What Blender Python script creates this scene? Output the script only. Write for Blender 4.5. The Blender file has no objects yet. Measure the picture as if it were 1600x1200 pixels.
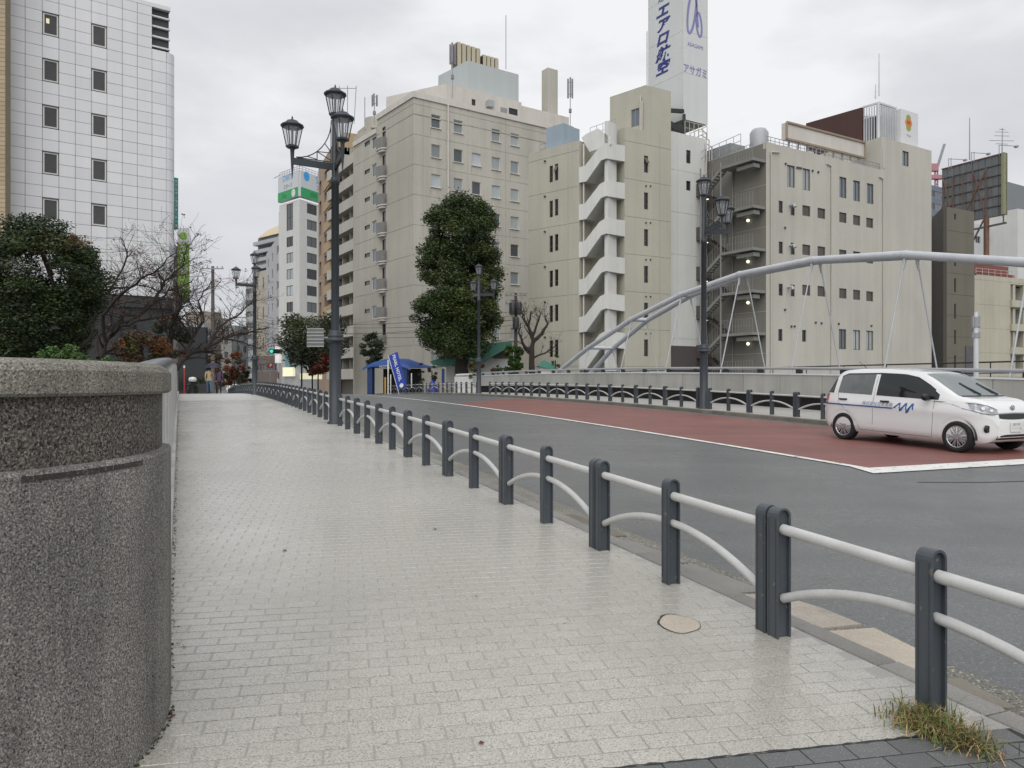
import bpy, bmesh, math, random
from math import sin, cos, pi, radians, sqrt, atan2
from mathutils import Vector, Matrix, noise as mnoise
random.seed(7)
SC = bpy.context.scene
COL = SC.collection
# ------------------------------------------------------------------ camera, world, sun, exposure
F, CX, HY, CZ = 1200.0, 800.0, 597.0, 1.65
cam_d = bpy.data.cameras.new('camera'); cam = bpy.data.objects.new('camera', cam_d); COL.objects.link(cam)
cam.location = (0, 0, CZ); cam.rotation_euler = (radians(90), 0, 0)
cam_d.sensor_width = 36; cam_d.lens = 36 * F / 1600; cam_d.shift_y = -(600 - HY) / 1600
cam_d.clip_start = 0.05; cam_d.clip_end = 3000
SC.camera = cam
SUN_EL, SUN_AZ = radians(52), radians(184)       # azimuth clockwise from +Y (view direction): the light is behind the camera
w = bpy.data.worlds.new('World'); SC.world = w; w.use_nodes = True
nt = w.node_tree; nt.nodes.clear()
out = nt.nodes.new('ShaderNodeOutputWorld')
sky = nt.nodes.new('ShaderNodeTexSky'); sky.sky_type = 'NISHITA'; sky.sun_disc = False
sky.sun_elevation = SUN_EL; sky.sun_rotation = SUN_AZ
b1 = nt.nodes.new('ShaderNodeBackground'); b1.inputs[1].default_value = 0.07
nt.links.new(sky.outputs[0], b1.inputs[0])
tc = nt.nodes.new('ShaderNodeTexCoord')
mp = nt.nodes.new('ShaderNodeMapping'); mp.inputs['Scale'].default_value = (1, 1, 2.6); mp.inputs['Location'].default_value = (3.1, 1.7, 0.4)
n1 = nt.nodes.new('ShaderNodeTexNoise'); n1.inputs['Scale'].default_value = 2.1; n1.inputs['Detail'].default_value = 7; n1.inputs['Roughness'].default_value = 0.52
cr = nt.nodes.new('ShaderNodeValToRGB')
cr.color_ramp.elements[0].position = 0.36; cr.color_ramp.elements[0].color = (0.495, 0.503, 0.528, 1)
cr.color_ramp.elements[1].position = 0.62; cr.color_ramp.elements[1].color = (0.709, 0.709, 0.721, 1)
e = cr.color_ramp.elements.new(0.5); e.color = (0.572, 0.576, 0.598, 1)
b2 = nt.nodes.new('ShaderNodeBackground'); b2.inputs[1].default_value = 1.0
mx = nt.nodes.new('ShaderNodeMixShader'); mx.inputs[0].default_value = 0.94
for a, b in ((tc.outputs['Generated'], mp.inputs[0]), (mp.outputs[0], n1.inputs['Vector']), (n1.outputs[0], cr.inputs[0]), (cr.outputs[0], b2.inputs[0]),
             (b1.outputs[0], mx.inputs[1]), (b2.outputs[0], mx.inputs[2]), (mx.outputs[0], out.inputs[0])):
    nt.links.new(a, b)
sun_d = bpy.data.lights.new('sun', 'SUN'); sun_d.energy = 1.5; sun_d.angle = radians(70); sun_d.color = (1.0, 0.985, 0.955)
sun = bpy.data.objects.new('sun', sun_d); COL.objects.link(sun)
sdir = Vector((sin(SUN_AZ) * cos(SUN_EL), cos(SUN_AZ) * cos(SUN_EL), sin(SUN_EL)))
sun.rotation_euler = sdir.to_track_quat('Z', 'Y').to_euler(); sun.location = (0, -20, 40)
SC.view_settings.view_transform = 'Standard'; SC.view_settings.look = 'None'
SC.view_settings.exposure = 0.42; SC.view_settings.gamma = 1.0; SC.view_settings.use_curve_mapping = False

# ------------------------------------------------------------------ bridge frame: s along the bridge, t across it to the right
UX, UY = -0.381, 0.9246
def br(s, t, z=0.0): return Vector((UX * s + UY * t, UY * s - UX * t, z))
def gz(s):
    if s > 75:
        d = min(s - 75, 40.0)
        return 0.484 - 0.0289 * (d - d * d / 80)
    if s < -4:
        d = min(-4 - s, 20.0)
        return -0.1164 - 0.0441 * (d - d * d / 40)
    return 0.0526 + 0.0404 * s - 0.000462 * s * s
def gslope(s): return (gz(s + .05) - gz(s - .05)) / .1
ANG = atan2(UY, UX)              # heading of +s
def pix(px, py, Y): return Vector(((px - CX) / F * Y, Y, CZ - (py - HY) / F * Y))
def px2(px, Y): return Vector(((px - CX) / F * Y, Y))
def zat(py, Y): return CZ - (py - HY) / F * Y

# ------------------------------------------------------------------ materials
MATS = {}
def M(name, col, rough=.6, var=.12, scale=2.0, fine=0.0, fscale=60.0, bump=0.0, bscale=90.0, metal=0.0, spec=.5, streak=0.0, sscale=1.2, rnd=0.0,
      emit=0.0, coat=0.0, wet=0.0, hue=0.0, spk=None, trans=0.0, coatr=.04, sheen=0.0, lane=0.0):
    if name in MATS: return MATS[name]
    m = bpy.data.materials.new(name); m.use_nodes = True; MATS[name] = m
    t = m.node_tree; N = t.nodes; L = t.links
    p = N['Principled BSDF']
    p.inputs['Roughness'].default_value = rough; p.inputs['Metallic'].default_value = metal
    p.inputs['Specular IOR Level'].default_value = spec
    if coat: p.inputs['Coat Weight'].default_value = coat; p.inputs['Coat Roughness'].default_value = coatr; p.inputs['Coat IOR'].default_value = 1.5
    if sheen: p.inputs['Sheen Weight'].default_value = sheen; p.inputs['Sheen Roughness'].default_value = .35
    if trans: p.inputs['Transmission Weight'].default_value = trans
    tc = N.new('ShaderNodeTexCoord'); geo = N.new('ShaderNodeNewGeometry')
    pos = geo.outputs['Position']
    rgb = N.new('ShaderNodeRGB'); rgb.outputs[0].default_value = (*col, 1)
    cur = rgb.outputs[0]; val = None
    def noise(vec, sc, det=4, rgh=.55):
        n = N.new('ShaderNodeTexNoise'); n.inputs['Scale'].default_value = sc; n.inputs['Detail'].default_value = det; n.inputs['Roughness'].default_value = rgh
        L.new(vec, n.inputs['Vector']); return n.outputs[0]
    def madd(x, mul, add):
        q = N.new('ShaderNodeMath'); q.operation = 'MULTIPLY_ADD'; L.new(x, q.inputs[0]); q.inputs[1].default_value = mul; q.inputs[2].default_value = add; return q.outputs[0]
    def mul(a, b):
        if a is None: return b
        q = N.new('ShaderNodeMath'); q.operation = 'MULTIPLY'; L.new(a, q.inputs[0]); L.new(b, q.inputs[1]); return q.outputs[0]
    if var: val = mul(val, madd(noise(pos, scale), 3.2 * var, 1 - 1.6 * var))
    if fine: val = mul(val, madd(noise(pos, fscale, 3, .7), 3.6 * fine, 1 - 1.8 * fine))
    if streak:
        mp = N.new('ShaderNodeMapping'); mp.inputs['Scale'].default_value = (sscale, sscale, sscale * .06); L.new(pos, mp.inputs[0])
        val = mul(val, madd(noise(mp.outputs[0], 1.0, 6, .7), 3.2 * streak, 1 - 1.6 * streak))
    if lane:                       # long streaks along the carriageway (wheel tracks, wet bands)
        mp = N.new('ShaderNodeMapping'); mp.inputs['Rotation'].default_value = (0, 0, -ANG); mp.inputs['Scale'].default_value = (.05, 1.5, 1); mp.vector_type = 'POINT'; L.new(pos, mp.inputs[0])
        val = mul(val, madd(noise(mp.outputs[0], 1.0, 5, .6), 3.2 * lane, 1 - 1.6 * lane))
    if rnd:
        oi = N.new('ShaderNodeObjectInfo'); val = mul(val, madd(oi.outputs['Random'], 2 * rnd, 1 - rnd))
    for sk in ([spk] if spk and not isinstance(spk, list) else (spk or [])):   # scattered specks of another colour: (colour, scale, threshold)
        v = N.new('ShaderNodeTexNoise'); v.inputs['Scale'].default_value = sk[1]; v.inputs['Detail'].default_value = 1.5
        ad = N.new('ShaderNodeVectorMath'); ad.operation = 'ADD'; ad.inputs[1].default_value = (sk[1] * .37, sk[2] * 9, 3.3); L.new(pos, ad.inputs[0]); L.new(ad.outputs[0], v.inputs['Vector'])
        rp = N.new('ShaderNodeValToRGB'); rp.color_ramp.elements[0].position = sk[2]; rp.color_ramp.elements[1].position = sk[2] + .03
        rp.color_ramp.elements[0].color = (0, 0, 0, 1); rp.color_ramp.elements[1].color = (1, 1, 1, 1)
        L.new(v.outputs[0], rp.inputs[0])
        mxn = N.new('ShaderNodeMix'); mxn.data_type = 'RGBA'; L.new(rp.outputs[0], mxn.inputs[0]); L.new(cur, mxn.inputs[6]); mxn.inputs[7].default_value = (*sk[0], 1)
        cur = mxn.outputs[2]
    if val is not None:
        h = N.new('ShaderNodeHueSaturation'); L.new(val, h.inputs['Value']); L.new(cur, h.inputs['Color'])
        if hue: L.new(madd(noise(pos, scale * 1.7), hue, .5 - hue / 2), h.inputs['Hue'])
        cur = h.outputs[0]
    L.new(cur, p.inputs['Base Color'])
    if wet:                        # wetness: roughness falls in broad patches
        q = noise(pos, .9, 5, .6)
        L.new(madd(q, -wet * 1.6, rough + wet * .8), p.inputs['Roughness'])
        if coat: L.new(madd(q, -wet * 1.6, coatr + wet * .8), p.inputs['Coat Roughness'])
    if bump:
        bn = N.new('ShaderNodeBump'); bn.inputs['Strength'].default_value = bump; bn.inputs['Distance'].default_value = .02
        L.new(noise(pos, bscale, 3, .65), bn.inputs['Height']); L.new(bn.outputs[0], p.inputs['Normal'])
    if emit:
        L.new(cur, p.inputs['Emission Color']); p.inputs['Emission Strength'].default_value = emit
    return m

# ------------------------------------------------------------------ mesh builder
ORG = {}
class MB:
    def __init__(s): s.v = []; s.f = []; s.mi = []; s.sm = []
    def add(s, vs, fs, mi=0, sm=False):
        b = len(s.v); s.v += [Vector(x) for x in vs]
        for f in fs: s.f.append([b + i for i in f]); s.mi.append(mi); s.sm.append(sm)
    def quad(s, a, b, c, d, mi=0): s.add([a, b, c, d], [(0, 1, 2, 3)], mi)
    def box(s, c, size, ax=None, mi=0):
        """c centre, size full sizes, ax three axis vectors"""
        X, Y, Z = ax if ax else (Vector((1, 0, 0)), Vector((0, 1, 0)), Vector((0, 0, 1)))
        c = Vector(c); x, y, z = X * size[0] / 2, Y * size[1] / 2, Z * size[2] / 2
        vs = [c - x - y - z, c + x - y - z, c + x + y - z, c - x + y - z, c - x - y + z, c + x - y + z, c + x + y + z, c - x + y + z]
        s.add(vs, [(0, 3, 2, 1), (4, 5, 6, 7), (0, 1, 5, 4), (1, 2, 6, 5), (2, 3, 7, 6), (3, 0, 4, 7)], mi)
    def bar(s, a, b, w, h, mi=0, up=None):
        a = Vector(a); b = Vector(b); d = b - a; Ln = d.length
        if Ln < 1e-6: return
        X = d / Ln; up = up or Vector((0, 0, 1))
        if abs(X.dot(up)) > .97: up = Vector((0, 1, 0))
        Y = up.cross(X).normalized(); Z = X.cross(Y)
        s.box((a + b) / 2, (Ln, w, h), (X, Y, Z), mi)
    def tube(s, pts, r, n=8, mi=0, cap=True, sm=True):
        pts = [Vector(p) for p in pts]; k = len(pts)
        rs = r if isinstance(r, (list, tuple)) else [r] * k
        d = (pts[1] - pts[0]).normalized(); up = Vector((0, 0, 1)) if abs(d.z) < .9 else Vector((1, 0, 0))
        Y = up.cross(d).normalized(); vs = []
        for i, p in enumerate(pts):
            d = (pts[min(i + 1, k - 1)] - pts[max(i - 1, 0)]).normalized()
            Y = (Y - d * Y.dot(d)); Y = Y.normalized() if Y.length > 1e-6 else d.orthogonal().normalized(); Z = d.cross(Y)
            for j in range(n):
                a = 2 * pi * j / n; vs.append(p + (Y * cos(a) + Z * sin(a)) * rs[i])
        fs = [(i * n + j, i * n + (j + 1) % n, (i + 1) * n + (j + 1) % n, (i + 1) * n + j) for i in range(k - 1) for j in range(n)]
        s.add(vs, fs, mi, sm)
        if cap: s.add(vs[:n], [tuple(range(n))[::-1]], mi); s.add(vs[-n:], [tuple(range(n))], mi)
    def lathe(s, prof, n=16, c=(0, 0, 0), mi=0, sm=True, capb=True, capt=True, off=0.0):
        c = Vector(c); vs = []
        for r, z in prof:
            for j in range(n):
                a = 2 * pi * j / n + off; vs.append(c + Vector((r * cos(a), r * sin(a), z)))
        k = len(prof)
        fs = [(i * n + j, i * n + (j + 1) % n, (i + 1) * n + (j + 1) % n, (i + 1) * n + j) for i in range(k - 1) for j in range(n)]
        s.add(vs, fs, mi, sm)
        if capb and prof[0][0] > 1e-4: s.add(vs[:n], [tuple(range(n))[::-1]], mi)
        if capt and prof[-1][0] > 1e-4: s.add(vs[-n:], [tuple(range(n))], mi)
    def prism(s, poly, d, mi=0):
        """poly: 3D points of a planar outline, extruded by vector d"""
        poly = [Vector(p) for p in poly]; d = Vector(d); n = len(poly)
        s.add(poly + [p + d for p in poly], [tuple(range(n)), tuple(range(2 * n - 1, n - 1, -1))] + [(i, i + n, (i + 1) % n + n, (i + 1) % n) for i in range(n)], mi)
    def build(s, name, mat, parent=None, fixn=True):
        o0 = ORG.get(parent, Vector((0, 0, 0))) if parent else Vector((0, 0, 0))
        me = bpy.data.meshes.new(name)
        me.from_pydata([v - o0 for v in s.v], [], s.f)
        for m in (mat if isinstance(mat, (list, tuple)) else [mat]): me.materials.append(m)
        me.polygons.foreach_set('material_index', s.mi); me.polygons.foreach_set('use_smooth', s.sm)
        if fixn:
            bm = bmesh.new(); bm.from_mesh(me); bmesh.ops.recalc_face_normals(bm, faces=bm.faces); bm.to_mesh(me); bm.free()
        me.update()
        o = bpy.data.objects.new(name, me); COL.objects.link(o)
        if parent: o.parent = parent; ORG[o] = o0
        return o
def tag(o, label, cat, group=None, kind=None):
    if label: o['label'] = label
    if cat: o['category'] = cat
    if group: o['group'] = group
    if kind: o['kind'] = kind
    return o
def thing(name, label, cat, loc=(0, 0, 0), rz=0.0, group=None, world_org=True):
    o = bpy.data.objects.new(name, None); o.empty_display_size = .2; COL.objects.link(o)
    o.location = loc; o.rotation_euler = (0, 0, rz); tag(o, label, cat, group)
    ORG[o] = Vector(loc) if world_org else Vector((0, 0, 0))
    return o
def struct(name, mb, mat):
    o = mb.build(name, mat); o['kind'] = 'structure'; return o
def inst(name, me, parent, loc=(0, 0, 0), rz=0.0):
    """another object on shared mesh data; loc in world coordinates (parent unrotated)"""
    o = bpy.data.objects.new(name, me); COL.objects.link(o)
    if parent:
        o.parent = parent; o.location = Vector(loc) - ORG.get(parent, Vector((0, 0, 0)))
    else: o.location = loc
    o.rotation_euler = (0, 0, rz); ORG[o] = Vector((0, 0, 0))
    return o
KIDS = {}
def kids(r):
    return list(r.children)
def dup(root, loc, rz=None, label=None, group=None):
    r = root.copy(); COL.objects.link(r); r.location = loc
    if rz is not None: r.rotation_euler = (0, 0, rz)
    if label: r['label'] = label
    if group: r['group'] = group
    for ch in kids(root):
        c = ch.copy(); COL.objects.link(c); c.parent = r
        for g in kids(ch):
            d = g.copy(); COL.objects.link(d); d.parent = c
    return r
ORDN = 'first second third fourth fifth sixth seventh eighth ninth tenth eleventh twelfth thirteenth fourteenth fifteenth sixteenth seventeenth eighteenth nineteenth twentieth'.split()
def ordinal(n):
    if n <= 20: return ORDN[n - 1]
    tens = {2: 'twent', 3: 'thirt', 4: 'fort', 5: 'fift', 6: 'sixt'}[n // 10]
    return tens + 'ieth' if n % 10 == 0 else tens + 'y-' + ORDN[n % 10 - 1]

def text_into(mb, txt, size, origin, X, Z, mi=0, align='CENTER', shear=0.0, ext=0.0, bold=0.0):
    cu = bpy.data.curves.new('txt', 'FONT'); cu.body = txt; cu.size = size; cu.align_x = align; cu.align_y = 'CENTER'; cu.shear = shear
    cu.offset = bold; cu.extrude = ext; cu.resolution_u = 3
    ob = bpy.data.objects.new('txt', cu); COL.objects.link(ob)
    dg = bpy.context.evaluated_depsgraph_get()
    me = bpy.data.meshes.new_from_object(ob.evaluated_get(dg), depsgraph=dg)
    Yn = Vector(Z).cross(Vector(X)).normalized()
    mb.add([Vector(origin) + Vector(X) * v.co.x + Vector(Z) * v.co.y - Yn * v.co.z for v in me.vertices], [tuple(p.vertices) for p in me.polygons], mi)
    bpy.data.objects.remove(ob); bpy.data.curves.remove(cu); bpy.data.meshes.remove(me)

# ------------------------------------------------------------------ walls and facades
class Wall:
    def __init__(s, A, B):
        s.A = Vector((A[0], A[1])); B = Vector((B[0], B[1])); s.L = (B - s.A).length; s.D = (B - s.A) / s.L
        s.n = Vector((s.D.y, -s.D.x)); s.rz = atan2(s.D.y, s.D.x)
        s.X = Vector((s.D.x, s.D.y, 0)); s.N = Vector((s.n.x, s.n.y, 0)); s.Z = Vector((0, 0, 1))
    def uv(s, px, py=HY, o=0.0):
        A = s.A + s.n * o; dx = (px - CX) / F
        # k*(dx,1) = A + D a
        a = (A.x - dx * A.y) / (dx * s.D.y - s.D.x); k = A.y + s.D.y * a
        return a, CZ - (py - HY) / F * k
    def pt(s, a, z, o=0.0):
        p = s.A + s.D * a + s.n * o; return Vector((p.x, p.y, z))
    def box(s, mb, a0, a1, z0, z1, o0, o1, mi=0):
        mb.box(s.pt((a0 + a1) / 2, (z0 + z1) / 2, (o0 + o1) / 2), (a1 - a0, o1 - o0, z1 - z0), (s.X, s.N, s.Z), mi)
def facade(mb, W, a0, a1, z0, z1, holes=(), vg=(), hg=(), gw=.03, gd=.03, depth=.14, mi=0, mir=None):
    """wall sheet with real openings (recessed, open at the back) and recessed joints"""
    mir = mi if mir is None else mir
    xs = {a0, a1}; zs = {z0, z1}
    for h in holes: xs |= {max(a0, h[0]), min(a1, h[1])}; zs |= {max(z0, h[2]), min(z1, h[3])}
    for g in vg: xs |= {g - gw / 2, g + gw / 2}
    for g in hg: zs |= {g - gw / 2, g + gw / 2}
    xs = sorted(x for x in xs if a0 <= x <= a1); zs = sorted(z for z in zs if z0 <= z <= z1)
    nx, nz = len(xs) - 1, len(zs) - 1
    D = {}
    for i in range(nx):
        xm = (xs[i] + xs[i + 1]) / 2; vgr = any(abs(xm - g) < gw / 2 for g in vg)
        hh = [h for h in holes if h[0] < xm < h[1]]
        for j in range(nz):
            zm = (zs[j] + zs[j + 1]) / 2
            if any(h[2] < zm < h[3] for h in hh): D[i, j] = -1
            elif vgr or any(abs(zm - g) < gw / 2 for g in hg): D[i, j] = gd
            else: D[i, j] = 0.0
    for (i, j), d in D.items():
        if d >= 0: mb.quad(W.pt(xs[i], zs[j], -d), W.pt(xs[i + 1], zs[j], -d), W.pt(xs[i + 1], zs[j + 1], -d), W.pt(xs[i], zs[j + 1], -d), mi)
        dd = depth if d < 0 else d
        for (q, e) in (((i + 1, j), 0), ((i, j + 1), 1)):
            if q not in D: continue
            d2 = depth if D[q] < 0 else D[q]
            if abs(d2 - dd) < 1e-6: continue
            if e == 0: mb.quad(W.pt(xs[i + 1], zs[j], -dd), W.pt(xs[i + 1], zs[j], -d2), W.pt(xs[i + 1], zs[j + 1], -d2), W.pt(xs[i + 1], zs[j + 1], -dd), mir)
            else: mb.quad(W.pt(xs[i], zs[j + 1], -dd), W.pt(xs[i + 1], zs[j + 1], -dd), W.pt(xs[i + 1], zs[j + 1], -d2), W.pt(xs[i], zs[j + 1], -d2), mir)
WCACHE = {}
def window(W, a0, a1, z0, z1, parent, fmat, pmat, style='plain', depth=.1, name='window', fw=.05):
    """window frame + pane set back in an opening; same size and style share mesh data"""
    w = round(a1 - a0, 2); h = round(z1 - z0, 2); key = (w, h, style, fmat.name, depth, fw)
    if key not in WCACHE:
        m = MB(); y0, y1 = depth - .05, depth + .03; yc, ys = (y0 + y1) / 2, y1 - y0
        for x in (fw / 2, w - fw / 2): m.box((x, yc, h / 2), (fw, ys, h))
        for z in (fw / 2, h - fw / 2): m.box((w / 2, yc, z), (w - 2 * fw, ys, fw))
        if style in ('slide', 'grid'): m.box((w / 2, yc + .01, h / 2), (fw, ys * .8, h - 2 * fw))
        if style in ('sash', 'grid'): m.box((w / 2, yc + .011, h * .5), (w - 2 * fw, ys * .8, fw))
        if style == 'tall': m.box((w / 2, yc + .01, h * .33), (w - 2 * fw, ys * .8, fw))
        if style == 'louver':
            k = max(3, int(h / .09))
            for i in range(k): m.box((w / 2, yc + .02, fw + (h - 2 * fw) * (i + .5) / k), (w - 2 * fw, .02, (h - 2 * fw) / k * .72))
        if style == 'awning':
            m.box((w / 2, y0 - .14, h * .72), (w - 2 * fw, .03, h * .4), (Vector((1, 0, 0)), Vector((0, .85, -.5)), Vector((0, .5, .85))))
        if style == 'sill': m.box((w / 2, -.03, -.035), (w + .16, .2, .06))
        fr = MB.build(m, 'frame_src', fmat); fme = fr.data; bpy.data.objects.remove(fr)
        m = MB(); m.box((w / 2, depth + .02, h / 2), (w - .02, .012, h - .02)); pr = m.build('pane_src', pmat); pme = pr.data; bpy.data.objects.remove(pr)
        WCACHE[key] = (fme, pme)
    fme, pme = WCACHE[key]
    o = inst(name, fme, parent, W.pt(a0, z0), W.rz)
    p = bpy.data.objects.new('pane', pme); COL.objects.link(p); p.parent = o
    if p.data.materials[0] is not pmat:
        p.data.materials[0] = p.data.materials[0]; 
        p.material_slots[0].link = 'OBJECT'; p.material_slots[0].material = pmat
    return o
def solid(mb, poly, z0, z1, mi=0, skip=(), top=True):
    """vertical prism over a footprint polygon (2D points, any winding); skip = side indices left out"""
    n = len(poly)
    for i in range(n):
        if i in skip: continue
        a, b = poly[i], poly[(i + 1) % n]
        mb.quad((a[0], a[1], z0), (b[0], b[1], z0), (b[0], b[1], z1), (a[0], a[1], z1), mi)
    if top: mb.add([(p[0], p[1], z1) for p in poly], [tuple(range(n))], mi)
# ------------------------------------------------------------------ materials of the place
m_paver = M('wet_light_paver', (.385, .37, .32), .5, .2, .45, .46, 100, .2, 110, wet=.4, rnd=.045, spec=.4, spk=((.19, .18, .16), 130, .59), coat=1.0, coatr=.25, sheen=.5)
m_pave_far = M('wet_pavement_surface', (.44, .425, .38), .42, .10, .5, .10, 60, .06, 90, wet=.14, coat=1.0, coatr=.4, sheen=.5)
m_grout = M('paver_grout', (.265, .255, .232), .6, .12, 2, .3, 110, coat=.8, coatr=.34, sheen=.5)
m_paver_d = M('dark_paver', (.125, .13, .13), .5, .15, 1.5, .25, 150, .4, 170, rnd=.12, spk=((.3, .3, .3), 160, .66))
m_kerb = M('kerb_granite', (.215, .21, .195), .6, .3, 1.6, .3, 90, .3, 100, rnd=.14, wet=.1)
m_kerb_d = M('weathered_kerb', (.17, .155, .125), .7, .3, 1.1, .2, 70, .3, 90, rnd=.12)
m_gutter = M('gutter_concrete', (.15, .145, .125), .6, .3, 1.0, .3, 70, .4, 80, spk=[((.36, .34, .27), 55, .58), ((.06, .06, .055), 60, .6)])
m_slab = M('worn_beige_slab', (.40, .355, .29), .6, .2, 3, .25, 80, .3, 90)
m_asph = M('wet_asphalt', (.088, .092, .093), .50, .24, .45, .34, 34, .4, 60, wet=.2, spk=((.22, .22, .22), 70, .64), coat=.35, coatr=.30, lane=.18, sheen=.06)
m_red = M('red_paving', (.185, .072, .06), .6, .2, .6, .25, 45, .3, 80, wet=.16, coat=.14, coatr=.36, lane=.2)
m_white = M('road_paint', (.68, .68, .65), .55, .2, 2.5, .3, 30, spk=((.3, .3, .3), 7, .66))
m_post = M('charcoal_post_paint', (.06, .071, .082), .38, .12, 4, .08, 60, rnd=.07, streak=.1, sscale=12, spk=((.16, .13, .1), 22, .70))
m_rail = M('pale_grey_rail_paint', (.50, .50, .49), .36, .12, 5, .07, 50, spk=((.36, .34, .31), 24, .73))
m_lampm = M('lamp_post_paint', (.034, .041, .049), .42, .10, 3, .05, 50, spec=.4)
m_glassl = M('lantern_glass', (.62, .64, .66), .12, .08, 6)
m_conc = M('parapet_concrete', (.33, .33, .31), .75, .16, .8, .08, 30, .1, 40, streak=.22, rnd=.07)
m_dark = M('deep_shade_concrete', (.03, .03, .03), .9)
m_arch = M('arch_grey_white_paint', (.47, .49, .515), .42, .10, 1.0, streak=.10, sscale=3)
m_steelw = M('white_painted_steel', (.60, .62, .64), .4, .06, 1.5, streak=.05)
m_grey_metal = M('galvanised_grey', (.30, .31, .33), .4, .08, 3)
m_black = M('black_steel', (.02, .02, .022), .5)
m_ground = M('ground_asphalt', (.12, .12, .118), .8, .2, .3, .15, 40)
m_water = M('river_water', (.03, .04, .035), .08, .1, .2, bump=.2, bscale=3)
m_aggr = M('exposed_aggregate', (.20, .19, .175), .75, .36, 1.5, .45, 150, .8, 140, streak=.5, sscale=5.0, spk=[((.36, .345, .315), 120, .54), ((.06, .056, .05), 140, .575), ((.52, .50, .46), 170, .63)])
m_aggr_d = M('coarse_dark_aggregate', (.10, .094, .08), .75, .26, 2.5, .42, 110, .9, 110, spk=[((.24, .22, .18), 88, .53), ((.022, .02, .018), 100, .56), ((.38, .36, .30), 120, .64)])
m_cap = M('cap_aggregate', (.24, .225, .19), .75, .28, 3, .42, 130, .9, 120, streak=.36, sscale=6, spk=[((.37, .345, .29), 105, .56), ((.09, .083, .07), 120, .59)])
m_moss = M('moss', (.035, .045, .012), .9, .3, 8)

# ------------------------------------------------------------------ ground and river
g = MB(); R_ = 1500
g.quad((-R_, -R_, -.42), (R_, -R_, -.42), (R_, R_, -.42), (-R_, R_, -.42)); struct('ground', g, m_ground)
g = MB(); g.quad(br(7, 20.6, -.40), br(41, 20.6, -.40), br(41, 75, -.40), br(7, 75, -.40)); struct('river', g, m_water)

def sheet(mb, t0, t1, s0, s1, dz, step=1.0, mi=0):
    n = max(1, int(round((s1 - s0) / step)))
    ss = [s0 + (s1 - s0) * i / n for i in range(n + 1)]
    f = t0 if callable(t0) else (lambda s: t0); h = t1 if callable(t1) else (lambda s: t1)
    vs = []
    for s in ss: vs += [br(s, f(s), gz(s) + dz), br(s, h(s), gz(s) + dz)]
    mb.add(vs, [(2 * i, 2 * i + 1, 2 * i + 3, 2 * i + 2) for i in range(n)], mi)
# deck body under everything
g = MB()
for a, b in ((-1.5, 20.2),):
    n = 70; vs = []
    for i in range(n + 1):
        s = -30 + 150 * i / n
        vs += [br(s, a, -.5), br(s, a, gz(s) - .16), br(s, b, gz(s) - .16), br(s, b, -.5)]
    g.add(vs, [(4 * i + k, 4 * i + k + 1, 4 * i + k + 5, 4 * i + k + 4) for i in range(n) for k in range(3)])
struct('bridge_deck', g, m_dark)
g = MB(); sheet(g, 3.9, 16.02, -30, 118, -.12); struct('road', g, m_asph)
g = MB(); sheet(g, 3.45, 3.93, -30, 118, -.114); struct('gutter', g, m_gutter)
g = MB(); sheet(g, -1.2, 3.29, -6, 34, -.0024); pavement = struct('pavement', g, m_grout)
g = MB(); sheet(g, -1.4, 3.29, 33.9, 118, 0); struct('far_end_pavement', g, m_pave_far)
g = MB(); sheet(g, 16.15, 19.75, -30, 66, 0); sheet(g, 16.15, 40, 66, 118, 0); struct('opposite_pavement', g, m_pave_far)
# markings
g = MB(); sheet(g, 9.82, 9.98, 9.0, 100, -.108); struct('centre_line_marking', g, m_white)
g = MB(); sheet(g, 9.98, 15.7, 8.72, 9.2, -.1075, .12)
g.quad(br(8.72, 9.55, gz(8.72) - .1075), br(8.72, 9.98, gz(8.72) - .1075), br(9.2, 9.98, gz(9.2) - .1075), br(9.45, 9.82, gz(9.45) - .1075)); struct('stop_line_marking', g, m_white)
g = MB(); sheet(g, 10.0, 15.45, 9.2, 30.5, -.112)
n = 12; vs = []
for i in range(n + 1):
    s = 30.5 + 6.0 * i / n; t0 = 10.0 + 5.0 * (i / n) ** 1.0; vs += [br(s, t0, gz(s) - .112), br(s, 15.45, gz(s) - .112)]
g.add(vs, [(2 * i, 2 * i + 1, 2 * i + 3, 2 * i + 2) for i in range(n)]); struct('red_lane_surface', g, m_red)
# tar joint across the grey lane
g = MB()
pts = [(7.9, 9.2 + .3), (7.6, 10.4), (7.4, 11.6), (7.1, 13.0), (6.9, 14.5)]
for (s0, t0), (s1, t1) in zip(pts, pts[1:]):
    g.quad(br(s0 - .02, t0, gz(s0) - .115), br(s0 + .02, t0, gz(s0) - .115), br(s1 + .02, t1, gz(s1) - .115), br(s1 - .02, t1, gz(s1) - .115))
struct('road_joint_line', g, m_black)

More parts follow.
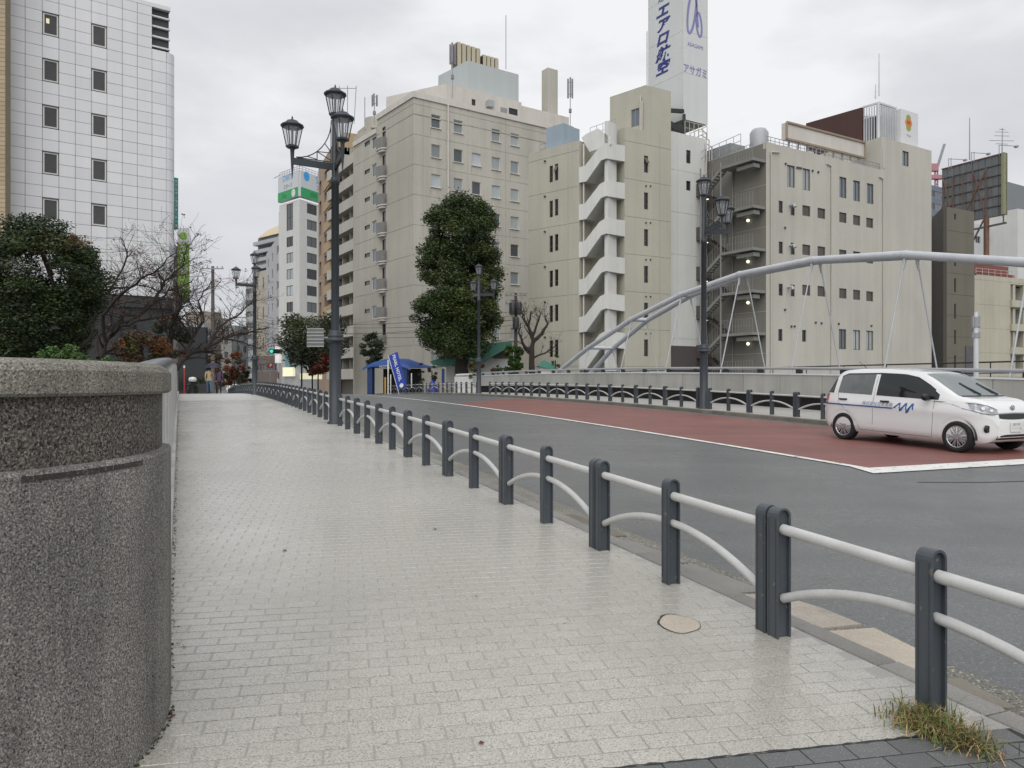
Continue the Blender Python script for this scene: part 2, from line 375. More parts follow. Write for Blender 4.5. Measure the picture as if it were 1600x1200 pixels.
# ------------------------------------------------------------------ pavers: the 300 nearest one by one, the rest joined
def tw(s): return -.05 - .0175 * max(s, 3.5)
CA = radians(12); cX = Vector((cos(CA), sin(CA))); cY = Vector((-sin(CA), cos(CA)))
DARK_ROW = 2.829; ROW = .113
def to_st(p): return UX * p.x + UY * p.y, UY * p.x - UX * p.y
def brick_src(name, w, h, mat):
    m = MB(); a, b, c = w / 2 - .0036, h / 2 - .0036, .0035
    m.add([(-a, -b, -.02), (a, -b, -.02), (a, b, -.02), (-a, b, -.02), (-a, -b, -c), (a, -b, -c), (a, b, -c), (-a, b, -c), (-a + c, -b + c, 0), (a - c, -b + c, 0), (a - c, b - c, 0), (-a + c, b - c, 0)],
          [(0, 1, 5, 4), (1, 2, 6, 5), (2, 3, 7, 6), (3, 0, 4, 7), (4, 5, 9, 8), (5, 6, 10, 9), (6, 7, 11, 10), (7, 4, 8, 11), (8, 9, 10, 11)])
    m.v = [Vector((v.x, v.y, -.0014 if abs(v.z + c) < 1e-6 else v.z)) for v in m.v]
    o = m.build(name, mat); me = o.data; bpy.data.objects.remove(o); return me
me_b = brick_src('brick_light', .2, ROW, m_paver); me_d = brick_src('brick_dark', .2, ROW, m_paver_d)
near, rest, rest_d = [], [], []
for j in range(-12, 320):
    dv = DARK_ROW + ROW * (j + .5)
    for i in range(-120, 40):
        cu = .2 * (i + (.5 if j % 2 else 0))
        p = cX * cu + cY * dv; s, t = to_st(p)
        if not (1.0 < s < 34 and tw(s) - .09 < t < 3.27): continue
        dark = j < 0
        inner = -.02 < t < 3.16
        z = gz(s); py = HY + (CZ - z) / max(p.y, .1) * F; px = CX + p.x / max(p.y, .1) * F
        vis = p.y > .5 and py < 1215 and 150 < px < 1610
        (near if (vis and inner) else (rest_d if dark else rest)).append((p.y, p, s, t, dark))
near.sort(key=lambda q: q[0]); rest += [q for q in near[300:] if not q[4]]; rest_d += [q for q in near[300:] if q[4]]
rb = random.Random(3)
for _, p, s, t, dark in near[:300]:
    o = bpy.data.objects.new('paving_brick', me_d if dark else me_b); COL.objects.link(o); o.parent = pavement
    gx = gslope(s); gX = UX * gx, UY * gx
    dx, dy = gX[0] * cX.x + gX[1] * cX.y, gX[0] * cY.x + gX[1] * cY.y
    X = Vector((cX.x, cX.y, dx + rb.uniform(-.006, .006))).normalized(); Y = Vector((cY.x, cY.y, dy + rb.uniform(-.008, .008))).normalized(); Z = X.cross(Y).normalized()
    mt = Matrix(((X.x, Y.x, Z.x, p.x), (X.y, Y.y, Z.y, p.y), (X.z, Y.z, Z.z, gz(s) + rb.uniform(-.0006, .0006)), (0, 0, 0, 1)))
    o.matrix_world = mt
for lst, mat_, nm in ((rest, m_paver, 'paving_bricks_beyond'), (rest_d, m_paver_d, 'dark_paving_bricks_beyond')):
    g = MB(); a, b, c = .0964, ROW / 2 - .0036, .0035
    for _, p, s, t, dark in lst:
        dz = rb.uniform(-.0006, .0006); vs = []
        for (x, y, zz) in ((-a, -b, -.004), (a, -b, -.004), (a, b, -.004), (-a, b, -.004), (-a + c, -b + c, 0), (a - c, -b + c, 0), (a - c, b - c, 0), (-a + c, b - c, 0)):
            q = p + cX * x + cY * y; ss, tt = to_st(q); tt = min(max(tt, tw(ss) - .1), 3.285)
            vs.append(br(ss, tt, gz(ss) + zz + dz))
        g.add(vs, [(0, 1, 5, 4), (1, 2, 6, 5), (2, 3, 7, 6), (3, 0, 4, 7), (4, 5, 6, 7)])
    o = g.build(nm, mat_, pavement, fixn=False); o['kind'] = 'stuff'
g = MB(); NI, NJ = 20, 6; vs = []
for j in range(NJ + 1):
    for i in range(NI + 1):
        q = cX * (-.6 + 4.3 * i / NI) + cY * (1.3 + (DARK_ROW - 1.3) * j / NJ); ss, tt = to_st(q); tt = min(max(tt, -.1), 3.285); vs.append(br(ss, tt, gz(ss) - .0016))
g.add(vs, [(j * (NI + 1) + i, j * (NI + 1) + i + 1, (j + 1) * (NI + 1) + i + 1, (j + 1) * (NI + 1) + i) for i in range(NI) for j in range(NJ)]); g.build('dark_grout', M('dark_brick_grout', (.03, .03, .03), .8, .2, 5), pavement)
# kerb stones
def kerb(name, t0, t1, s0, s1, mat, drop=.16, L=.6):
    root = None; c = MB(); a = L / 2 - .006; w_ = (t1 - t0) / 2; e = .012
    c.add([(-a, -w_, -drop), (a, -w_, -drop), (a, w_, -drop), (-a, w_, -drop), (-a, -w_, -e), (a, -w_, -e), (a, w_, -e), (-a, w_, -e), (-a + e, -w_ + e, 0), (a - e, -w_ + e, 0), (a - e, w_ - e, 0), (-a + e, w_ - e, 0)],
          [(0, 1, 5, 4), (1, 2, 6, 5), (2, 3, 7, 6), (3, 0, 4, 7), (4, 5, 9, 8), (5, 6, 10, 9), (6, 7, 11, 10), (7, 4, 8, 11), (8, 9, 10, 11)])
    src = c.build('src', mat); me = src.data; bpy.data.objects.remove(src)
    root = bpy.data.objects.new(name, None); COL.objects.link(root); root['kind'] = 'structure'
    n = int((s1 - s0) / L)
    for i in range(n):
        s = s0 + L * (i + .5); o = bpy.data.objects.new('kerb_stone', me); COL.objects.link(o); o.parent = root
        sl = gslope(s); X = Vector((UX, UY, sl)).normalized(); Y = Vector((-UY, UX, 0)); Z = X.cross(Y)
        q = br(s, (t0 + t1) / 2, gz(s) - .001 + rb.uniform(-.003, .003))
        o.matrix_world = Matrix(((X.x, Y.x, Z.x, q.x), (X.y, Y.y, Z.y, q.y), (X.z, Y.z, Z.z, q.z), (0, 0, 0, 1)))
kerb('kerb', 3.295, 3.455, 0, 80, m_kerb)
kerb('far_kerb', 15.98, 16.16, 8, 70, m_kerb_d)
# broken slabs and patches in the gutter near the camera
gut = bpy.data.objects.new('gutter_slabs', None); COL.objects.link(gut); gut['kind'] = 'structure'
m_slab2 = M('stained_beige_slab', (.33, .295, .25), .6, .3, 4, .3, 70, .4, 80)
for poly, mat_ in (([(3.02, 3.54), (2.98, 3.78), (3.22, 3.93), (3.62, 3.97), (3.70, 3.60), (3.45, 3.52)], m_slab), ([(3.76, 3.53), (3.70, 3.95), (4.05, 3.97), (4.42, 3.86), (4.5, 3.56)], m_slab2), ([(4.56, 3.49), (4.48, 3.86), (5.28, 3.80), (5.34, 3.49)], m_kerb), ([(2.62, 3.50), (2.55, 3.74), (2.90, 3.80), (2.97, 3.52)], m_kerb_d), ([(5.4, 3.49), (5.36, 3.80), (6.2, 3.72), (6.25, 3.49)], m_kerb), ([(6.4, 3.49), (6.35, 3.8), (7.4, 3.76), (7.4, 3.49)], m_kerb_d)):
    c = MB(); P = [br(a_, b_, gz(a_) - .100 + rb.uniform(-.006, .004)) for a_, b_ in poly]
    c.prism([p - Vector((0, 0, .03)) for p in P], (0, 0, .03)); c.build('gutter_slab', mat_, gut)
# oval patch with a dark rim in the pavement
c = MB(); cen = None
for (py_, px_) in ((975, 1062),):
    Y = 3.0
    for _ in range(30):
        X = (px_ - CX) / F * Y; s, t = to_st(Vector((X, Y))); Y = (CZ - gz(s)) * F / (py_ - HY)
    cen = (X, Y, s, t)
def ground_pt(dx, dy, dz):
    p = Vector((cen[0] + dx, cen[1] + dy)); s, t = to_st(p); return Vector((p.x, p.y, gz(s) + dz))
ring = [(.112 * cos(a) * (1 + .08 * sin(2 * a + 1)), .155 * sin(a) * (1 + .10 * cos(3 * a))) for a in [2 * pi * k / 24 for k in range(24)]]
c.add([ground_pt(x, y, .004) for x, y in ring] + [ground_pt(x, y, -.006) for x, y in ring], [tuple(range(24))] + [(k, (k + 1) % 24, 24 + (k + 1) % 24, 24 + k) for k in range(24)])
patch = c.build('cement_patch', m_slab); tag(patch, 'oval beige cement patch with a dark rim set in the wet pavers', 'patch')
c = MB(); hw = [.004 + .010 * max(0, cos(2 * pi * k / 24 - 2.6)) * (1 + .5 * sin(k * 2.3)) for k in range(24)]
rq = [(1 + hw[k] / .12) for k in range(24)]
c.add([ground_pt(x, y, .0035) for x, y in ring] + [ground_pt(x * rq[k], y * rq[k], .0035) for k, (x, y) in enumerate(ring)], [(k, (k + 1) % 24, 24 + (k + 1) % 24, 24 + k) for k in range(24)]); c.build('patch_rim', m_black, patch)
# ragged dark gap where the light paving meets the darker bricks
c = MB(); vs = []; rg_ = random.Random(8); N_ = 90
for k in range(N_ + 1):
    p = cX * (.15 + 2.45 * k / N_) + cY * (DARK_ROW + rg_.uniform(-.004, .004)); h_ = rg_.uniform(.002, .009)
    for sg in (-1, 1):
        q = p + cY * sg * h_; s, t = to_st(q); vs.append(Vector((q.x, q.y, gz(s) + .0022)))
c.add(vs, [(2 * k, 2 * k + 1, 2 * k + 3, 2 * k + 2) for k in range(N_)]); c.build('ragged_edge_gap', m_black, pavement)

# ------------------------------------------------------------------ guardrail panels
PITCH = 2.08; PH = .74
def post_mesh():
    m = MB(); w2, d2, rim, rec = .05, .0425, .013, .018
    def loop(i, x, zb):
        r = w2 - i; pts = [(x, -r, zb), (x, r, zb)]
        for k in range(0, 9): a = pi * k / 8; pts.append((x, r * cos(a), PH - w2 + r * sin(a)))
        return pts
    for sg in (-1, 1):
        A = loop(0, sg * d2, -.03); B = loop(rim, sg * d2, -.03); C_ = loop(rim, sg * (d2 - rec), -.03); n = len(A)
        m.add(A + B, [(k, (k + 1) % n, n + (k + 1) % n, n + k) for k in range(1, n)])
        m.add(B + C_, [(k, (k + 1) % n, n + (k + 1) % n, n + k) for k in range(1, n)])
        m.add(C_, [tuple(range(n))])
    A, B = loop(0, -d2, -.03), loop(0, d2, -.03); n = len(A)
    m.add(A + B, [(k, (k + 1) % n, n + (k + 1) % n, n + k) for k in range(1, n)])
    # fine ribs on the flanks
    for sg in (-1, 1):
        m.box((-.028, sg * (w2 + .001), .33), (.003, .005, .70)); m.box((.028, sg * (w2 + .001), .33), (.003, .005, .70))
    o = m.build('post_src', m_post); me = o.data; bpy.data.objects.remove(o); return me
me_post = post_mesh()
RZ_U = atan2(UY, UX)
def guard_panel(s0, t, label, group, nseg=12, L=PITCH):
    root = thing('guardrail_panel', label, 'guardrail', br(s0, t, gz(s0)), 0, group)
    for x in (.05, L / 2, L - .05):
        inst('post', me_post, root, br(s0 + x, t, gz(s0 + x)), RZ_U)
    for k in range(2):
        a, b = (.085, L / 2 - .036) if k == 0 else (L / 2 + .036, L - .085)
        m = MB(); m.tube([br(s0 + a, t, gz(s0 + a) + .62), br(s0 + b, t, gz(s0 + b) + .62)], .031, nseg); m.build('top_rail', m_rail, root, fixn=False)
    m = MB(); pts = []
    for i in range(17):
        x = .085 + (L - .17) * i / 16; q = (x - L / 2) / (L / 2 - .085)
        pts.append(br(s0 + x, t, gz(s0 + x) + .225 + .205 * (1 - abs(q) ** 2.1)))
    m.tube(pts, .026, nseg); m.build('arched_rail', m_rail, root, fixn=False)
LAMP1, LAMP2 = 18.72, 45.9
starts = [3.557 + PITCH * k for k in range(-1, 7)]
s = 19.12
while s + PITCH < LAMP2 - .2: starts.append(s); s += PITCH
s = LAMP2 + .3
while s < 83: starts.append(s); s += PITCH
for i, s0 in enumerate(starts):
    lab = f'{ordinal(i + 1)} guardrail panel counted from the weed tuft, beside the wet footpath' if i else 'nearest charcoal and silver guardrail panel, its post standing in the weed tuft'
    guard_panel(s0, 3.11, lab, 'guardrail panels along the near kerb', 12 if s0 < 20 else 8)
TF = 16.38; LF1, LF2 = 22.2, 45.2
fs = []; s = LF1 - .3 - PITCH
while s > 8: fs.append(s); s -= PITCH
fs = fs[::-1]; s = LF1 + .3
while s + PITCH < LF2 - .1: fs.append(s); s += PITCH
s = LF2 + .3
while s < 69: fs.append(s); s += PITCH
for i, s0 in enumerate(fs):
    guard_panel(s0, TF, f'{ordinal(i + 1)} guardrail panel from the right along the far kerb beyond the road', 'guardrail panels along the far kerb', 6)

# ------------------------------------------------------------------ triple lantern lamp posts (arms along local +x and +y)
def lantern(root, x, y, zb, stem):
    m = MB(); h = .50; rb_, rt = .135, .235
    if stem:
        m.lathe([(.006, -.72), (.03, -.45), (.045, -.16), (.05, -.06), (.075, 0)], 10, (x, y, zb))
    else: m.lathe([(.07, -.1), (.075, 0)], 10, (x, y, zb))
    m.lathe([(rb_ + .015, 0), (rb_ + .02, .03), (rb_ + .005, .05)], 6, (x, y, zb), sm=False)
    for k in range(6):
        a = 2 * pi * k / 6
        m.bar((x + rb_ * cos(a), y + rb_ * sin(a), zb + .03), (x + rt * cos(a), y + rt * sin(a), zb + h), .022, .022)
    m.tube([(x, y, zb + .04), (x, y, zb + .40)], .028, 6)
    lo = m.build('lantern', m_lampm, root)
    m = MB()
    for k in range(6):
        a0, a1 = 2 * pi * k / 6, 2 * pi * (k + 1) / 6; q = .93
        m.quad((x + q * rb_ * cos(a0), y + q * rb_ * sin(a0), zb + .05), (x + q * rb_ * cos(a1), y + q * rb_ * sin(a1), zb + .05), (x + q * rt * cos(a1), y + q * rt * sin(a1), zb + h), (x + q * rt * cos(a0), y + q * rt * sin(a0), zb + h))
    m.build('lantern_glass', m_lglass, lo)
    m = MB(); m.lathe([(rt - .01, h - .03), (rt + .04, h), (rt + .03, h + .03), (.16, h + .09), (.13, h + .13), (.05, h + .155), (.025, h + .17), (.018, h + .22), (.004, h + .25)], 12, (x, y, zb)); m.build('lantern_roof', m_lampm, lo)
m_lglass = bpy.data.materials.new('lantern_clear_glass'); m_lglass.use_nodes = True
_n = m_lglass.node_tree; _p = _n.nodes['Principled BSDF']; _t = _n.nodes.new('ShaderNodeBsdfTransparent'); _x = _n.nodes.new('ShaderNodeMixShader')
_p.inputs['Base Color'].default_value = (.8, .82, .85, 1); _p.inputs['Roughness'].default_value = .15; _x.inputs[0].default_value = .2; _t.inputs[0].default_value = (.92, .93, .94, 1)
_n.links.new(_t.outputs[0], _x.inputs[1]); _n.links.new(_p.outputs[0], _x.inputs[2]); _n.links.new(_x.outputs[0], _n.nodes['Material Output'].inputs[0])
def lamp_post(loc, rz, label):
    root = thing('street_lamp', label, 'street lamp', loc, rz, 'lantern lamp posts on the bridge', world_org=False)
    m = MB(); m.lathe([(.19, -.05), (.19, .04), (.145, .07), (.14, 1.92), (.15, 1.95)], 20); m.build('base_shaft', m_lampm, root)
    m = MB(); m.lathe([(.15, 1.95), (.215, 1.98), (.225, 2.02), (.19, 2.06), (.165, 2.07), (.19, 2.10), (.185, 2.13), (.15, 2.16), (.16, 2.2), (.12, 2.24)], 20); m.build('collar', m_lampm, root)
    m = MB(); m.lathe([(.098, 2.2), (.09, 5.75), (.108, 5.76), (.108, 5.92), (.085, 5.93), (.075, 7.35)], 16); m.build('shaft', m_lampm, root)
    lantern(root, 0, 0, 7.42, False)
    for ax in ((1, 0), (0, 1)):
        d = Vector((ax[0], ax[1], 0)); m = MB()
        m.bar(d * .06 + Vector((0, 0, 6.18)), d * 1.02 + Vector((0, 0, 6.22)), .07, .15)
        arm = m.build('arm', m_lampm, root)
        m = MB()
        pts = [d * (.09 + .82 * (1 - cos(pi / 2 * i / 10))) + Vector((0, 0, 7.3 - .98 * sin(pi / 2 * i / 10))) for i in range(11)]
        m.tube(pts, .014, 6)
        P = lambda x, z: d * x + Vector((0, 0, z))
        m.tube([P(.1, 6.3), P(.1, 7.25)], .012, 5); m.tube([P(.1, 6.29), P(.9, 6.31)], .014, 5)
        c4 = pts[6]; m.tube([c4, P(.1, c4.z)], .012, 5); xr = c4.dot(d)
        m.tube([c4, P(xr, 6.3)], .012, 5); m.tube([c4, P(.1, 6.33)], .012, 5); m.tube([pts[8], P(xr, 6.32)], .012, 5); m.tube([pts[4], P(.1, c4.z + .02)], .012, 5)
        m.build('truss_bracket', m_lampm, arm)
        lantern(root, d.x, d.y, 6.53, True)
    return root
# near kerb: arms towards the footpath (-t) and back along the bridge (-s): local +x -> -t, local +y -> +s/-s by rotation
aT = atan2(-UX, UY)              # heading of +t
L1 = lamp_post(br(LAMP1, 3.11, gz(LAMP1)), aT + pi, 'tall charcoal three lantern lamp post, nearest one, in the footpath guardrail')
dup(L1, br(LAMP2, 3.11, gz(LAMP2)), aT + pi, 'distant charcoal three lantern lamp post on the footpath side, by the two walkers')
dup(L1, br(LF1, TF, gz(LF1)), aT - pi / 2, 'charcoal three lantern lamp post on the far kerb in front of the steel stairs')
dup(L1, br(LF2, TF, gz(LF2)), aT, 'charcoal three lantern lamp post on the far kerb before the big clipped tree')

# ------------------------------------------------------------------ stone end pillar at the left
pil = thing('bridge_pillar', 'weathered exposed aggregate bridge end pillar with a rounded corner and thick cap', 'pillar', br(3.6, -.6, gz(3.6)))
def pillar_outline(off):
    R = 1.15 - off; pts = [(3.98, -2.6), (3.98, -.11 - off), (3.94, -.11 - off)]
    for k in range(0, 19):
        a = radians(5 * k); pts.append((3.77 - R * sin(a), -1.26 + R * cos(a)))
    pts += [(2.62 + off, -1.8), (2.62 + off, -2.6)]
    return pts
def loft(mb, levels):
    rings = [[br(s_, t_, z) for s_, t_ in pillar_outline(off)] for off, z in levels]
    n = len(rings[0])
    for i in range(len(rings) - 1):
        mb.add(rings[i] + rings[i + 1], [(j, j + 1, n + j + 1, n + j) for j in range(n - 1)], 0, False)
    mb.add(rings[-1], [tuple(range(n))])
m = MB(); loft(m, [(-.004, -.1), (-.004, .6), (-.002, 1.345), (.006, 1.358), (.03, 1.362)]); m.build('pillar_body', m_aggr, pil)
m = MB(); loft(m, [(.035, 1.355), (.034, 1.61)]); m.build('pillar_band', m_aggr_d, pil)
m = MB(); loft(m, [(.03, 1.600), (.006, 1.602), (-.004, 1.612), (-.004, 1.69), (.012, 1.712), (.05, 1.728), (.2, 1.735)]); m.build('pillar_cap', m_cap, pil)
m = MB(); vs = []
for k in range(13):
    a = radians(50 + (22 - 50) * k / 12); R = 1.1537
    for z in (1.325, 1.345): vs.append(br(3.77 - R * sin(a), -1.26 + R * cos(a), z + .0))
m.add(vs, [(2 * k, 2 * k + 1, 2 * k + 3, 2 * k + 2) for k in range(12)]); m.build('slot_shade_strip', M('slot_shade_stone', (.045, .04, .035), .85, .3, 6, .5, 90, .6, 90, spk=((.13, .12, .1), 80, .6)), pil)  # dark strip laid on the face; its colour holds the slot's shade
# metal parapet that runs on from the pillar
para = thing('parapet_railing', 'grey metal parapet railing running along the left edge of the footpath', 'railing', br(4, -.2, gz(4)))
m = MB(); pts = [br(s_, tw(s_) - .13, gz(s_) + 1.46) for s_ in [4.02 + 1.5 * k for k in range(38)]]; m.tube(pts, .07, 10); m.build('handrail', M('dark_handrail', (.10, .11, .13), .3), para)
m = MB(); pts = [br(s_, -.22, gz(s_) + .10) for s_ in [4.02 + 1.5 * k for k in range(38)]]
sheetpts = [4.02 + 1.5 * k for k in range(38)]
for a_, b_ in zip(sheetpts, sheetpts[1:]):
    m.bar(br(a_, tw(a_) - .105, gz(a_) + .06), br(b_, tw(b_) - .105, gz(b_) + .06), .2, .22)
m.build('base_kerb', m_conc, para)
bal = MB(); bal.tube([(0, 0, 0), (0, 0, 1.26)], .018, 6); _o = bal.build('src', m_rail); me_bal = _o.data; bpy.data.objects.remove(_o)
bs = 4.06; k = 0
while bs < 40:
    o = inst('baluster' if k % 10 else 'railing_post', me_bal, para, br(bs, tw(bs) - (.12 if k % 10 else .10), gz(bs) + .15))
    if k % 10 == 0: o.scale = (3.2, 3.2, .98)
    bs += .16; k += 1
# moss and litter along the foot of the wall
m = MB(); rm = random.Random(11)
for i in range(700):
    s_ = 3.2 + 22 * rm.random() ** 1.4; 
    t_ = tw(s_) - .005 + rm.uniform(0, .025) * (1 if rm.random() < .9 else 2.0)
    if s_ < 3.77: t_ = -1.26 + sqrt(max(0, 1.16 ** 2 - (3.77 - s_) ** 2)) + rm.uniform(-.005, .012)
    r_ = rm.uniform(.004, .012); a = rm.uniform(0, 6.28); q = br(s_, t_, gz(s_))
    m.add([q + Vector((r_ * cos(a), r_ * sin(a), .001)), q + Vector((r_ * cos(a + 2), r_ * sin(a + 2), .002)), q + Vector((r_ * cos(a + 4), r_ * sin(a + 4), rm.uniform(.003, .014)))], [(0, 1, 2)])
o = m.build('moss', m_moss, fixn=False); tag(o, 'dark moss growing along the foot of the left wall', 'moss', kind='stuff')

# ------------------------------------------------------------------ far parapet wall with its handrail
fp = thing('parapet_wall', 'long grey concrete parapet wall with pipe handrail on the far pavement', 'wall', br(20, 19.7, gz(20)))
TW = 19.7
s = 6.0
while s < 57:
    b = s + 2.02; m = MB(); P = []
    m.prism([br(s + .01, TW, gz(s) + .48), br(b - .01, TW, gz(b) + .48), br(b - .01, TW, gz(b) + 1.2), br(s + .01, TW, gz(s) + 1.2)], br(0, .22)); m.build('wall_panel', m_conc, fp)
    m = MB(); m.prism([br(s, TW - .03, gz(s) + 1.2), br(b, TW - .03, gz(b) + 1.2), br(b, TW - .03, gz(b) + 1.25), br(s, TW - .03, gz(s) + 1.25)], br(0, .28)); m.build('coping', m_steelw, fp)
    m = MB(); m.bar(br(s + 1, TW + .05, gz(s) + 1.33), br(s + 1.22, TW + .05, gz(s + .2) + 1.33), .12, .16); m.build('bracket', m_black, fp)
    s = b
m = MB(); ss = [6 + 2.02 * k for k in range(26)]
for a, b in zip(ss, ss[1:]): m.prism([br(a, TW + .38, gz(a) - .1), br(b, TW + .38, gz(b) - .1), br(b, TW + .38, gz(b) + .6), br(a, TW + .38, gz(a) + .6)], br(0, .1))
m.build('gap_shade_backing', m_dark, fp)  # dark backing: the shade of the open gap is put into its colour
m = MB(); m.tube([br(s_, TW + .05, gz(s_) + 1.43) for s_ in ss], .055, 8); m.build('handrail', m_grey_metal, fp)

# ------------------------------------------------------------------ arched pipe bridge beyond the parapet
pb = thing('arched_pipe_bridge', 'white steel arched pipe bridge with slanted hangers beyond the parapet', 'bridge', br(26, 23.2, -.4))
def rib_z(s): return 6.62 - .0118 * (s - 26.2) ** 2
def rib_w(z): return max(.42, 2.5 - (z - 2.2) * .49)
T0 = 23.15; nodes = [26.2 + 4.45 * (k) - 4.45 * .5 for k in range(-4, 6)]
nodes = [n_ for n_ in nodes]
ends = [6.6] + [n_ for n_ in nodes if 7.2 < n_ < 45.5] + [45.8]
for sg in (-1, 1):
    m = MB(); m.tube([br(s_, T0 + sg * rib_w(rib_z(s_)) / 2, rib_z(s_)) for s_ in ends], .142, 12)
    for s_ in ends[1:-1]:
        d = Vector((UX, UY, 0)); c_ = br(s_, T0 + sg * rib_w(rib_z(s_)) / 2, rib_z(s_)); m.tube([c_ - d * .05, c_ + d * .05], .158, 12)
    m.build('arch_rib', m_arch, pb, fixn=False)
for s_ in ends[1:-1]:
    z = rib_z(s_); w_ = rib_w(z)
    m = MB(); m.tube([br(s_, T0 - w_ / 2, z), br(s_, T0 + w_ / 2, z)], .11, 8); m.build('cross_strut', m_arch, pb, fixn=False)
    for sg in (-1, 1):
        wb = 2.5 - (1.75 - 2.2) * .49
        m = MB(); m.tube([br(s_, T0 + sg * w_ / 2, z - .1), br(s_, T0 + sg * wb / 2, 1.75)], .028, 6); m.tube([br(s_, T0 + sg * w_ / 2, z - .12), br(s_, T0 + sg * (w_ / 2 + .06), z - .5)], [.07, .035], 6)
        m.build('hanger', m_arch, pb, fixn=False)
for (dt, z, r_) in ((-1.0, 1.42, .30), (.0, 1.42, .30), (1.1, 1.45, .26)):
    m = MB(); m.tube([br(3, T0 + dt, z), br(50, T0 + dt, z)], r_, 14); m.build('water_pipe', m_steelw, pb, fixn=False)
m = MB(); 
for dt in (-1.36, 1.36): m.bar(br(3, T0 + dt, 1.72), br(50, T0 + dt, 1.72), .12, .16)
m.build('deck_edge_beam', m_grey_metal, pb)
m = MB(); m.tube([br(3, T0 + 1.5, 2.32), br(44, T0 + 1.5, 2.32)], .03, 6); m.tube([br(3, T0 + 1.5, 1.95), br(44, T0 + 1.5, 1.95)], .018, 5)
for k in range(20): m.tube([br(3 + k * 2.1, T0 + 1.5, 1.7), br(3 + k * 2.1, T0 + 1.5, 2.32)], .02, 5)
m.build('walkway_railing', m_black, pb, fixn=False)
# supports standing in the river
for s_ in (8, 26, 44):
    m = MB(); m.bar(br(s_, T0, -.6), br(s_, T0, 1.12), .8, 2.4); m.build('pier', m_conc, pb)
# slim mast with a lamp unit behind the car
ms = thing('slim_mast', 'slim pale grey mast with clamped floodlight drums, behind the white car', 'mast', br(15.6, 20.4, .3))
c_ = pix(1525, 600, 23.0); c_.z = 0
m = MB(); m.lathe([(.075, .3), (.065, 3.0), (.05, 3.75)], 12, c_); m.build('pole', m_steelw, ms)
for z0, z1 in ((2.98, 3.12), (3.3, 3.6)):
    m = MB(); m.lathe([(.085, z0), (.085, z1)], 12, c_)
    for sg in (-1, 1): m.box(c_ + Vector((sg * .095, 0, (z0 + z1) / 2)), (.04, .07, z1 - z0 + .04))
    m.build('clamp', m_grey_metal, ms)
# ------------------------------------------------------------------ buildings
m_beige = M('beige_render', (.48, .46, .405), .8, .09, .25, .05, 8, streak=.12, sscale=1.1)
m_hotel = M('hotel_concrete', (.46, .44, .385), .8, .12, .16, .05, 6, streak=.17, sscale=.8)
m_hotel_l = M('hotel_left_concrete', (.42, .40, .345), .8, .12, .16, .05, 6, streak=.15, sscale=.8)
m_olive = M('olive_precast', (.44, .425, .35), .8, .07, .3, .04, 8, streak=.10, sscale=1.2)
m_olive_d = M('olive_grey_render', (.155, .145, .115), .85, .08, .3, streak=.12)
m_stairw = M('white_stair_paint', (.62, .62, .59), .7, .07, .6, streak=.16, sscale=1.2)
m_whiteb = M('white_wall_panel', (.60, .60, .575), .6, .05, .5, streak=.07)
m_pale = M('pale_cornice', (.58, .55, .50), .7, .08, .5, streak=.14)
m_tile = M('white_metal_panel', (.70, .705, .715), .42, .05, .12, .0, rnd=.045, streak=.05)
m_joint = M('dark_joint', (.075, .075, .078), .8)
m_frame_w = M('white_window_frame', (.66, .65, .62), .5, .05, 3)
m_frame_d = M('bronze_window_frame', (.10, .085, .07), .45, .1, 3)
m_frame_g = M('grey_window_frame', (.30, .30, .30), .45, .1, 3)
m_darkbase = M('dark_granite_cladding', (.035, .035, .037), .35, .2, .4)
m_brick = M('beige_tile_cladding', (.40, .32, .21), .7, .10, .5, rnd=.09)
m_brown = M('brown_tile_cladding', (.32, .235, .165), .7, .1, .6, streak=.1)
m_redbrown = M('red_brown_sheet', (.062, .026, .022), .55, .08, .5, streak=.12)
m_rust = M('rusty_steel', (.17, .095, .065), .8, .3, 1.5, streak=.2)
m_bill = M('billboard_back_sheet', (.15, .162, .168), .6, .16, .6, streak=.25, rnd=.1)
m_tank = M('silver_tank', (.36, .38, .40), .35, .1, 1.2)
m_tower_sign = M('sign_tower_white', (.60, .625, .615), .45, .04, .4, streak=.05)
m_blue = M('sign_blue', (.025, .03, .20), .5)
m_lilac = M('faded_lilac_sign', (.23, .22, .44), .5, .12, .8)
m_bluegrey = M('blue_grey_unit', (.30, .37, .43), .5, .06, 1, streak=.08)
m_boxgrey = M('pale_blue_grey_box', (.44, .475, .475), .6, .04, .2, streak=.05)
m_tanbox = M('beige_cooling_tower', (.46, .41, .30), .6, .08, .6, streak=.12)
m_purple = M('purple_brown_base', (.085, .07, .072), .7, .08, .5)
m_cream = M('cream_render', (.47, .445, .355), .8, .08, .3, streak=.14)
m_green = M('green_roof_sheet', (.055, .205, .155), .5, .14, .8, streak=.15)
m_redroof = M('red_parapet', (.22, .07, .055), .7, .15, .8)
m_greyb = M('grey_cladding', (.27, .285, .295), .6, .06, .4, streak=.06)
m_roof = M('roof_felt', (.25, .25, .25), .9)
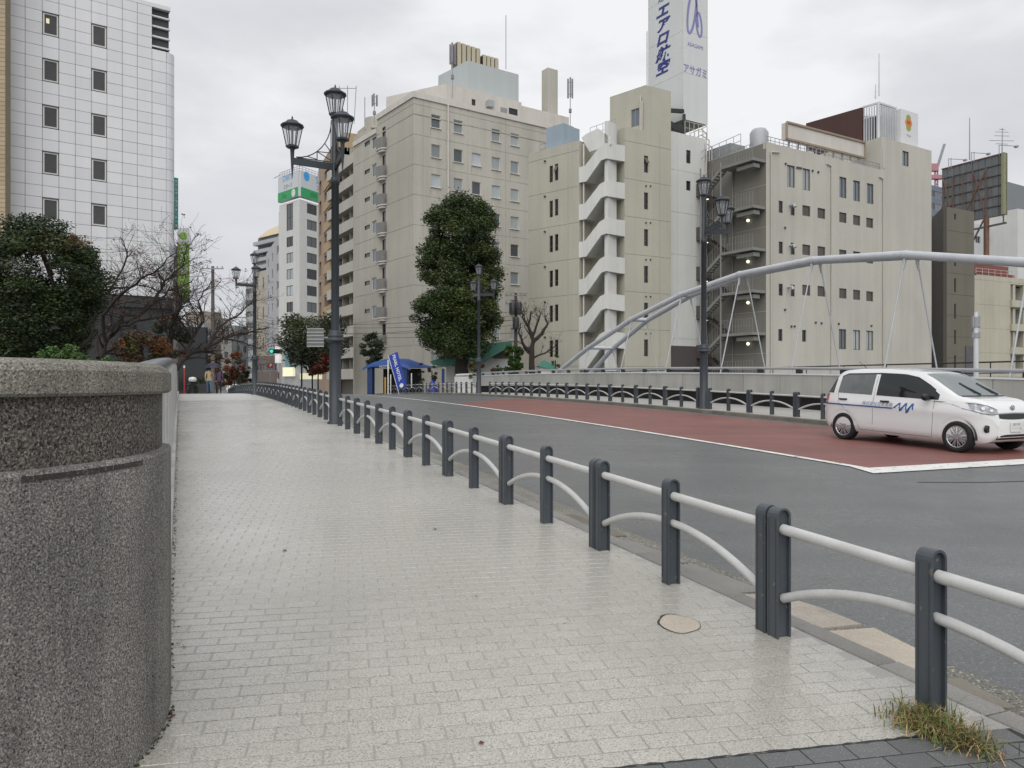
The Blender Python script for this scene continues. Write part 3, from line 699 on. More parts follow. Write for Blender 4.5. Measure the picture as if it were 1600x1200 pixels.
def glass(name, col, rough=.06, curtain=False, rnd=.25):
    m = M(name, col, rough, .10, .9, rnd=rnd, spec=.55)
    if curtain:
        t = m.node_tree; p = t.nodes['Principled BSDF']; src = p.inputs['Base Color'].links[0].from_socket
        wv = t.nodes.new('ShaderNodeTexWave'); wv.inputs['Scale'].default_value = 5.5; wv.inputs['Distortion'].default_value = 2.5; wv.bands_direction = 'X'
        geo = t.nodes.new('ShaderNodeTexCoord'); t.links.new(geo.outputs['Object'], wv.inputs[0])
        mm = t.nodes.new('ShaderNodeMath'); mm.operation = 'MULTIPLY_ADD'; mm.inputs[1].default_value = .5; mm.inputs[2].default_value = .6; t.links.new(wv.outputs['Fac'], mm.inputs[0])
        h = t.nodes.new('ShaderNodeHueSaturation'); t.links.new(src, h.inputs['Color']); t.links.new(mm.outputs[0], h.inputs['Value']); t.links.new(h.outputs[0], p.inputs['Base Color'])
    return m
g_dark = glass('dark_window_glass', (.022, .025, .027))
g_curt = glass('curtained_window_glass', (.40, .435, .445), .12, True, .35)
g_mid = glass('grey_window_glass', (.11, .125, .135), .08, True, .3)
g_blue = glass('bluish_window_glass', (.14, .17, .20), .06)
m_lampon = M('lit_lamp', (1.0, .93, .74), .5, 0, emit=1.5)

def dish(mb, c, n, r=.16, d=.2):
    c = Vector(c); mb.tube([c, c + Vector(n) * d], [r, r * .8], 8)
def roof_rail(mb, pts, h=1.1, step=1.2, r=.03):
    for a, b in zip(pts, pts[1:]):
        a = Vector(a); b = Vector(b); L = (b - a).length; n = max(1, int(L / step))
        for z in (h, h * .5): mb.tube([a + Vector((0, 0, z)), b + Vector((0, 0, z))], r, 5)
        for i in range(n + 1): p = a.lerp(b, i / n); mb.tube([p, p + Vector((0, 0, h))], r, 5)

# ================= beige building with steel stairs (right)
W = Wall(px2(1197, 60), (39.35, 72.0)); WR = W
R = thing('beige_office_building', 'broad beige building with steel outdoor stairs, red brown roof box and rooftop signboard', 'building', W.pt(0, -.4))
zt = W.uv(1197, 222)[1]; a_step = W.uv(1377, 0)[0]; a_end = W.uv(1455.5, 0)[0]; zt2 = W.uv(1378, 214)[1]
def uvbox(W, x0, y0, x1, y1):
    xm = (x0 + x1) / 2; return W.uv(x0)[0], W.uv(x1)[0], W.uv(xm, y1)[1], W.uv(xm, y0)[1]
tall = [(1230.4, 262, 1241.4, 289), (1254.7, 267, 1265.3, 294), (1312.4, 280, 1322, 306), (1334, 285.7, 1343, 311), (1355, 290, 1364.4, 315.4)]
top1 = [(1410.4, 239, 1419.7, 257)]
low = [(1311, 517.5, 1322, 542.5), (1333, 519, 1344, 543.5), (1354, 519.5, 1364, 544.5)]
slot = [(1217, 515.5, 1222, 531.5), (1254, 517, 1259, 532.5)]
vents = []
cols = [(1217.2, 1222.8), (1236, 1241.3), (1254.5, 1265.4), (1278, 1289), (1311.8, 1322.4), (1333.5, 1343.8), (1354, 1364)]
rows = [[(315.4, 331), (320, 335), (323, 336), (327, 340), (333.5, 346.5), (338, 350.5), (342, 354.5)],
        [(379, 395), (380.5, 397), (384, 397), (387, 399.5), (392, 404.5), (394.5, 407), (398, 410)],
        [(444.5, 461), (446, 462), (447, 460), (448.5, 462), (452, 465), (454.5, 467), (457, 469)]]
holes = []; wins = []
def addw(lst, W, x0, y0, x1, y1, w, h, fm, pm, st):
    a0, a1, z0, z1 = uvbox(W, x0, y0, x1, y1); ac, zc = (a0 + a1) / 2, (z0 + z1) / 2
    w = w or round(a1 - a0, 1); h = h or round(z1 - z0, 1)
    lst.append((ac - w / 2, ac + w / 2, zc - h / 2, zc + h / 2, fm, pm, st))
for q in tall: addw(wins, W, *q, .95, 1.75, m_frame_d, g_blue if q[0] > 1300 else g_curt, 'slide')
for q in top1: addw(wins, W, *q, 1.0, 1.35, m_frame_d, g_blue, 'slide')
for q in low: addw(wins, W, *q, 1.0, 1.7, m_frame_d, g_mid if q[0] < 1330 else g_curt, 'slide')
for q in slot: addw(wins, W, *q, .5, .95, m_frame_d, g_dark, 'plain')
for r_ in rows:
    for (x0, x1), (y0, y1) in zip(cols, r_):
        if x1 - x0 < 7: addw(wins, W, x0, y0, x1, y1, .5, .95, m_frame_d, g_dark, 'plain')
        else: addw(wins, W, x0, y0, x1, y1, 1.0, .85, m_frame_d, g_mid, 'louver')
wb = MB()
facade(wb, W, 0, a_step, -.4, zt, wins)
facade(wb, W, a_step, a_end, -.4, zt2, [h for h in wins if h[0] > a_step])
back = lambda a, d: tuple((W.A + W.D * a - W.n * d))
def rbox(a0, a1, d0, d1, z0, z1, top=True, skip=()):
    solid(wb, [back(a0, d0), back(a1, d0), back(a1, d1), back(a0, d1)], z0, z1, 0, skip, top)
rbox(0, a_step, 0, 9.5, -.4, zt - .5, True, (0,)); rbox(a_step, a_end, 0, 12, -.4, zt2, True, (0,))
W.box(wb, -.02, a_step, zt - .5, zt + .02, -.28, -.02); wb.quad(*[Vector((*back(0, d), z)) for d, z in ((0, zt - .6), (9.5, zt - .6), (9.5, zt), (0, zt))])
W.box(wb, a_step + .15, a_step + .5, zt + .2, zt2 - 1.0, .02, .03)
wb.build('wall', m_beige, R)
for h in wins: window(W, *h[:4], R, h[4], h[5], h[6])
for px_, y0 in ((1203.5, 238), (1298, 260), (1379, 280)):
    a = W.uv(px_)[0]; m = MB(); m.tube([W.pt(a, -.3, .09), W.pt(a, W.uv(px_, y0)[1], .09)], .055, 7)
    m.tube([W.pt(a, W.uv(px_, y0)[1], .09), W.pt(a + (1.0 if px_ < 1250 else -.6), W.uv(px_, y0)[1] + .12, .09)], .055, 7); m.build('drain_pipe', m_beige, R)
for px_, py_ in ((1234, 321), (1234, 384), (1231, 449)):
    m = MB(); a, z = W.uv(px_, py_); m.tube([W.pt(a, z, 0), W.pt(a, z, .4), W.pt(a, z - .22, .5)], [.09, .13, .15], 8); m.build('vent_hood', m_tank, R)
for px_, py_ in ((1227, 256), (1245, 262), (1248, 262.5), (1251, 263), (1269, 267), (1278, 269), (1226, 356), (1226, 419), (1226, 484), (1236, 510), (1241, 510), (1274, 504), (1283, 505), (1310, 506), (1361, 509)):
    m = MB(); a, z = W.uv(px_, py_); m.tube([W.pt(a, z, 0), W.pt(a, z, .1)], .09, 7); m.build('vent_cap', m_joint, R)
# roof signboard
a0, _ = W.uv(1229, 200, -1.2); a1, _ = W.uv(1351, 200, -1.2)
z0a, z1a = W.uv(1229, 217, -1.2)[1], W.uv(1229, 191, -1.2)[1]; z0b, z1b = W.uv(1351, 247, -1.2)[1], W.uv(1351, 223, -1.2)[1]
m = MB(); m.prism([W.pt(a0, z0a, -1.2), W.pt(a1, z0b, -1.2), W.pt(a1, z1b, -1.2), W.pt(a0, z1a, -1.2)], W.N * -.5); bo = m.build('roof_signboard', m_pale, R)
m = MB()
for (p, q) in (((a0, z1a), (a1, z1b)), ((a0, z0a), (a1, z0b)), ((a0, z0a), (a0, z1a)), ((a1, z0b), (a1, z1b))): m.bar(W.pt(*p, -1.17), W.pt(*q, -1.17), .16, .16)
m.build('signboard_trim', M('tan_trim', (.30, .235, .17), .7, .15, 1), bo)
m = MB()
for k in range(9):
    a = a0 + (a1 - a0) * (k + .5) / 9; m.bar(W.pt(a, zt - .6, -1.6), W.pt(a, z0a + (z0b - z0a) * (k + .5) / 9, -1.4), .12, .12)
m.build('signboard_leg', m_grey_metal, R)
m = MB(); roof_rail(m, [W.pt(.2, zt, -.15), W.pt(a_step, zt, -.15)], .55, .5, .025); m.build('roof_railing', m_grey_metal, R)
rr = random.Random(5)
for k in range(9):
    a = 1.5 + k * 1.7 + rr.uniform(-.3, .3); m = MB(); h = rr.uniform(.5, .95); W.box(m, a, a + rr.uniform(.7, 1.1), zt - .5, zt + h - .2, -2.0, -1.25); m.build('air_conditioner', m_tank if k % 3 else m_pale, R)
m = MB(); c = W.pt(1.3, zt - .3, -1.8); m.lathe([(.45, 0), (.5, .2), (.5, .25)], 12, c); m.lathe([(.72, .35), (.74, 1.7), (.55, 2.0), (.2, 2.1)], 16, c); m.build('water_tank', m_tank, R)
# red brown roof box, white fins, sign with emblem
P0 = Vector((33.2, 69.45)); dl = Vector((-3.7, 4.7)).normalized(); zb_, zt_ = 23.3, 26.95
LW = Wall(P0 + dl * 7.2, P0); RWl = Wall(P0, P0 + W.D * 5.6)
af = LW.L - 1.55
m = MB(); LW.box(m, 0, af, zb_ - 1.6, zt_, -.3, 0); m.build('red_brown_panel', m_redbrown, R)
m = MB(); LW.box(m, 0, LW.L, zb_ - 1.8, zb_ - 1.3, -3, -.35); m.build('roof_plinth', m_beige, R)
fin = MB(); fin.box((0, 0, 1.8), (.05, .12, 3.6)); _o = fin.build('src', m_steelw); me_fin = _o.data; bpy.data.objects.remove(_o)
m = MB(); LW.box(m, af + .05, LW.L - .3, zb_, zt_ - .9, -1.2, -.8); m.build('dark_interior_panel', M('interior_shade', (.03, .033, .04), .7), R)  # dark panel standing in for the shaded interior behind the fins
a = af + .12
while a < LW.L - .05: inst('fin', me_fin, R, LW.pt(a, zb_ - .1, -.1), LW.rz); a += .235
a = .25
while a < 2.6: inst('fin', me_fin, R, RWl.pt(a, zb_ - .1, -.1), RWl.rz); a += .26
m = MB(); m.bar(LW.pt(af, zt_, -.1), LW.pt(LW.L, zt_, -.1), .16, .16); m.bar(RWl.pt(0, zt_, -.1), RWl.pt(2.8, zt_, -.1), .16, .16); m.bar(RWl.pt(0, zt_ - .02, -.1), RWl.pt(0, zb_, -.1), .2, .2)
m.bar(LW.pt(af, zt_ - .1, -3), RWl.pt(2.8, zt_ - .1, -2.5), .14, .14); m.bar(RWl.pt(.1, zt_ - .7, -2), RWl.pt(2.8, zt_ - .7, -.2), .14, .14); m.build('fin_frame', m_steelw, R)
m = MB(); RWl.box(m, 0, 2.7, zb_ - .1, zb_ + 2.6, -3, -1.2); m.build('plant_housing', m_greyb, R)
m = MB(); RWl.box(m, 2.75, 5.55, zb_ + .3, zt_ - .15, -1.6, .35); sb = m.build('emblem_sign', M('sign_white', (.66, .66, .67), .5, .03, 1), R)
m = MB()
for (x, z, mi_) in ((4.0, 2.75, 0), (4.0, 2.0, 0)):
    m.add([RWl.pt(x + .42 * cos(k * pi / 3 + pi / 6), zb_ + z + .42 * sin(k * pi / 3 + pi / 6) * 1.05, .356) for k in range(6)], [tuple(range(6))], 0)
for (x, z) in ((3.72, 2.4), (4.28, 2.4), (4.0, 2.38)):
    m.add([RWl.pt(x + .30 * cos(k * pi / 3), zb_ + z + .33 * sin(k * pi / 3), .362) for k in range(6)], [tuple(range(6))], 1)
text_into(m, 'Mori', .36, RWl.pt(4.05, zb_ + 1.2, .36), RWl.X, RWl.Z, 2)
m.build('emblem', [M('emblem_green', (.30, .32, .06), .5), M('emblem_orange', (.70, .22, .05), .5), M('emblem_grey', (.25, .27, .3), .5)], sb)
for px_, y0, y1, dd in ((1373.5, 84, 160, 0), (1368, 128, 165, .6)):
    m = MB(); c = px2(px_, 67.4 + dd); m.tube([(c.x, c.y, zt_ - .2), (c.x, c.y, zat(y0, 67.4))], [.06, .035], 6); m.build('lightning_rod', m_steelw, R)
# outdoor steel stairs on the left flank
SW = Wall(px2(1197, 60) + Vector((-.53, .848)) * 9.5, px2(1197, 60))
m = MB(); facade(m, SW, 0, SW.L, -.4, zt - .05, [], (), [zt - 3.3 * k for k in range(1, 6)]); m.build('flank_wall', M('dark_flank_render', (.20, .19, .165), .85, .1, .3, streak=.15), R)  # the flank's render is a darker colour of its own
m_stair = M('stair_steel', (.22, .22, .205), .6, .12, 1); m_stairb = M('stair_brown_panel', (.085, .072, .068), .6, .1, 1)
E = SW.L
for k in range(6):
    z = zat(329.5 + 65 * (k - 1), 60.5) if k else zat(257, 60.5)
    m = MB(); SW.box(m, E - 3.3, E - .02, z, z + .22, .02, 1.5); SW.box(m, E - 1.9, E - .2, z - .42, z - .12, .5, 1.2)
    ldg = m.build('stair_landing', m_stair, R)
    m = MB()
    roof_rail(m, [SW.pt(E - .1, z + .22, 1.45), SW.pt(E - 3.2, z + .22, 1.45)], 1.05, .28, .018); m.build('landing_railing', m_stair, ldg)
    # flight down to the mid landing, open treads
    m = MB(); z2 = z - 1.62
    for o_ in (.85, 1.5): m.prism([SW.pt(E - 3.3, z + .2, o_), SW.pt(E - 5.5, z2 + .2, o_), SW.pt(E - 5.5, z2 - .08, o_), SW.pt(E - 3.3, z - .1, o_)], SW.N * -.05)
    for j in range(9): SW.box(m, E - 3.35 - (j + 1) * .235, E - 3.35 - j * .235, z - j * .18 - .06, z - j * .18, .86, 1.46)
    m.tube([SW.pt(E - 3.3, z + 1.2, 1.45), SW.pt(E - 5.5, z2 + 1.2, 1.45)], .022, 5)
    for j in range(8): a_ = E - 3.4 - j * .27; zz = z - (j * .27 + .1) * .74; m.tube([SW.pt(a_, zz + .1, 1.45), SW.pt(a_, zz + 1.15, 1.45)], .014, 4)
    m.build('stair_flight', m_stair, R)
    m = MB(); SW.box(m, E - 7.4, E - 5.5, z2 - .05, z2 + .15, .02, 1.5); SW.box(m, E - 7.4, E - 5.5, z2 + .15, z2 + 1.05, 1.46, 1.5); SW.box(m, E - 7.42, E - 7.38, z2 + .15, z2 + 1.05, .02, 1.46)
    m.build('mid_landing', m_stairb, R)
    m = MB(); z3 = z2 - 1.62
    for o_ in (.06, .78): m.prism([SW.pt(E - 5.5, z2 + .2, o_), SW.pt(E - 3.3, z3 + .2, o_), SW.pt(E - 3.3, z3 - .1, o_), SW.pt(E - 5.5, z2 - .08, o_)], SW.N * -.05)
    for j in range(9): SW.box(m, E - 5.45 + j * .235, E - 5.45 + (j + 1) * .235, z2 - j * .18 - .06, z2 - j * .18, .08, .74)
    m.build('stair_return_flight', m_stairb, R)
    for (aa, zz, rr_) in ((E - 1.6, z - 1.5 + (.6 if not k else 0), .13), (E - 5.9, z2 - .9, .12)):
        m = MB(); m.lathe([(.001, -rr_), (rr_ * .7, -rr_ * .7), (rr_, 0), (rr_ * .7, rr_ * .7), (.001, rr_)], 10, SW.pt(aa, zz + .9, .22)); m.build('stair_lamp', m_lampon, R)
m = MB()
for o_ in (.1, 1.48):
    for aa in (E - 3.3, E - 5.5, E - 7.4): m.bar(SW.pt(aa, -.4, o_), SW.pt(aa, zt - 1.0, o_), .1, .1)
m.build('stair_post', m_stair, R)
m = MB(); roof_rail(m, [SW.pt(E - 2.0, zt, .6), SW.pt(E - 5.5, zt - .4, .9), SW.pt(E - 7.5, zt - .8, .9)], 1.1, .6, .025); m.build('stair_head_railing', m_grey_metal, R)
m = MB(); SW.box(m, 1.0, 5.0, zt - .1, zt + 1.3, -2.8, -1.0); m.build('roof_plant_box', m_greyb, R)

# ================= olive apartment block with white balustrade stairs
WL = Wall((1.39, 64.2), (5.3, 60.65)); WO = Wall((8.8, 60.0), (12.9, 62.35))
O = thing('olive_apartment_building', 'olive beige apartment block with white zigzag balustrade stairs on its corner', 'building', WO.pt(0, -.4))
zl = WL.uv(905, 219)[1]; zr = WO.uv(977, 198)[1]; aL = WL.uv(905)[0]
hl = []; 
for k in range(6):
    y = 259.5 + 54.6 * k
    for (x0, x1, dy, st) in ((858.7, 863.6, 0, 'tall'), (867, 872, -3 + k * .35, 'awning' if k == 0 else 'tall')): addw(hl, WL, x0, y + dy, x1, y + 25 + dy, .36, 1.35, m_frame_d, g_dark, st)
hr = []
for k in range(6): addw(hr, WO, 1006.5, 243.7 + 57.4 * k, 1012.7, 269.5 + 57.4 * k, .42, 1.35, m_frame_d, g_dark, 'awning' if k == 0 else 'tall')
wb = MB()
facade(wb, WL, 0, aL, -.4, zl, hl, [WL.uv(887.5)[0]], [WL.uv(870, 298 + 55 * k)[1] for k in range(-1, 6)])
facade(wb, WO, 0, WO.L, -.4, zr, hr, [WO.uv(1031)[0]], [WO.uv(1010, 284 + 57.8 * k)[1] for k in range(-1, 6)])
bl = lambda a, d: tuple(WL.A + WL.D * a - WL.n * d); bo_ = lambda a, d: tuple(WO.A + WO.D * a - WO.n * d)
solid(wb, [bl(0, 0), bl(aL, 0), bl(aL, 3.4), bl(0, 6)], -.4, zl - .02, 0, (0,))
solid(wb, [bo_(0, 0), bo_(WO.L, 0), bo_(WO.L, 7), bo_(0, 7)], -.4, zr - .02, 0, (0,))
core = [bl(aL - .2, 1.55), bo_(.25, 1.55), bo_(.25, 7), bl(aL - .3, 7)]
solid(wb, core, -.4, zl - .3)
# penthouse over the right block
a9 = WO.uv(1009)[0]; zp = WO.uv(1009, 133)[1]
facade(wb, WO, a9, WO.L, zr, zp, [], (), []); pw = Wall(Vector(bo_(a9, 0)) + Vector((-.70, .714)) * 3.6, Vector(bo_(a9, 0)))
facade(wb, pw, 0, pw.L, zr - 1.2, zp - .02, [(pw.uv(986)[0], pw.uv(999)[0], pw.uv(992, 198)[1], pw.uv(992, 170)[1])])
solid(wb, [bo_(a9, 0), bo_(WO.L, 0), bo_(WO.L, 5.5), tuple(pw.A + Vector((1.5, 2.0))), tuple(pw.A)], zr - .5, zp, 0, (0, 4))
wb.build('wall', m_olive, O)
window(pw, pw.uv(986)[0], pw.uv(999)[0], pw.uv(992, 198)[1], pw.uv(992, 170)[1], O, m_frame_g, g_blue, 'slide', name='roof_door')
for h in hl: window(WL, *h[:4], O, h[4], h[5], h[6])
for h in hr: window(WO, *h[:4], O, h[4], h[5], h[6])
m = MB()
for k in range(6):
    dish(m, WL.pt(*WL.uv(852, 252 + 55 * k)), WL.N, .09, .14)
m.build('vent_cap', m_joint, O)
m = MB()
for k in range(1, 6):
    for px_ in (1009, 1016): dish(m, WO.pt(*WO.uv(px_, 233 + 57.6 * k)), WO.N, .07, .1)
m.build('vent_cap', m_joint, O)
m = MB(); m.tube([WL.pt(WL.uv(909)[0], 0, -.25), WL.pt(WL.uv(909)[0], zl - .3, -.25)], .07, 7); m.build('drain_pipe', m_pale, O)
# stairs: balustrade follows two planes that meet at the corner px 947
K = px2(947, 59.0); CL = Wall(WL.A + WL.D * (aL + .02), K); CR = Wall(K, WO.A + WO.D * .02)
ms_in = M('stair_soffit', (.52, .52, .49), .8, .06, .8)
for k in range(6):
    dy = 58.6 * k
    def cl(x, y): return CL.uv(x, y + dy)
    def crr(x, y): return CR.uv(x, y + dy)
    polyL = [cl(904.5, 261), cl(913.5, 259.5), cl(937, 229), cl(947, 223.5), cl(947, 247.5), cl(939, 250.5), cl(916, 283.5), cl(904.5, 285.5)]
    polyR = [crr(947, 223.5), crr(978, 227.5), crr(978, 252.5), crr(947, 247.5)]
    m = MB(); m.prism([CL.pt(a, z) for a, z in polyL], CL.N * -.14); m.prism([CR.pt(a, z) for a, z in polyR], CR.N * -.14)
    bal_ = m.build('stair_balustrade', m_stairw, O)
    m = MB()
    lo = [polyL[4], polyL[5], polyL[6], polyL[7]]
    m.prism([CL.pt(a, z + .02, -.15) for a, z in lo] + [CL.pt(a, z + .26, -.15) for a, z in lo[::-1]], CL.N * -1.35)
    m.prism([CR.pt(a, z + .02, -.15) for a, z in (polyR[3], polyR[2])] + [CR.pt(a, z + .25, -.15) for a, z in (polyR[2], polyR[3])], CR.N * -1.5)
    m.build('stair_slab', ms_in, O)
m = MB(); a_, _ = CL.uv(947); CL.box(m, a_ - .34, a_ - .02, -.4, polyL[0][1] + 18, -1.5, -.3); m.build('stair_pier', m_stairw, O)
m = MB(); dy = -58.6; pl = [CL.uv(x, y) for x, y in ((905, 214), (912, 208), (931, 199), (951, 214), (951, 224), (930, 232), (918, 236))]
m.prism([CL.pt(a, z, -.3) for a, z in pl], CL.N * -.14); m.build('stair_head_wall', m_stairw, O)
m = MB(); roof_rail(m, [WL.pt(.4, zl, -1.0), WL.pt(aL - 2, zl, -1.0)], .9, .5, .025); m.build('roof_railing', m_grey_metal, O)
m = MB(); c0 = pw.A - Vector((.3, .3)); roof_rail(m, [(c0.x - 1.4, c0.y - .3, zr - .2), (c0.x + .6, c0.y - 1.0, zr + .3)], 1.1, .5, .022); m.build('roof_handrail', m_bluegrey, O)
m = MB(); bw = Wall(px2(862, 63.2), px2(881, 62.2)); z0, z1 = zat(226, 63), zat(199, 63)
bw.box(m, -.1, bw.L, z0 - 1, z1, -1.9, 0); m.build('rooftop_unit', m_bluegrey, O)
m = MB(); bw2 = Wall(px2(881, 62.2), px2(898, 63.2)); bw2.box(m, 0, bw2.L * .95, z0 - 1, z1 + .1, -1.9, -.05); m.build('rooftop_unit', m_bluegrey, O)
m = MB(); bw2.box(m, .35, .8, z1 - .75, z1 - .3, -.04, -.02); m.build('unit_grille', m_joint, O)
m = MB()
for (x, z0_, z1_) in ((1002, 140, 195), (1004.5, 150, 200)): m.tube([pw.pt(pw.uv(x)[0], zat(z1_, 60), .12), pw.pt(pw.uv(x)[0], zat(z0_, 60), .12)], .06, 6)
m.build('roof_pipe', m_pale, O)

# ================= narrow white building with the sign tower
WW = Wall((12.96, 62.75), (16.5, 64.95))
B = thing('white_narrow_building', 'narrow white building with purple brown base and tall lettered sign tower on its roof', 'building', WW.pt(0, -.4))
ww = []
addw(ww, WW, 1072.5, 235, 1079, 255, .5, 1.1, m_frame_d, g_dark, 'plain'); addw(ww, WW, 1072.5, 283, 1079, 297.5, .5, .8, m_frame_d, g_dark, 'plain')
zw = WW.uv(1080, 212)[1]; zb2 = WW.uv(1080, 541)[1]
wb = MB(); facade(wb, WW, 0, WW.L, zb2, zw, ww, [WW.uv(1058)[0]], [WW.uv(1080, 270 + 65 * k)[1] for k in range(5)])
bw_ = lambda a, d: tuple(WW.A + WW.D * a - WW.n * d)
solid(wb, [bw_(0, 0), bw_(WW.L, 0), bw_(WW.L, 3), bw_(0, 3)], -.4, zw - .02, 0, (0,)); wb.build('wall', m_whiteb, B)
m = MB(); WW.box(m, -.01, WW.L + .01, -.4, zb2, -.1, .012); m.build('base_band', m_purple, B)
for h in ww: window(WW, *h[:4], B, h[4], h[5], h[6])
m = MB(); m.tube([WW.pt(WW.L - .25, 0, .08), WW.pt(WW.L - .25, zw - .3, .08)], .05, 6); m.build('drain_pipe', m_pale, B)
m = MB()
for a, o_ in ((1.75, 0), (.2, -.9)): m.bar(WW.pt(a, zw - .3, -.25 + o_), WW.pt(a, zw + 1.75, -.25 + o_), .22, .22)
m.bar(WW.pt(0, zw + 1.7, -.1), WW.pt(1.5, zw + 1.9, -.1), .25, .3); m.bar(WW.pt(0, zw + .6, -.1), WW.pt(1.4, zw + .3, -.1), .12, .5); m.build('tower_support', m_black, B)
m = MB(); roof_rail(m, [WW.pt(1.6, zw, .0), WW.pt(WW.L, zw, .0), WW.pt(WW.L + .1, zw, -2)], 1.1, .45, .025); m.build('roof_railing', m_pale, B)
m = MB()
for k in range(3): m.tube([WW.pt(WW.L + .25 + .3 * k, zw - 6, -.3), WW.pt(WW.L + .25 + .3 * k, zw + .6 - .5 * k, -.3), WW.pt(WW.L - .4, zw + .9 - .5 * k, -.3)], .05, 6)
m.build('roof_pipe', m_pale, B)
KT = px2(1068, 64.0); TL = Wall(KT + Vector((-.53, .848)) * 4.3, KT); TR = Wall(KT, KT + Vector((.848, .53)) * 2.78)
tz0, tz1 = TL.uv(1068, 186)[1], 39.0
m = MB(); solid(m, [tuple(TL.A), tuple(KT), tuple(TR.A + TR.D * TR.L), tuple(TL.A + TR.D * TR.L)], tz0, tz1); tw = m.build('sign_tower', m_tower_sign, B)
m = MB()
for Wq, s_ in ((TL, 0), (TR, TR.L - .08), (TL, TL.L - .1)): Wq.box(m, s_, s_ + .1, tz0, tz1, .0, .03)
for z in (27.5, 31.0, 34.5): TL.box(m, .1, TL.L - .1, z, z + .03, 0, .012); TR.box(m, .1, TR.L - .1, z, z + .03, 0, .012)
m.build('tower_trim', m_whiteb, B)
m = MB()
ac = TL.uv(1034.5)[0]
for k, ch in enumerate('エアロ航空'):
    z = TL.uv(1034.5, 19 + 21.6 * k + (2 if k > 2 else 0))[1]; text_into(m, ch, 1.22, TL.pt(ac, z, .02), TL.X * 1.3, TL.Z, 0, shear=.25, bold=.05)
text_into(m, 'AERO', .55, TL.pt(ac + .2, TL.uv(1034.5, -1)[1], .02), TL.X, TL.Z, 0, shear=.2); m.build('lettering', m_blue, tw)
m = MB()
ac = TR.uv(1086.5)[0]
m = MB(); text_into(m, 'アサガミ', .86, TR.pt(ac, TR.uv(1086, 112)[1], .02), TR.X * .84, TR.Z, 0, bold=.01)
m.build('sign_name', m_lilac, tw); m = MB(); text_into(m, 'ASAGAMI', .46, TR.pt(ac, TR.uv(1086, 72)[1], .02), TR.X * .95, TR.Z, 0)
m.build('sign_name_latin', m_lilac, tw)
def ribbon(pts, w_):
    m = MB()
    P = [Vector(p) for p in pts]; vs = []
    for i, p in enumerate(P):
        d = (P[min(i + 1, len(P) - 1)] - P[max(i - 1, 0)]).normalized(); n_ = Vector((-d.y, d.x)); wi = w_[i] if isinstance(w_, list) else w_
        for sg in (-1, 1):
            q = p + n_ * wi * sg; vs.append(TR.pt(ac + q.x, zlogo + q.y, .02))
    m.add(vs, [(2 * i, 2 * i + 1, 2 * i + 3, 2 * i + 2) for i in range(len(P) - 1)]); m.build('logo_loop', m_lilac, tw)
zlogo = TR.uv(1086, 30)[1]
def oval(cx_, cy_, rx, ry, tilt, wd, a0=0, a1=2 * pi):
    pts = []
    for k in range(29):
        a = a0 + (a1 - a0) * k / 28; x, y = rx * cos(a), ry * sin(a); pts.append((cx_ + x * cos(tilt) - y * sin(tilt), cy_ + x * sin(tilt) + y * cos(tilt)))
    ribbon(pts, wd)
oval(-.42, .55, .42, 1.9, -.16, .11); oval(.42, -.35, .30, 1.0, .12, .10); ribbon([(-.1, 3.0), (.12, 1.6), (.2, .4), (.3, -.6)], .11)
m = MB(); m.tube([(px2(1011, 66.5).x, 66.5, 24), (px2(1011, 66.5).x, 66.5, 32)], .06, 6); m.build('tower_pole', m_steelw, B)

# ================= big hotel
HR_ = Wall((-9.57, 74.6), (4.45, 84.2)); HL_ = Wall((-17.7, 85.9), (-9.57, 74.6))
H = thing('hotel_building', 'large stained grey beige hotel block with small curtained windows and rooftop cooling box', 'building', HR_.pt(0, -.4))
zh = HR_.uv(646, 152)[1]; wins = []
colsH = [674 + 7.2, 716, 744.5, 775, 804.3]
zt0 = HR_.uv(681, 179.6)[1]
for c_i, px_ in enumerate(colsH):
    a = HR_.uv(px_)[0]
    for k in range(9):
        if c_i == 2 and k == 0: continue
        z1 = zt0 - 2.935 * k - .03 * c_i; w_ = 1.05
        if z1 < 3: continue
        wins.append((a - w_ / 2, a + w_ / 2, z1 - 1.3, z1, m_frame_w, g_curt if (c_i * 7 + k * 3) % 5 else g_mid, 'sill'))
wb = MB()
facade(wb, HR_, 0, HR_.L, -.4, zh, wins, [HR_.uv(x)[0] for x in (661, 731, 790)], [zt0 + .62 - 2.935 * k for k in range(0, 9)], gw=.045)
wb.build('wall', m_hotel, H)
for h in wins: window(HR_, *h[:4], H, h[4], h[5], h[6], depth=.12)
m = MB()
for h in wins[::2]:
    HR_.box(m, h[0] - .09, h[0] - .05, h[2] - .75, h[2] - .1, 0, .012)
m.build('rain_stain_strip', M('stain_strip', (.30, .285, .25), .9), H)
hole_l = []; balc = []
for k in range(8):
    y = 232 + 44.3 * k
    a0, a1 = HL_.uv(581)[0], HL_.uv(587)[0]; z = HL_.uv(584, y)[1]; hole_l.append((a0, a1 + .2, z, z + 1.35, m_frame_w, g_blue, 'plain'))
    a0, a1 = HL_.uv(569.5)[0], HL_.uv(578)[0]; hole_l.append((a0, a1, z + .7, z + 1.15, m_frame_d, g_dark, 'plain'))
    a0, a1 = HL_.uv(597.2)[0], HL_.uv(602)[0]; z = HL_.uv(598, 231 + 43.8 * k)[1]; hole_l.append((a0, a1 + .1, z, z + 2.1, m_frame_d, g_dark, 'plain')); balc.append(z)
wb = MB()
a5 = HL_.uv(589.5)[0]; zls = zh - 1.35
facade(wb, HL_, a5, HL_.L, -.4, zh, [h for h in hole_l if h[0] > a5], (), [zt0 + .62 - 2.935 * k for k in range(0, 9)], gw=.045)
facade(wb, HL_, 0, a5, -.4, zls, [h for h in hole_l if h[0] < a5], (), [zt0 + .62 - 2.935 * k for k in range(1, 9)], gw=.045)
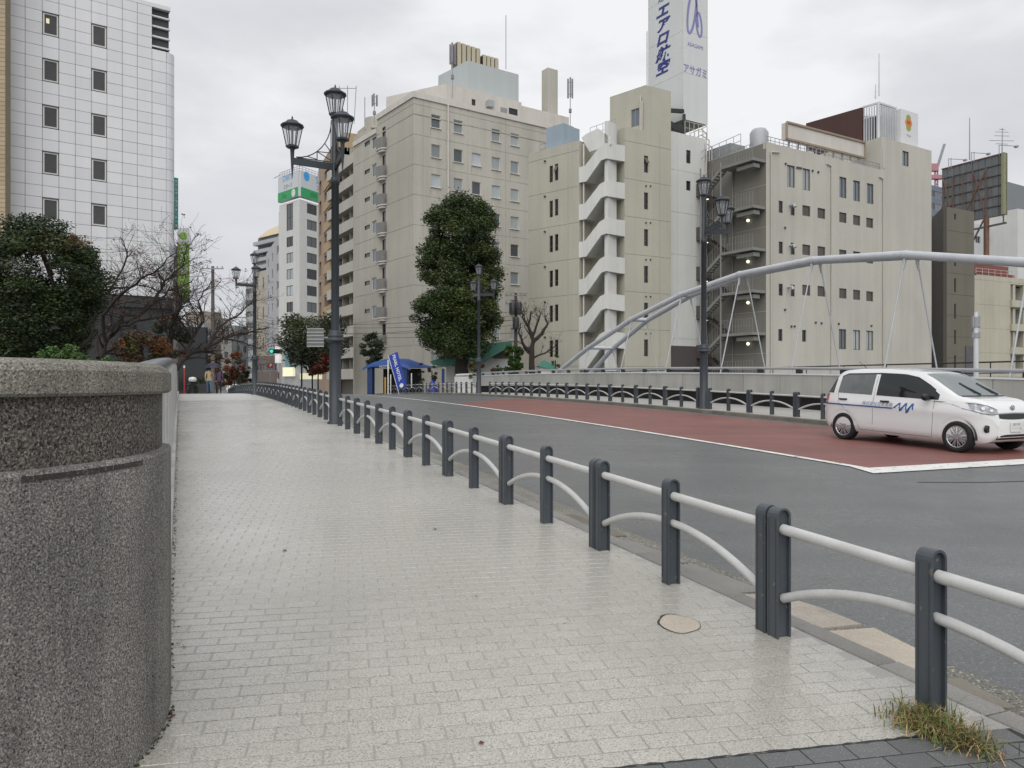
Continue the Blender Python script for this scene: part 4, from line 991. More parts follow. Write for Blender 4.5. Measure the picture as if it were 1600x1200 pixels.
hb = lambda Wq, a, d: tuple(Wq.A + Wq.D * a - Wq.n * d)
solid(wb, [tuple(HL_.A), tuple(HR_.A), tuple(HR_.A + HR_.D * HR_.L), (9, 98), (-12, 104)], zls - .3, zls - .2, 0)
wb.quad(HL_.pt(a5, zls), HL_.pt(a5, zls, -4), HL_.pt(a5, zh, -4), HL_.pt(a5, zh))
solid(wb, [hb(HL_, a5, .3), tuple(HR_.A + Vector((0, .4))), tuple(HR_.A + HR_.D * HR_.L - HR_.n * .3), (8, 96), (-8, 98)], zls, zh - .3, 0)
solid(wb, [tuple(HR_.A + HR_.D * HR_.L), (9, 98)], -.4, zls)
wb.build('side_wall', m_hotel_l, H)
for h in hole_l: window(HL_, *h[:4], H, h[4], h[5], h[6])
m = MB(); HR_.box(m, -.02, HR_.L, zh, zh + .55, -.35, .12); HL_.box(m, a5 - .1, HL_.L + .1, zh, zh + .55, -.35, .12); HL_.box(m, 0, a5 - .12, zls, zls + .5, -.35, .12); m.build('cornice', m_pale, H)
for z in balc:
    m = MB(); a0, a1 = HL_.uv(592.5)[0], HL_.uv(604.5)[0]; am, r_ = (a0 + a1) / 2, (a1 - a0) / 2
    arc = [(am + r_ * cos(pi * (1 - k / 10)), .55 * sin(pi * k / 10) ** .7) for k in range(11)]
    m.prism([HL_.pt(a, z - .32, o + .02) for a, o in arc], (0, 0, .14)); m.prism([HL_.pt(am + (a - am) * .8, z - .55, o * .8 + .02) for a, o in arc], (0, 0, .2))
    b_ = m.build('balcony', m_pale, H)
    m = MB()
    for (p, q) in zip(arc, arc[1:]):
        m.bar(HL_.pt(p[0], z + .85, p[1] + .02), HL_.pt(q[0], z + .85, q[1] + .02), .05, .05)
        for f_ in (0, .33, .66):
            a_, o_ = p[0] + (q[0] - p[0]) * f_, p[1] + (q[1] - p[1]) * f_; m.bar(HL_.pt(a_, z - .18, o_ + .02), HL_.pt(a_, z + .85, o_ + .02), .045, .045)
    m.build('balcony_railing', M('balcony_grey', (.22, .215, .20), .6), b_)
m = MB(); m.tube([HR_.pt(HR_.uv(699.5)[0], 0, .1), HR_.pt(HR_.uv(699.5)[0], zh, .1)], .09, 8); m.build('drain_pipe', m_pale, H)
# upper set-back storey, cooling box, chimney
U0 = Wall(px2(662, 78.5), px2(893, 89.5)); zu = zh
zu1 = U0.uv(700, 131)[1]
m = MB(); holes_u = [(U0.uv(737)[0], U0.uv(743)[0], U0.uv(740, 168)[1], U0.uv(740, 155)[1], m_frame_d, g_dark, 'plain'), (U0.uv(795)[0], U0.uv(809)[0], U0.uv(800, 183)[1], U0.uv(800, 169)[1], m_frame_d, g_dark, 'plain')]
aU = U0.uv(697)[0]
facade(m, U0, aU, U0.uv(815)[0], zu - 1, zu1, holes_u)
solid(m, [hb(U0, aU, 0), hb(U0, U0.uv(815)[0], 0), hb(U0, U0.uv(815)[0], 7), hb(U0, aU - 3.5, 7)], zu - 1, zu1 - .02, 0, (0,))
a_e = U0.uv(889)[0]; zb1 = U0.uv(815, 173)[1]
U0.box(m, U0.uv(815)[0] + .01, a_e, zu1 - 1.7, zu1 - .35, -.5, 0); U0.box(m, a_e - .6, a_e, zu - 3, zu1 - 1.7, -.5, 0)
m.build('upper_storey', m_pale, H)
for h in holes_u: window(U0, *h[:4], H, h[4], h[5], h[6])
m = MB(); U0.box(m, U0.uv(759)[0], U0.uv(768)[0], U0.uv(764, 169)[1], U0.uv(764, 159)[1], .05, .6); m.build('vent_hood', m_tank, H)
m = MB(); U0.box(m, U0.uv(782)[0], U0.uv(792)[0], U0.uv(787, 176)[1], U0.uv(787, 168.5)[1], .0, .06); m.build('wall_louver', m_greyb, H)
CBk = px2(731, 83.0); CBL = Wall(CBk + Vector((-3.6, 4.2)), CBk); CBR = Wall(CBk, CBk + U0.D * 6.7); zc = CBR.uv(733, 95)[1]
m = MB(); solid(m, [tuple(CBL.A), tuple(CBk), tuple(CBR.A + CBR.D * CBR.L), tuple(CBL.A + CBR.D * CBR.L)], zu1 - .6, zc); m.build('cooling_box', m_boxgrey, H)
for (x0, x1, y0) in ((715, 752, 73), (755, 780, 81)):
    Yq = 86.0; q0, q1 = px2(x0, Yq + (0 if x0 < 730 else 2)), px2(x1, Yq + 2 + (0 if x0 < 730 else 1.2)); Wq = Wall(q0, q1); m = MB(); n_ = 5 if x1 - x0 > 30 else 4
    zz1 = zat(y0 + 1, Yq + 1.5)
    for k in range(n_): Wq.box(m, Wq.L * k / n_, Wq.L * (k + .74) / n_, zc - .5, zz1, -1.3, 0)
    ct = m.build('cooling_tower', m_tanbox, H)
    m = MB(); Wq.box(m, 0, Wq.L * .97, zc - .5, zz1 - .12, -1.25, -.06); m.build('tower_louver', m_frame_d, ct)
CHW = Wall(px2(856, 88.5), px2(871.5, 89.3)); m = MB(); CHW.box(m, 0, CHW.L, zu1 - 3, zat(107, 88.8), -1.2, 0); m.build('chimney', m_hotel, H)
def antenna(px_, y0, y1, Y, parent, kind='panel'):
    c = px2(px_, Y); z0, z1 = zat(y1, Y), zat(y0, Y); m = MB(); m.tube([(c.x, c.y, z0), (c.x, c.y, z1)], .05, 6); o = m.build('antenna_mast', m_grey_metal, parent)
    if kind == 'panel':
        m = MB(); h = (z1 - z0) * .36
        for k in range(3):
            a = k * 2.09 + .5; p = Vector((c.x + .28 * cos(a), c.y + .28 * sin(a), z1 - h * .55)); m.box(p, (.18, .14, h)); m.bar((c.x, c.y, z1 - h * .25), (p.x, p.y, z1 - h * .25), .05, .05); m.bar((c.x, c.y, z1 - h * .85), (p.x, p.y, z1 - h * .85), .05, .05)
        m.box((c.x, c.y, z0 + (z1 - z0) * .38), (.3, .25, .4)); m.build('antenna_panel', M('antenna_grey', (.2, .2, .21), .5), o)
    if kind == 'fork':
        m = MB()
        for dx in (-1.0, 1.05): m.tube([(c.x + dx * .75, c.y, z0 + (z1 - z0) * .42), (c.x + dx, c.y, z1)], .045, 5)
        m.tube([(c.x - .95, c.y, z1 - .3), (c.x + 1.0, c.y, z1 - .3)], .04, 5); m.tube([(c.x - .8, c.y, z0 + (z1 - z0) * .5), (c.x + .8, c.y, z0 + (z1 - z0) * .5)], .04, 5)
        m.build('antenna_fork', m_grey_metal, o)
antenna(707, 67, 153, 78.2, H); antenna(891, 121, 205, 86, H); antenna(585, 147, 195, 84, H); antenna(543, 134, 236, 92, H, 'fork'); antenna(790.5, 24, 108, 88, H, 'rod'); antenna(570, 152, 190, 86, H, 'rod')
# wing with slanting access balconies
HB_ = Wall((-26.9, 111.5), (-21.0, 101.5)); zt_b = HB_.uv(552, 232)[1]
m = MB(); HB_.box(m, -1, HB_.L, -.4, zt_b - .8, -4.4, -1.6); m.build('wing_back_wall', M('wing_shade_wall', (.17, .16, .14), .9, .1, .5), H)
m = MB(); HB_.box(m, HB_.L - .02, HB_.L + 2.6, -.4, zt_b + 1.5, -7, -.02); HB_.box(m, HB_.L - 2.6, HB_.L + 1.6, zt_b - 1.5, zt_b + 3.2, -7, -1.5); m.lathe([(1.6, 0), (1.6, 1.5)], 14, HB_.pt(HB_.L + .6, zt_b + 2.6, -3)); m.build('wing_wall', m_hotel_l, H)
for k in range(11):
    z = HB_.uv(552, 287.3 + 33.9 * (k - 1))[1]
    if z < 2: continue
    m = MB(); HB_.box(m, 0, HB_.L, z, z + 1.38, -.14, 0); HB_.box(m, 0, HB_.L, z, z + .16, -1.6, -.14); bb = m.build('access_balcony', m_hotel, H)
    m = MB(); 
    for f_ in (.2, .48, .75): HB_.box(m, HB_.L * f_, HB_.L * f_ + .1, z + .16, z + 2.7, -1.6, -.5)
    m.build('balcony_partition', m_hotel_l, bb)
# blue entrance canopy
cw = Wall(px2(566, 68.0), px2(641, 66.5)); zc0 = cw.uv(600, 577)[1]; zc1 = cw.uv(600, 562)[1]
cn = thing('entrance_canopy', 'rounded bright blue entrance canopy at the foot of the hotel', 'canopy', cw.pt(2, -.3))
m = MB(); n_ = 12; rows_ = []
for i in range(n_ + 1):
    x = cw.L * i / n_; e_ = 1 - abs(2 * i / n_ - 1) ** 4
    rows_.append([cw.pt(x, zc0 - .1 + .35 * e_, .0), cw.pt(x, zc0 + .5 * e_ + .1, -.05), cw.pt(x, zc0 + (zc1 - zc0) * .8 * e_ + .12, -.7), cw.pt(x, zc0 + (zc1 - zc0) * e_ + .15, -2.0), cw.pt(x, zc0 + .2, -6)])
m.add([p for r_ in rows_ for p in r_], [(i * 5 + j, i * 5 + j + 1, i * 5 + j + 6, i * 5 + j + 5) for i in range(n_) for j in range(4)], 0, True)
m_bluec = M('canopy_blue', (.011, .06, .24), .5, .12, 1.2); m.build('canopy_fabric', m_bluec, cn)
m = MB(); text_into(m, 'HOTEL', .34, cw.pt(cw.L * .48, zc0 + .22, .04), cw.X, cw.Z); m.build('canopy_lettering', m_white, cn)
for f_ in (.14, .86):
    m = MB(); cw.box(m, cw.L * f_ - .25, cw.L * f_ + .25, -.3, zc0 + .2, -.6, -.15); m.build('canopy_post', M('canopy_post_blue', (.02, .05, .14), .5), cn)
m = MB(); cw.box(m, cw.L * .1, cw.L * .9, -.3, zc0 + .1, -3.2, -3.0); m.build('entrance_recess', m_dark, cn)
# ================= white panel tower at the left: every panel a piece of its own
WT = Wall((-38.0, 52.9), (-26.3, 61.45)); T = thing('white_panel_tower', 'tall office tower clad in white metal panels with a dark granite base', 'building', WT.pt(0, -.4))
aA = WT.uv(12)[0]; x_joint = [12, 38.5, 64.5, 90, 115.8, 141.5, 166, 190.3, 214.3, 237.3, 260]
ja = [WT.uv(x)[0] for x in x_joint]
pw_ = (ja[-1] - ja[0]) / 10; a0T = ja[0]
col_a = [a0T + pw_ * i for i in range(11)]
# window tops at column 2 (between joint 2 and 3): floor pitch four panels
zwt = WT.uv(77, 21)[1]; zwt2 = WT.uv(77, 238)[1]; fl = (zwt - zwt2) / 3; ph_ = fl / 4
zbase = WT.uv(150, 459)[1]; ztopR = WT.uv(237, 12)[1]
g_tower = glass('tower_window_glass', (.055, .062, .064), .08, False, .15)
winT = {}
for k in range(5):
    winT[(2, k)] = (zwt - fl * k); winT[(5, k)] = (zwt - fl * k)
def panel_mesh(w, h, mat, curve=0.0):
    m = MB(); g_ = .014
    if not curve:
        m.add([(g_, 0, g_), (w - g_, 0, g_), (w - g_, 0, h - g_), (g_, 0, h - g_), (g_, .05, g_), (w - g_, .05, g_), (w - g_, .05, h - g_), (g_, .05, h - g_)],
              [(0, 1, 2, 3), (0, 4, 5, 1), (1, 5, 6, 2), (2, 6, 7, 3), (3, 7, 4, 0)])
    else:
        n_ = 6; R_ = curve; vs = []
        for i in range(n_ + 1):
            a = (pi / 2) * (g_ / 2 + (1 - g_) * i / n_); x, y = R_ * sin(a), R_ * (1 - cos(a))
            vs += [(x, y, g_), (x, y, h - g_), (x - .05 * sin(a), y + .05 * cos(a), g_), (x - .05 * sin(a), y + .05 * cos(a), h - g_)]
        fs = []
        for i in range(n_): b = 4 * i; fs += [(b, b + 4, b + 5, b + 1), (b, b + 2, b + 6, b + 4), (b + 1, b + 5, b + 7, b + 3)]
        m.add(vs, fs, 0, False)
    o = m.build('src', mat); me = o.data; bpy.data.objects.remove(o); return me
me_pan = panel_mesh(pw_, ph_, m_tile); Rc = .72; me_cur = panel_mesh(0, ph_, m_tile, Rc)
nrow_top = 6; z_first = zwt + .06       # a panel joint runs just above the window heads
rows_z = [z_first + ph_ * r for r in range(-26, 5)]
aR = col_a[-1]; notch_c = 9; notch_z = WT.uv(250, 92)[1]
for z in rows_z:
    if z < zbase - .05: continue
    for i in range(-1, 10):
        a = a0T + pw_ * i
        # windows are two panels high
        skip = any(c == i and (z0 - 2 * ph_ - .1) < z - .06 < z0 - .1 for (c, k), z0 in winT.items())
        if skip: continue
        if i >= notch_c and z > notch_z - .1: continue
        if z > ztopR - .2: continue
        inst('panel', me_pan, T, WT.pt(a, z), WT.rz)
    if z < notch_z - .1: inst('corner_panel', me_cur, T, WT.pt(aR, z), WT.rz)
m = MB(); zc_ = rows_z[-1] + ph_
WT.box(m, a0T - 6, a0T + pw_ * notch_c, zbase, ztopR, -6, -.052); WT.box(m, a0T + pw_ * notch_c, aR, zbase, notch_z, -6, -.052); m.build('panel_backing', m_joint, T)
m = MB(); 
pc = [WT.pt(aR, 0, -.052)] + [WT.pt(aR + (Rc - .06) * sin(pi / 2 * k / 6), 0, -.055 - Rc * (1 - cos(pi / 2 * k / 6))) for k in range(1, 7)] + [WT.pt(aR + Rc - .06, 0, -9), WT.pt(aR, 0, -9)]
solid(m, [(p.x, p.y) for p in pc], zbase, notch_z); m.build('corner_core', m_tile, T)
m = MB(); WT.box(m, a0T + pw_ * notch_c, aR + .25, notch_z, ztopR + .3, -5, -.35); m.build('louver_recess', M('louver_dark', (.045, .046, .05), .6), T)
for k in range(5):
    m = MB(); z = notch_z + .1 + (ztopR - notch_z) * k / 5 * 1.03; WT.box(m, a0T + pw_ * notch_c, aR + .3, z, z + .12, -.36, -.12); m.build('louver_blade', m_tile, T)
m = MB(); WT.box(m, a0T + pw_ * 3, aR + .3, ztopR + .1, ztopR + .4, -5, .02); m.build('parapet_cap', m_tile, T)
for (c, k), z0 in winT.items():
    a = a0T + pw_ * c
    o = window(WT, a + .05, a + pw_ - .05, z0 - 2 * ph_ + .12, z0 - .02, T, m_frame_w, g_tower if (c, k) != (2, 0) else g_mid, 'plain', depth=.06, fw=.085)
    m = MB(); WT.box(m, a + .02, a + pw_ - .02, z0 - .02, z0 + .05, -.05, .03); m.build('window_head', m_joint, T)
    if c == 2 and k in (1, 2, 3):
        m = MB(); p = (a + pw_ * .47, z0 - .42); m.add([WT.pt(p[0] - .1, p[1] + .08, -.058), WT.pt(p[0] + .1, p[1] + .08, -.058), WT.pt(p[0], p[1] - .1, -.058)], [(0, 1, 2)]); m.build('red_triangle_mark', M('fire_access_red', (.5, .06, .05), .5), T)
m = MB(); a = a0T + pw_ * 2; m.box(WT.pt(a + pw_ * .33, zwt - .55, -.056), (.2, .02, .36), (WT.X, WT.N, WT.Z)); m.build('ceiling_lamp', M('dim_ceiling_lamp', (.8, .68, .45), .5, emit=.35), T)
m = MB(); WT.box(m, a0T - 6, aR + .9, -.4, zbase - .05, -9, .1); WT.box(m, a0T - 6, aR + 1.0, zbase - .9, zbase - .2, .08, .5); m.build('dark_base', m_darkbase, T)
for k in range(5): m = MB(); a = a0T + 2.6 * k + 1; WT.box(m, a, a + 2.2, .6, zbase - 2.2, .09, .14); m.build('base_window', g_dark, T)
# beige brick building at the picture's left edge: courses of long tiles
WE = Wall((-56.0, 48.0), (px2(8.5, 52.3))); E_ = thing('beige_tile_building', 'beige tile clad building cut off at the left edge, beside the white tower', 'building', WE.pt(0, -.4))
m = MB(); WE.box(m, 0, WE.L, -.4, 34, -.8, -.04); m.build('wall', M('beige_joint', (.25, .20, .14), .8), E_)
me_tl = None; m = MB(); m.box((0, -.0, 0), (1.46, .04, .275)); _o = m.build('src', m_brick); me_tl = _o.data; bpy.data.objects.remove(_o)
z = 8.0
while z < 30:
    for k in range(3): inst('tile', me_tl, E_, WE.pt(WE.L - .75 - 1.5 * k - (.0 if int(z / .3) % 2 else .0), z, -.02), WE.rz)
    z += .3
# ================= signs beside the tower
def vsign(name, lab, px0, px1, y0, y1, Y, mats_, texts, parent_cat='sign', depth=.35):
    W_ = Wall(px2(px0, Y), px2(px1, Y + .3)); z0, z1 = zat(y1, Y), zat(y0, Y)
    o = thing(name, lab, parent_cat, W_.pt(0, z0)); 
    return W_, z0, z1, o
Wq, z0, z1, o = vsign('vertical_sign', 'tall narrow teal vertical sign on the corner of the white tower', 271.8, 278.5, 277, 357, 61.9, None, None)
m_teal = M('teal_sign', (.015, .22, .20), .5, .08, .5)
m = MB(); Wq.box(m, 0, Wq.L, z0, z1, -.9, 0); b = m.build('sign_board', m_teal, o); m = MB()
for k, ch in enumerate('ホテルヴィラフォンテーヌ'): text_into(m, ch, .30, Wq.pt(Wq.L / 2, z1 - .3 - .325 * k, .006), Wq.X, Wq.Z)
m.build('lettering', m_white, b)
m = MB(); Wq.box(m, .12, .2, z0 - 4, z0, -.5, -.4); m.build('bracket', m_pale, o)
Wq, z0, z1, o = vsign('green_vertical_sign', 'white and lime green vertical sign behind the bare branches', 277.2, 295, 356, 472, 84, None, None)
m = MB(); Wq.box(m, 0, Wq.L, z1 - 1.7, z1, -.5, 0); m.build('sign_head', M('sign_white2', (.60, .62, .62), .5), o)
m = MB(); Wq.box(m, 0, Wq.L, z0, z1 - 1.7, -.5, 0); b = m.build('sign_board', M('lime_sign', (.20, .36, .05), .5), o)
m = MB(); m.add([Wq.pt(Wq.L / 2 + .42 * cos(a), z1 - .85 + .42 * sin(a), .01) for a in [2 * pi * k / 20 for k in range(20)]], [tuple(range(20))]); m.build('round_logo', M('lime_logo', (.22, .42, .06), .5), o)
m = MB()
for k, ch in enumerate('コンフォート'): text_into(m, ch, .72, Wq.pt(Wq.L / 2, z1 - 2.3 - .86 * k, .01), Wq.X, Wq.Z, 0, bold=.01)
m.build('lettering', m_white, b)
# ================= white office building with the roof sign (up the street)
KA = px2(468, 150); AL = Wall(px2(436.5, 155.5), KA); AR = Wall(KA, px2(506, 156.5))
A = thing('white_office_building', 'white office building up the street carrying a lettered white and green roof sign', 'building', AL.pt(0, -.4))
wa = []; wr = []
ys = [370, 395, 420.5, 446.5, 472, 497.5, 523]
addw(wa, AL, 443.6, 318, 462, 360, 2.5, 5.3, m_frame_d, g_mid, 'grid')
for y in ys[:-1]: addw(wa, AL, 443.7, y, 462, y + 15.5, 2.5, 2.0, m_frame_d, g_curt if y % 2 else g_dark, 'slide')
for y in [319.5, 344.5, 370.5, 396, 421, 447, 472.5, 498]: addw(wr, AR, 477, y, 497.5, y + 15.7, 2.9, 2.0, m_frame_d, g_dark if int(y) % 2 else g_mid, 'slide')
zA = AL.uv(468, 311)[1]
wb = MB(); facade(wb, AL, 0, AL.L, 8.6, zA, wa); facade(wb, AR, 0, AR.L, 8.6, zA, wr); ab = lambda Wq, a, d: tuple(Wq.A + Wq.D * a - Wq.n * d)
solid(wb, [tuple(AL.A), tuple(KA), tuple(AR.A + AR.D * AR.L), (ab(AR, AR.L, 12)), ab(AL, 0, 12)], 8.5, zA - .01, 0, (0, 1)); wb.build('wall', m_whiteb, A)
for h in wa: window(AL, *h[:4], A, h[4], h[5], h[6], fw=.09)
for h in wr: window(AR, *h[:4], A, h[4], h[5], h[6], fw=.09)
m = MB(); AL.box(m, .3, AL.L, -.4, 8.55, -8, -.3); AR.box(m, 1.2, AR.L, -.4, 8.55, -2, -.3); m.build('shop_floor', M('shop_front', (.36, .37, .37), .5, .3, .6), A)
for (x0, x1, y0, y1, mat_) in ((443, 459, 574, 588, M('lit_shop_window', (.75, .72, .5), .5, emit=.45)), (447, 461, 551, 573, M('teal_shop_panel', (.12, .30, .30), .5)), (453, 460, 560, 569, M('red_shop_sign', (.42, .04, .03), .5)), (431, 438, 541, 567, M('white_lightbox', (.7, .7, .68), .5, emit=.25)), (475, 500, 570, 590, M('white_lightbox', (.7, .7, .68), .5))):
    m = MB(); a0, q0, zz0, zz1 = uvbox(AL if x0 < 466 else AR, x0, y0, x1, y1); (AL if x0 < 466 else AR).box(m, a0, q0, zz0, zz1, -.3, .2); m.build('shop_sign', mat_, A)
zs0, zs1 = AL.uv(468, 307)[1], AL.uv(468, 266)[1]; zg = AL.uv(468, 292)[1]
m = MB()
for Wq in (AL, AR): Wq.box(m, .02, Wq.L - .02, zs0, zs1, -.5, .3)
rs = m.build('roof_sign', M('roof_sign_white', (.56, .59, .60), .5, .05, .3), A)
m = MB()
for Wq in (AL, AR): Wq.box(m, .02, Wq.L - .02, zs0 + .05, zg, .3, .34)
m.build('green_band', M('sign_green', (.02, .33, .10), .5), rs)
m_cy = M('sign_cyan', (.05, .30, .62), .5)
zc = (zs1 + zg) / 2 + .8; zb3 = (zs0 + zg) / 2
m_ink = M('sign_ink', (.08, .06, .12), .5); m_dg = M('sign_darkgreen', (.01, .12, .04), .5)
for (txt, sz, org, xs, Wq, mt) in (('STARTS', 1.75, (AL.L * .47, zc, .32), .62, AL, m_cy), ('Sp', 2.1, (AR.L * .72, zc - .1, .32), .8, AR, m_cy), ('スターツ', 1.15, (AL.L * .5, zg + .7, .32), .75, AL, m_ink), ('スク', 1.15, (AR.L * .78, zg + .7, .32), 1, AR, m_ink), ('Sucu', 1.5, (AL.L * .33, zb3, .35), .62, AL, m_dg), ('IIIIIII Bu', 1.4, (AR.L * .62, zb3, .35), .8, AR, m_dg)):
    m = MB(); text_into(m, txt, sz, Wq.pt(*org), Wq.X * xs, Wq.Z); m.build('lettering', mt, rs)
disc = [2 * pi * k / 16 for k in range(16)]
m = MB(); m.add([AR.pt(1.7 + .85 * cos(a), zc + .95 * sin(a), .32) for a in disc], [tuple(range(16))]); m.build('round_logo', M('sign_sky', (.04, .35, .75), .5), rs)
m = MB(); m.add([AR.pt(1.7 + .3 * cos(a), zc + .35 * sin(a), .33) for a in disc], [tuple(range(16))]); m.build('logo_core', m_cy, rs)
m = MB(); m.add([AL.pt(AL.L * .78 + .75 * cos(a), zb3 + .8 * sin(a), .35) for a in disc], [tuple(range(16))]); m.build('white_disc', m_white, rs)
m = MB(); roof_rail(m, [AL.pt(.2, zs1, 0), AL.pt(AL.L, zs1, 0), AR.pt(AR.L, zs1, 0)], .9, .9, .05); m.tube([AL.pt(.2, zs1 + .5, 0), AL.pt(-2.2, zs1 + .3, 0)], .07, 5); m.build('sign_frame', m_grey_metal, rs)
# brown tiled block with tan balconies beside the hotel
WBr = Wall(px2(497.5, 122), px2(519, 110)); BR = thing('brown_tiled_building', 'narrow brown tiled apartment block with tan balconies beside the hotel', 'building', WBr.pt(0, -.4))
zbr = WBr.uv(505, 252)[1]; hb_ = []
ab0, ab1 = WBr.uv(507)[0], WBr.uv(518)[0]; zf = [WBr.uv(512, 262 + 33.4 * k)[1] for k in range(9)]
for z in zf:
    hb_.append((ab0, ab1, z - 1.55, z, None)); a0, a1 = WBr.uv(498.8)[0], WBr.uv(502)[0]; hb_.append((a0, a1, z - 2.5, z - .3, None))
wb = MB(); facade(wb, WBr, 0, WBr.L, -.4, zbr, hb_, depth=1.2); WBr.box(wb, 0, WBr.L, zbr, zbr + .1, -7, 0); wb.build('wall', m_brown, BR)
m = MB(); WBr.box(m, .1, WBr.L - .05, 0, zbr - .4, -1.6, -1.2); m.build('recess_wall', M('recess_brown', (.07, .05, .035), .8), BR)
m_tan = M('tan_balcony', (.40, .29, .155), .7, .1, .6, streak=.12)
for z in zf: m = MB(); WBr.box(m, ab0 - .4, ab1 - .2, z - 2.85, z - 1.5, .0, .12); m.build('balcony_front', m_tan, BR)
m = MB(); WBr.box(m, WBr.L * .2, WBr.L * 1.0, zbr, zbr + 2.2, -5, -1.5); m.build('roof_house', m_tan, BR)

# ================= farther buildings up the street
def far_block(name, label, px0, px1, Y0, Y1, ytop, mat, ncol, pitch, wsize, gm, depth=8, zmin=0, first=2.0, top_extra=None, pxw=None):
    Wq = Wall(px2(px0, Y0), px2(px1, Y1)); z = Wq.uv((px0 + px1) / 2, ytop)[1]; o = thing(name, label, 'building', Wq.pt(0, -.4))
    hs = []
    n_ = int((z - first - zmin) / pitch)
    for k in range(n_):
        for c in range(ncol):
            a = Wq.L * (c + .5) / ncol; zz = z - first - pitch * k
            if zz - wsize[1] < zmin: continue
            hs.append((a - wsize[0] / 2, a + wsize[0] / 2, zz - wsize[1], zz))
    wb = MB(); facade(wb, Wq, 0, Wq.L, -.4, z, hs, depth=.25); solid(wb, [ab(Wq, 0, 0), ab(Wq, Wq.L, 0), ab(Wq, Wq.L, depth), ab(Wq, 0, depth)], -.4, z - .01, 0, (0,)); wb.build('wall', mat, o)
    for i, h in enumerate(hs): window(Wq, *h, o, m_frame_g, gm if i % 3 else g_dark, 'slide', depth=.16, fw=.12)
    return Wq, z, o
WA1, zA1, A1 = far_block('grey_window_building', 'grey office block with rows of twin windows, left of the white office', 416, 437, 215, 185, 381, M('pale_grey_panel', (.42, .42, .43), .6, .06, .4), 3, 4.35, (2.3, 2.2), g_mid, first=2.2)
m = MB(); WA1.box(m, WA1.L + .05, WA1.L + 1.6, 0, zA1 + 1, -3, 0.2)
m.build('corner_pier', M('pinkish_pier', (.36, .32, .30), .7, .2, .8), A1)
for k in range(9): m = MB(); z = zA1 - 3 - 4.35 * k; WA1.box(m, WA1.L + .5, WA1.L + 1.1, z - 1.6, z, .2, .5); m.build('arched_opening', m_frame_d, A1)
WC, zC, C2 = far_block('cream_topped_building', 'building with a cream sloped top storey and dark ribbon balconies far up the street', 401, 438, 260, 250, 388, M('grey_stone_panel', (.30, .30, .30), .6, .1, .3), 3, 5.5, (8, 2.2), g_dark, first=1.0, zmin=25)
m = MB(); a0, a1 = 1.0, WC.L; z1 = WC.uv(430, 348)[1]; z0 = WC.uv(430, 366)[1]
m.prism([WC.pt(a0, z0, .2), WC.pt(a1, z0, .2), WC.pt(a1, z1, -2), WC.pt(a0 + 2.5, z1 - 1.0, -2)], WC.N * -4); m.build('cream_top_storey', M('cream_top', (.56, .48, .33), .7, .08, .4), C2)
m = MB(); WC.box(m, 0, WC.L, zC, z0, -6, -.5); m.build('dark_storey', M('dark_storey', (.10, .11, .12), .5), C2)
for k, y in enumerate((372, 385, 398, 410)): m = MB(); z = WC.uv(420, y + 6)[1]; WC.box(m, -.2, WC.L - 2 * k * .7, z - .6, z + .6, -1, 1.2); m.build('ribbon_balcony', M('ribbon_grey', (.40, .41, .42), .6), C2)
far_block('beige_slab_building', 'plain pale beige slab building far up the street behind the lamp post', 398, 416, 235, 228, 424, M('pale_beige_slab', (.44, .40, .33), .7, .08, .3), 2, 9.0, (1.0, 3.5), g_mid)
far_block('pale_green_grey_building', 'pale grey green building with corner piers, far up the street', 367, 388, 240, 250, 510, M('grey_green_wall', (.26, .29, .29), .7, .08, .2), 2, 4.2, (2.4, 2.2), g_mid)
far_block('mid_grey_building', 'mid grey slab rising beside the distant lamp post', 384, 399, 285, 280, 442, M('mid_grey_wall', (.38, .39, .39), .7, .08, .2), 3, 4.2, (2.2, 2.0), g_mid)
far_block('white_banded_building', 'small white building with dark balcony bands at the street end', 345, 362, 230, 236, 498, M('white_band_wall', (.55, .55, .53), .7, .08, .2), 1, 4.0, (2.2, 1.8), g_dark)
far_block('checked_grey_building', 'grey gridded building low at the street end behind the bare trees', 318, 334, 210, 214, 505, M('checked_grey', (.33, .33, .34), .7, .08, .2), 3, 3.6, (1.6, 1.5), g_dark)
far_block('olive_low_building', 'dull brown building behind the bare trees at the street end', 334, 346, 215, 220, 488, M('dull_brown_wall', (.24, .21, .165), .7, .08, .2), 2, 3.6, (1.6, 1.8), g_dark)
far_block('brown_street_building', 'dark brown shop building on the right side of the street end', 400, 437, 195, 190, 556, M('street_brown', (.15, .115, .10), .7, .2, .3), 4, 4.0, (2.0, 1.8), g_mid)
# ================= right side beyond the beige building
DW = Wall(px2(1474, 76), px2(1522, 78.5)); D_ = thing('olive_grey_building', 'dark olive grey windowless block with narrow slots, right of the beige building', 'building', DW.pt(0, -.4))
zD = DW.uv(1490, 325)[1]; hs = []
for y0, y1 in ((334, 343), (402, 415.5), (435, 457), (475, 498), (515.5, 538), (555.5, 575)): addw(hs, DW, 1490.5, y0, 1494.5, y1, .32, None, m_frame_d, g_dark, 'plain')
wb = MB(); facade(wb, DW, 0, DW.L, -.4, zD, hs, [], [DW.uv(1490, 361 + 33 * k)[1] for k in range(7)]); d0 = lambda a, d: tuple(DW.A + DW.D * a - DW.n * d)
lf = px2(1452, 83)
solid(wb, [d0(0, 0), d0(DW.L, 0), d0(DW.L, 9), tuple(lf + Vector((2, 3))), tuple(lf)], -.4, zD - .01, 0, (0, 4)); 
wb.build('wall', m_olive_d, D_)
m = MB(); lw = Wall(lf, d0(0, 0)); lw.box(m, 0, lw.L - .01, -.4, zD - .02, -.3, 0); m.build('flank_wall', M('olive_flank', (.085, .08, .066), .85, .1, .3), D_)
for h in hs: window(DW, *h[:4], D_, h[4], h[5], h[6])
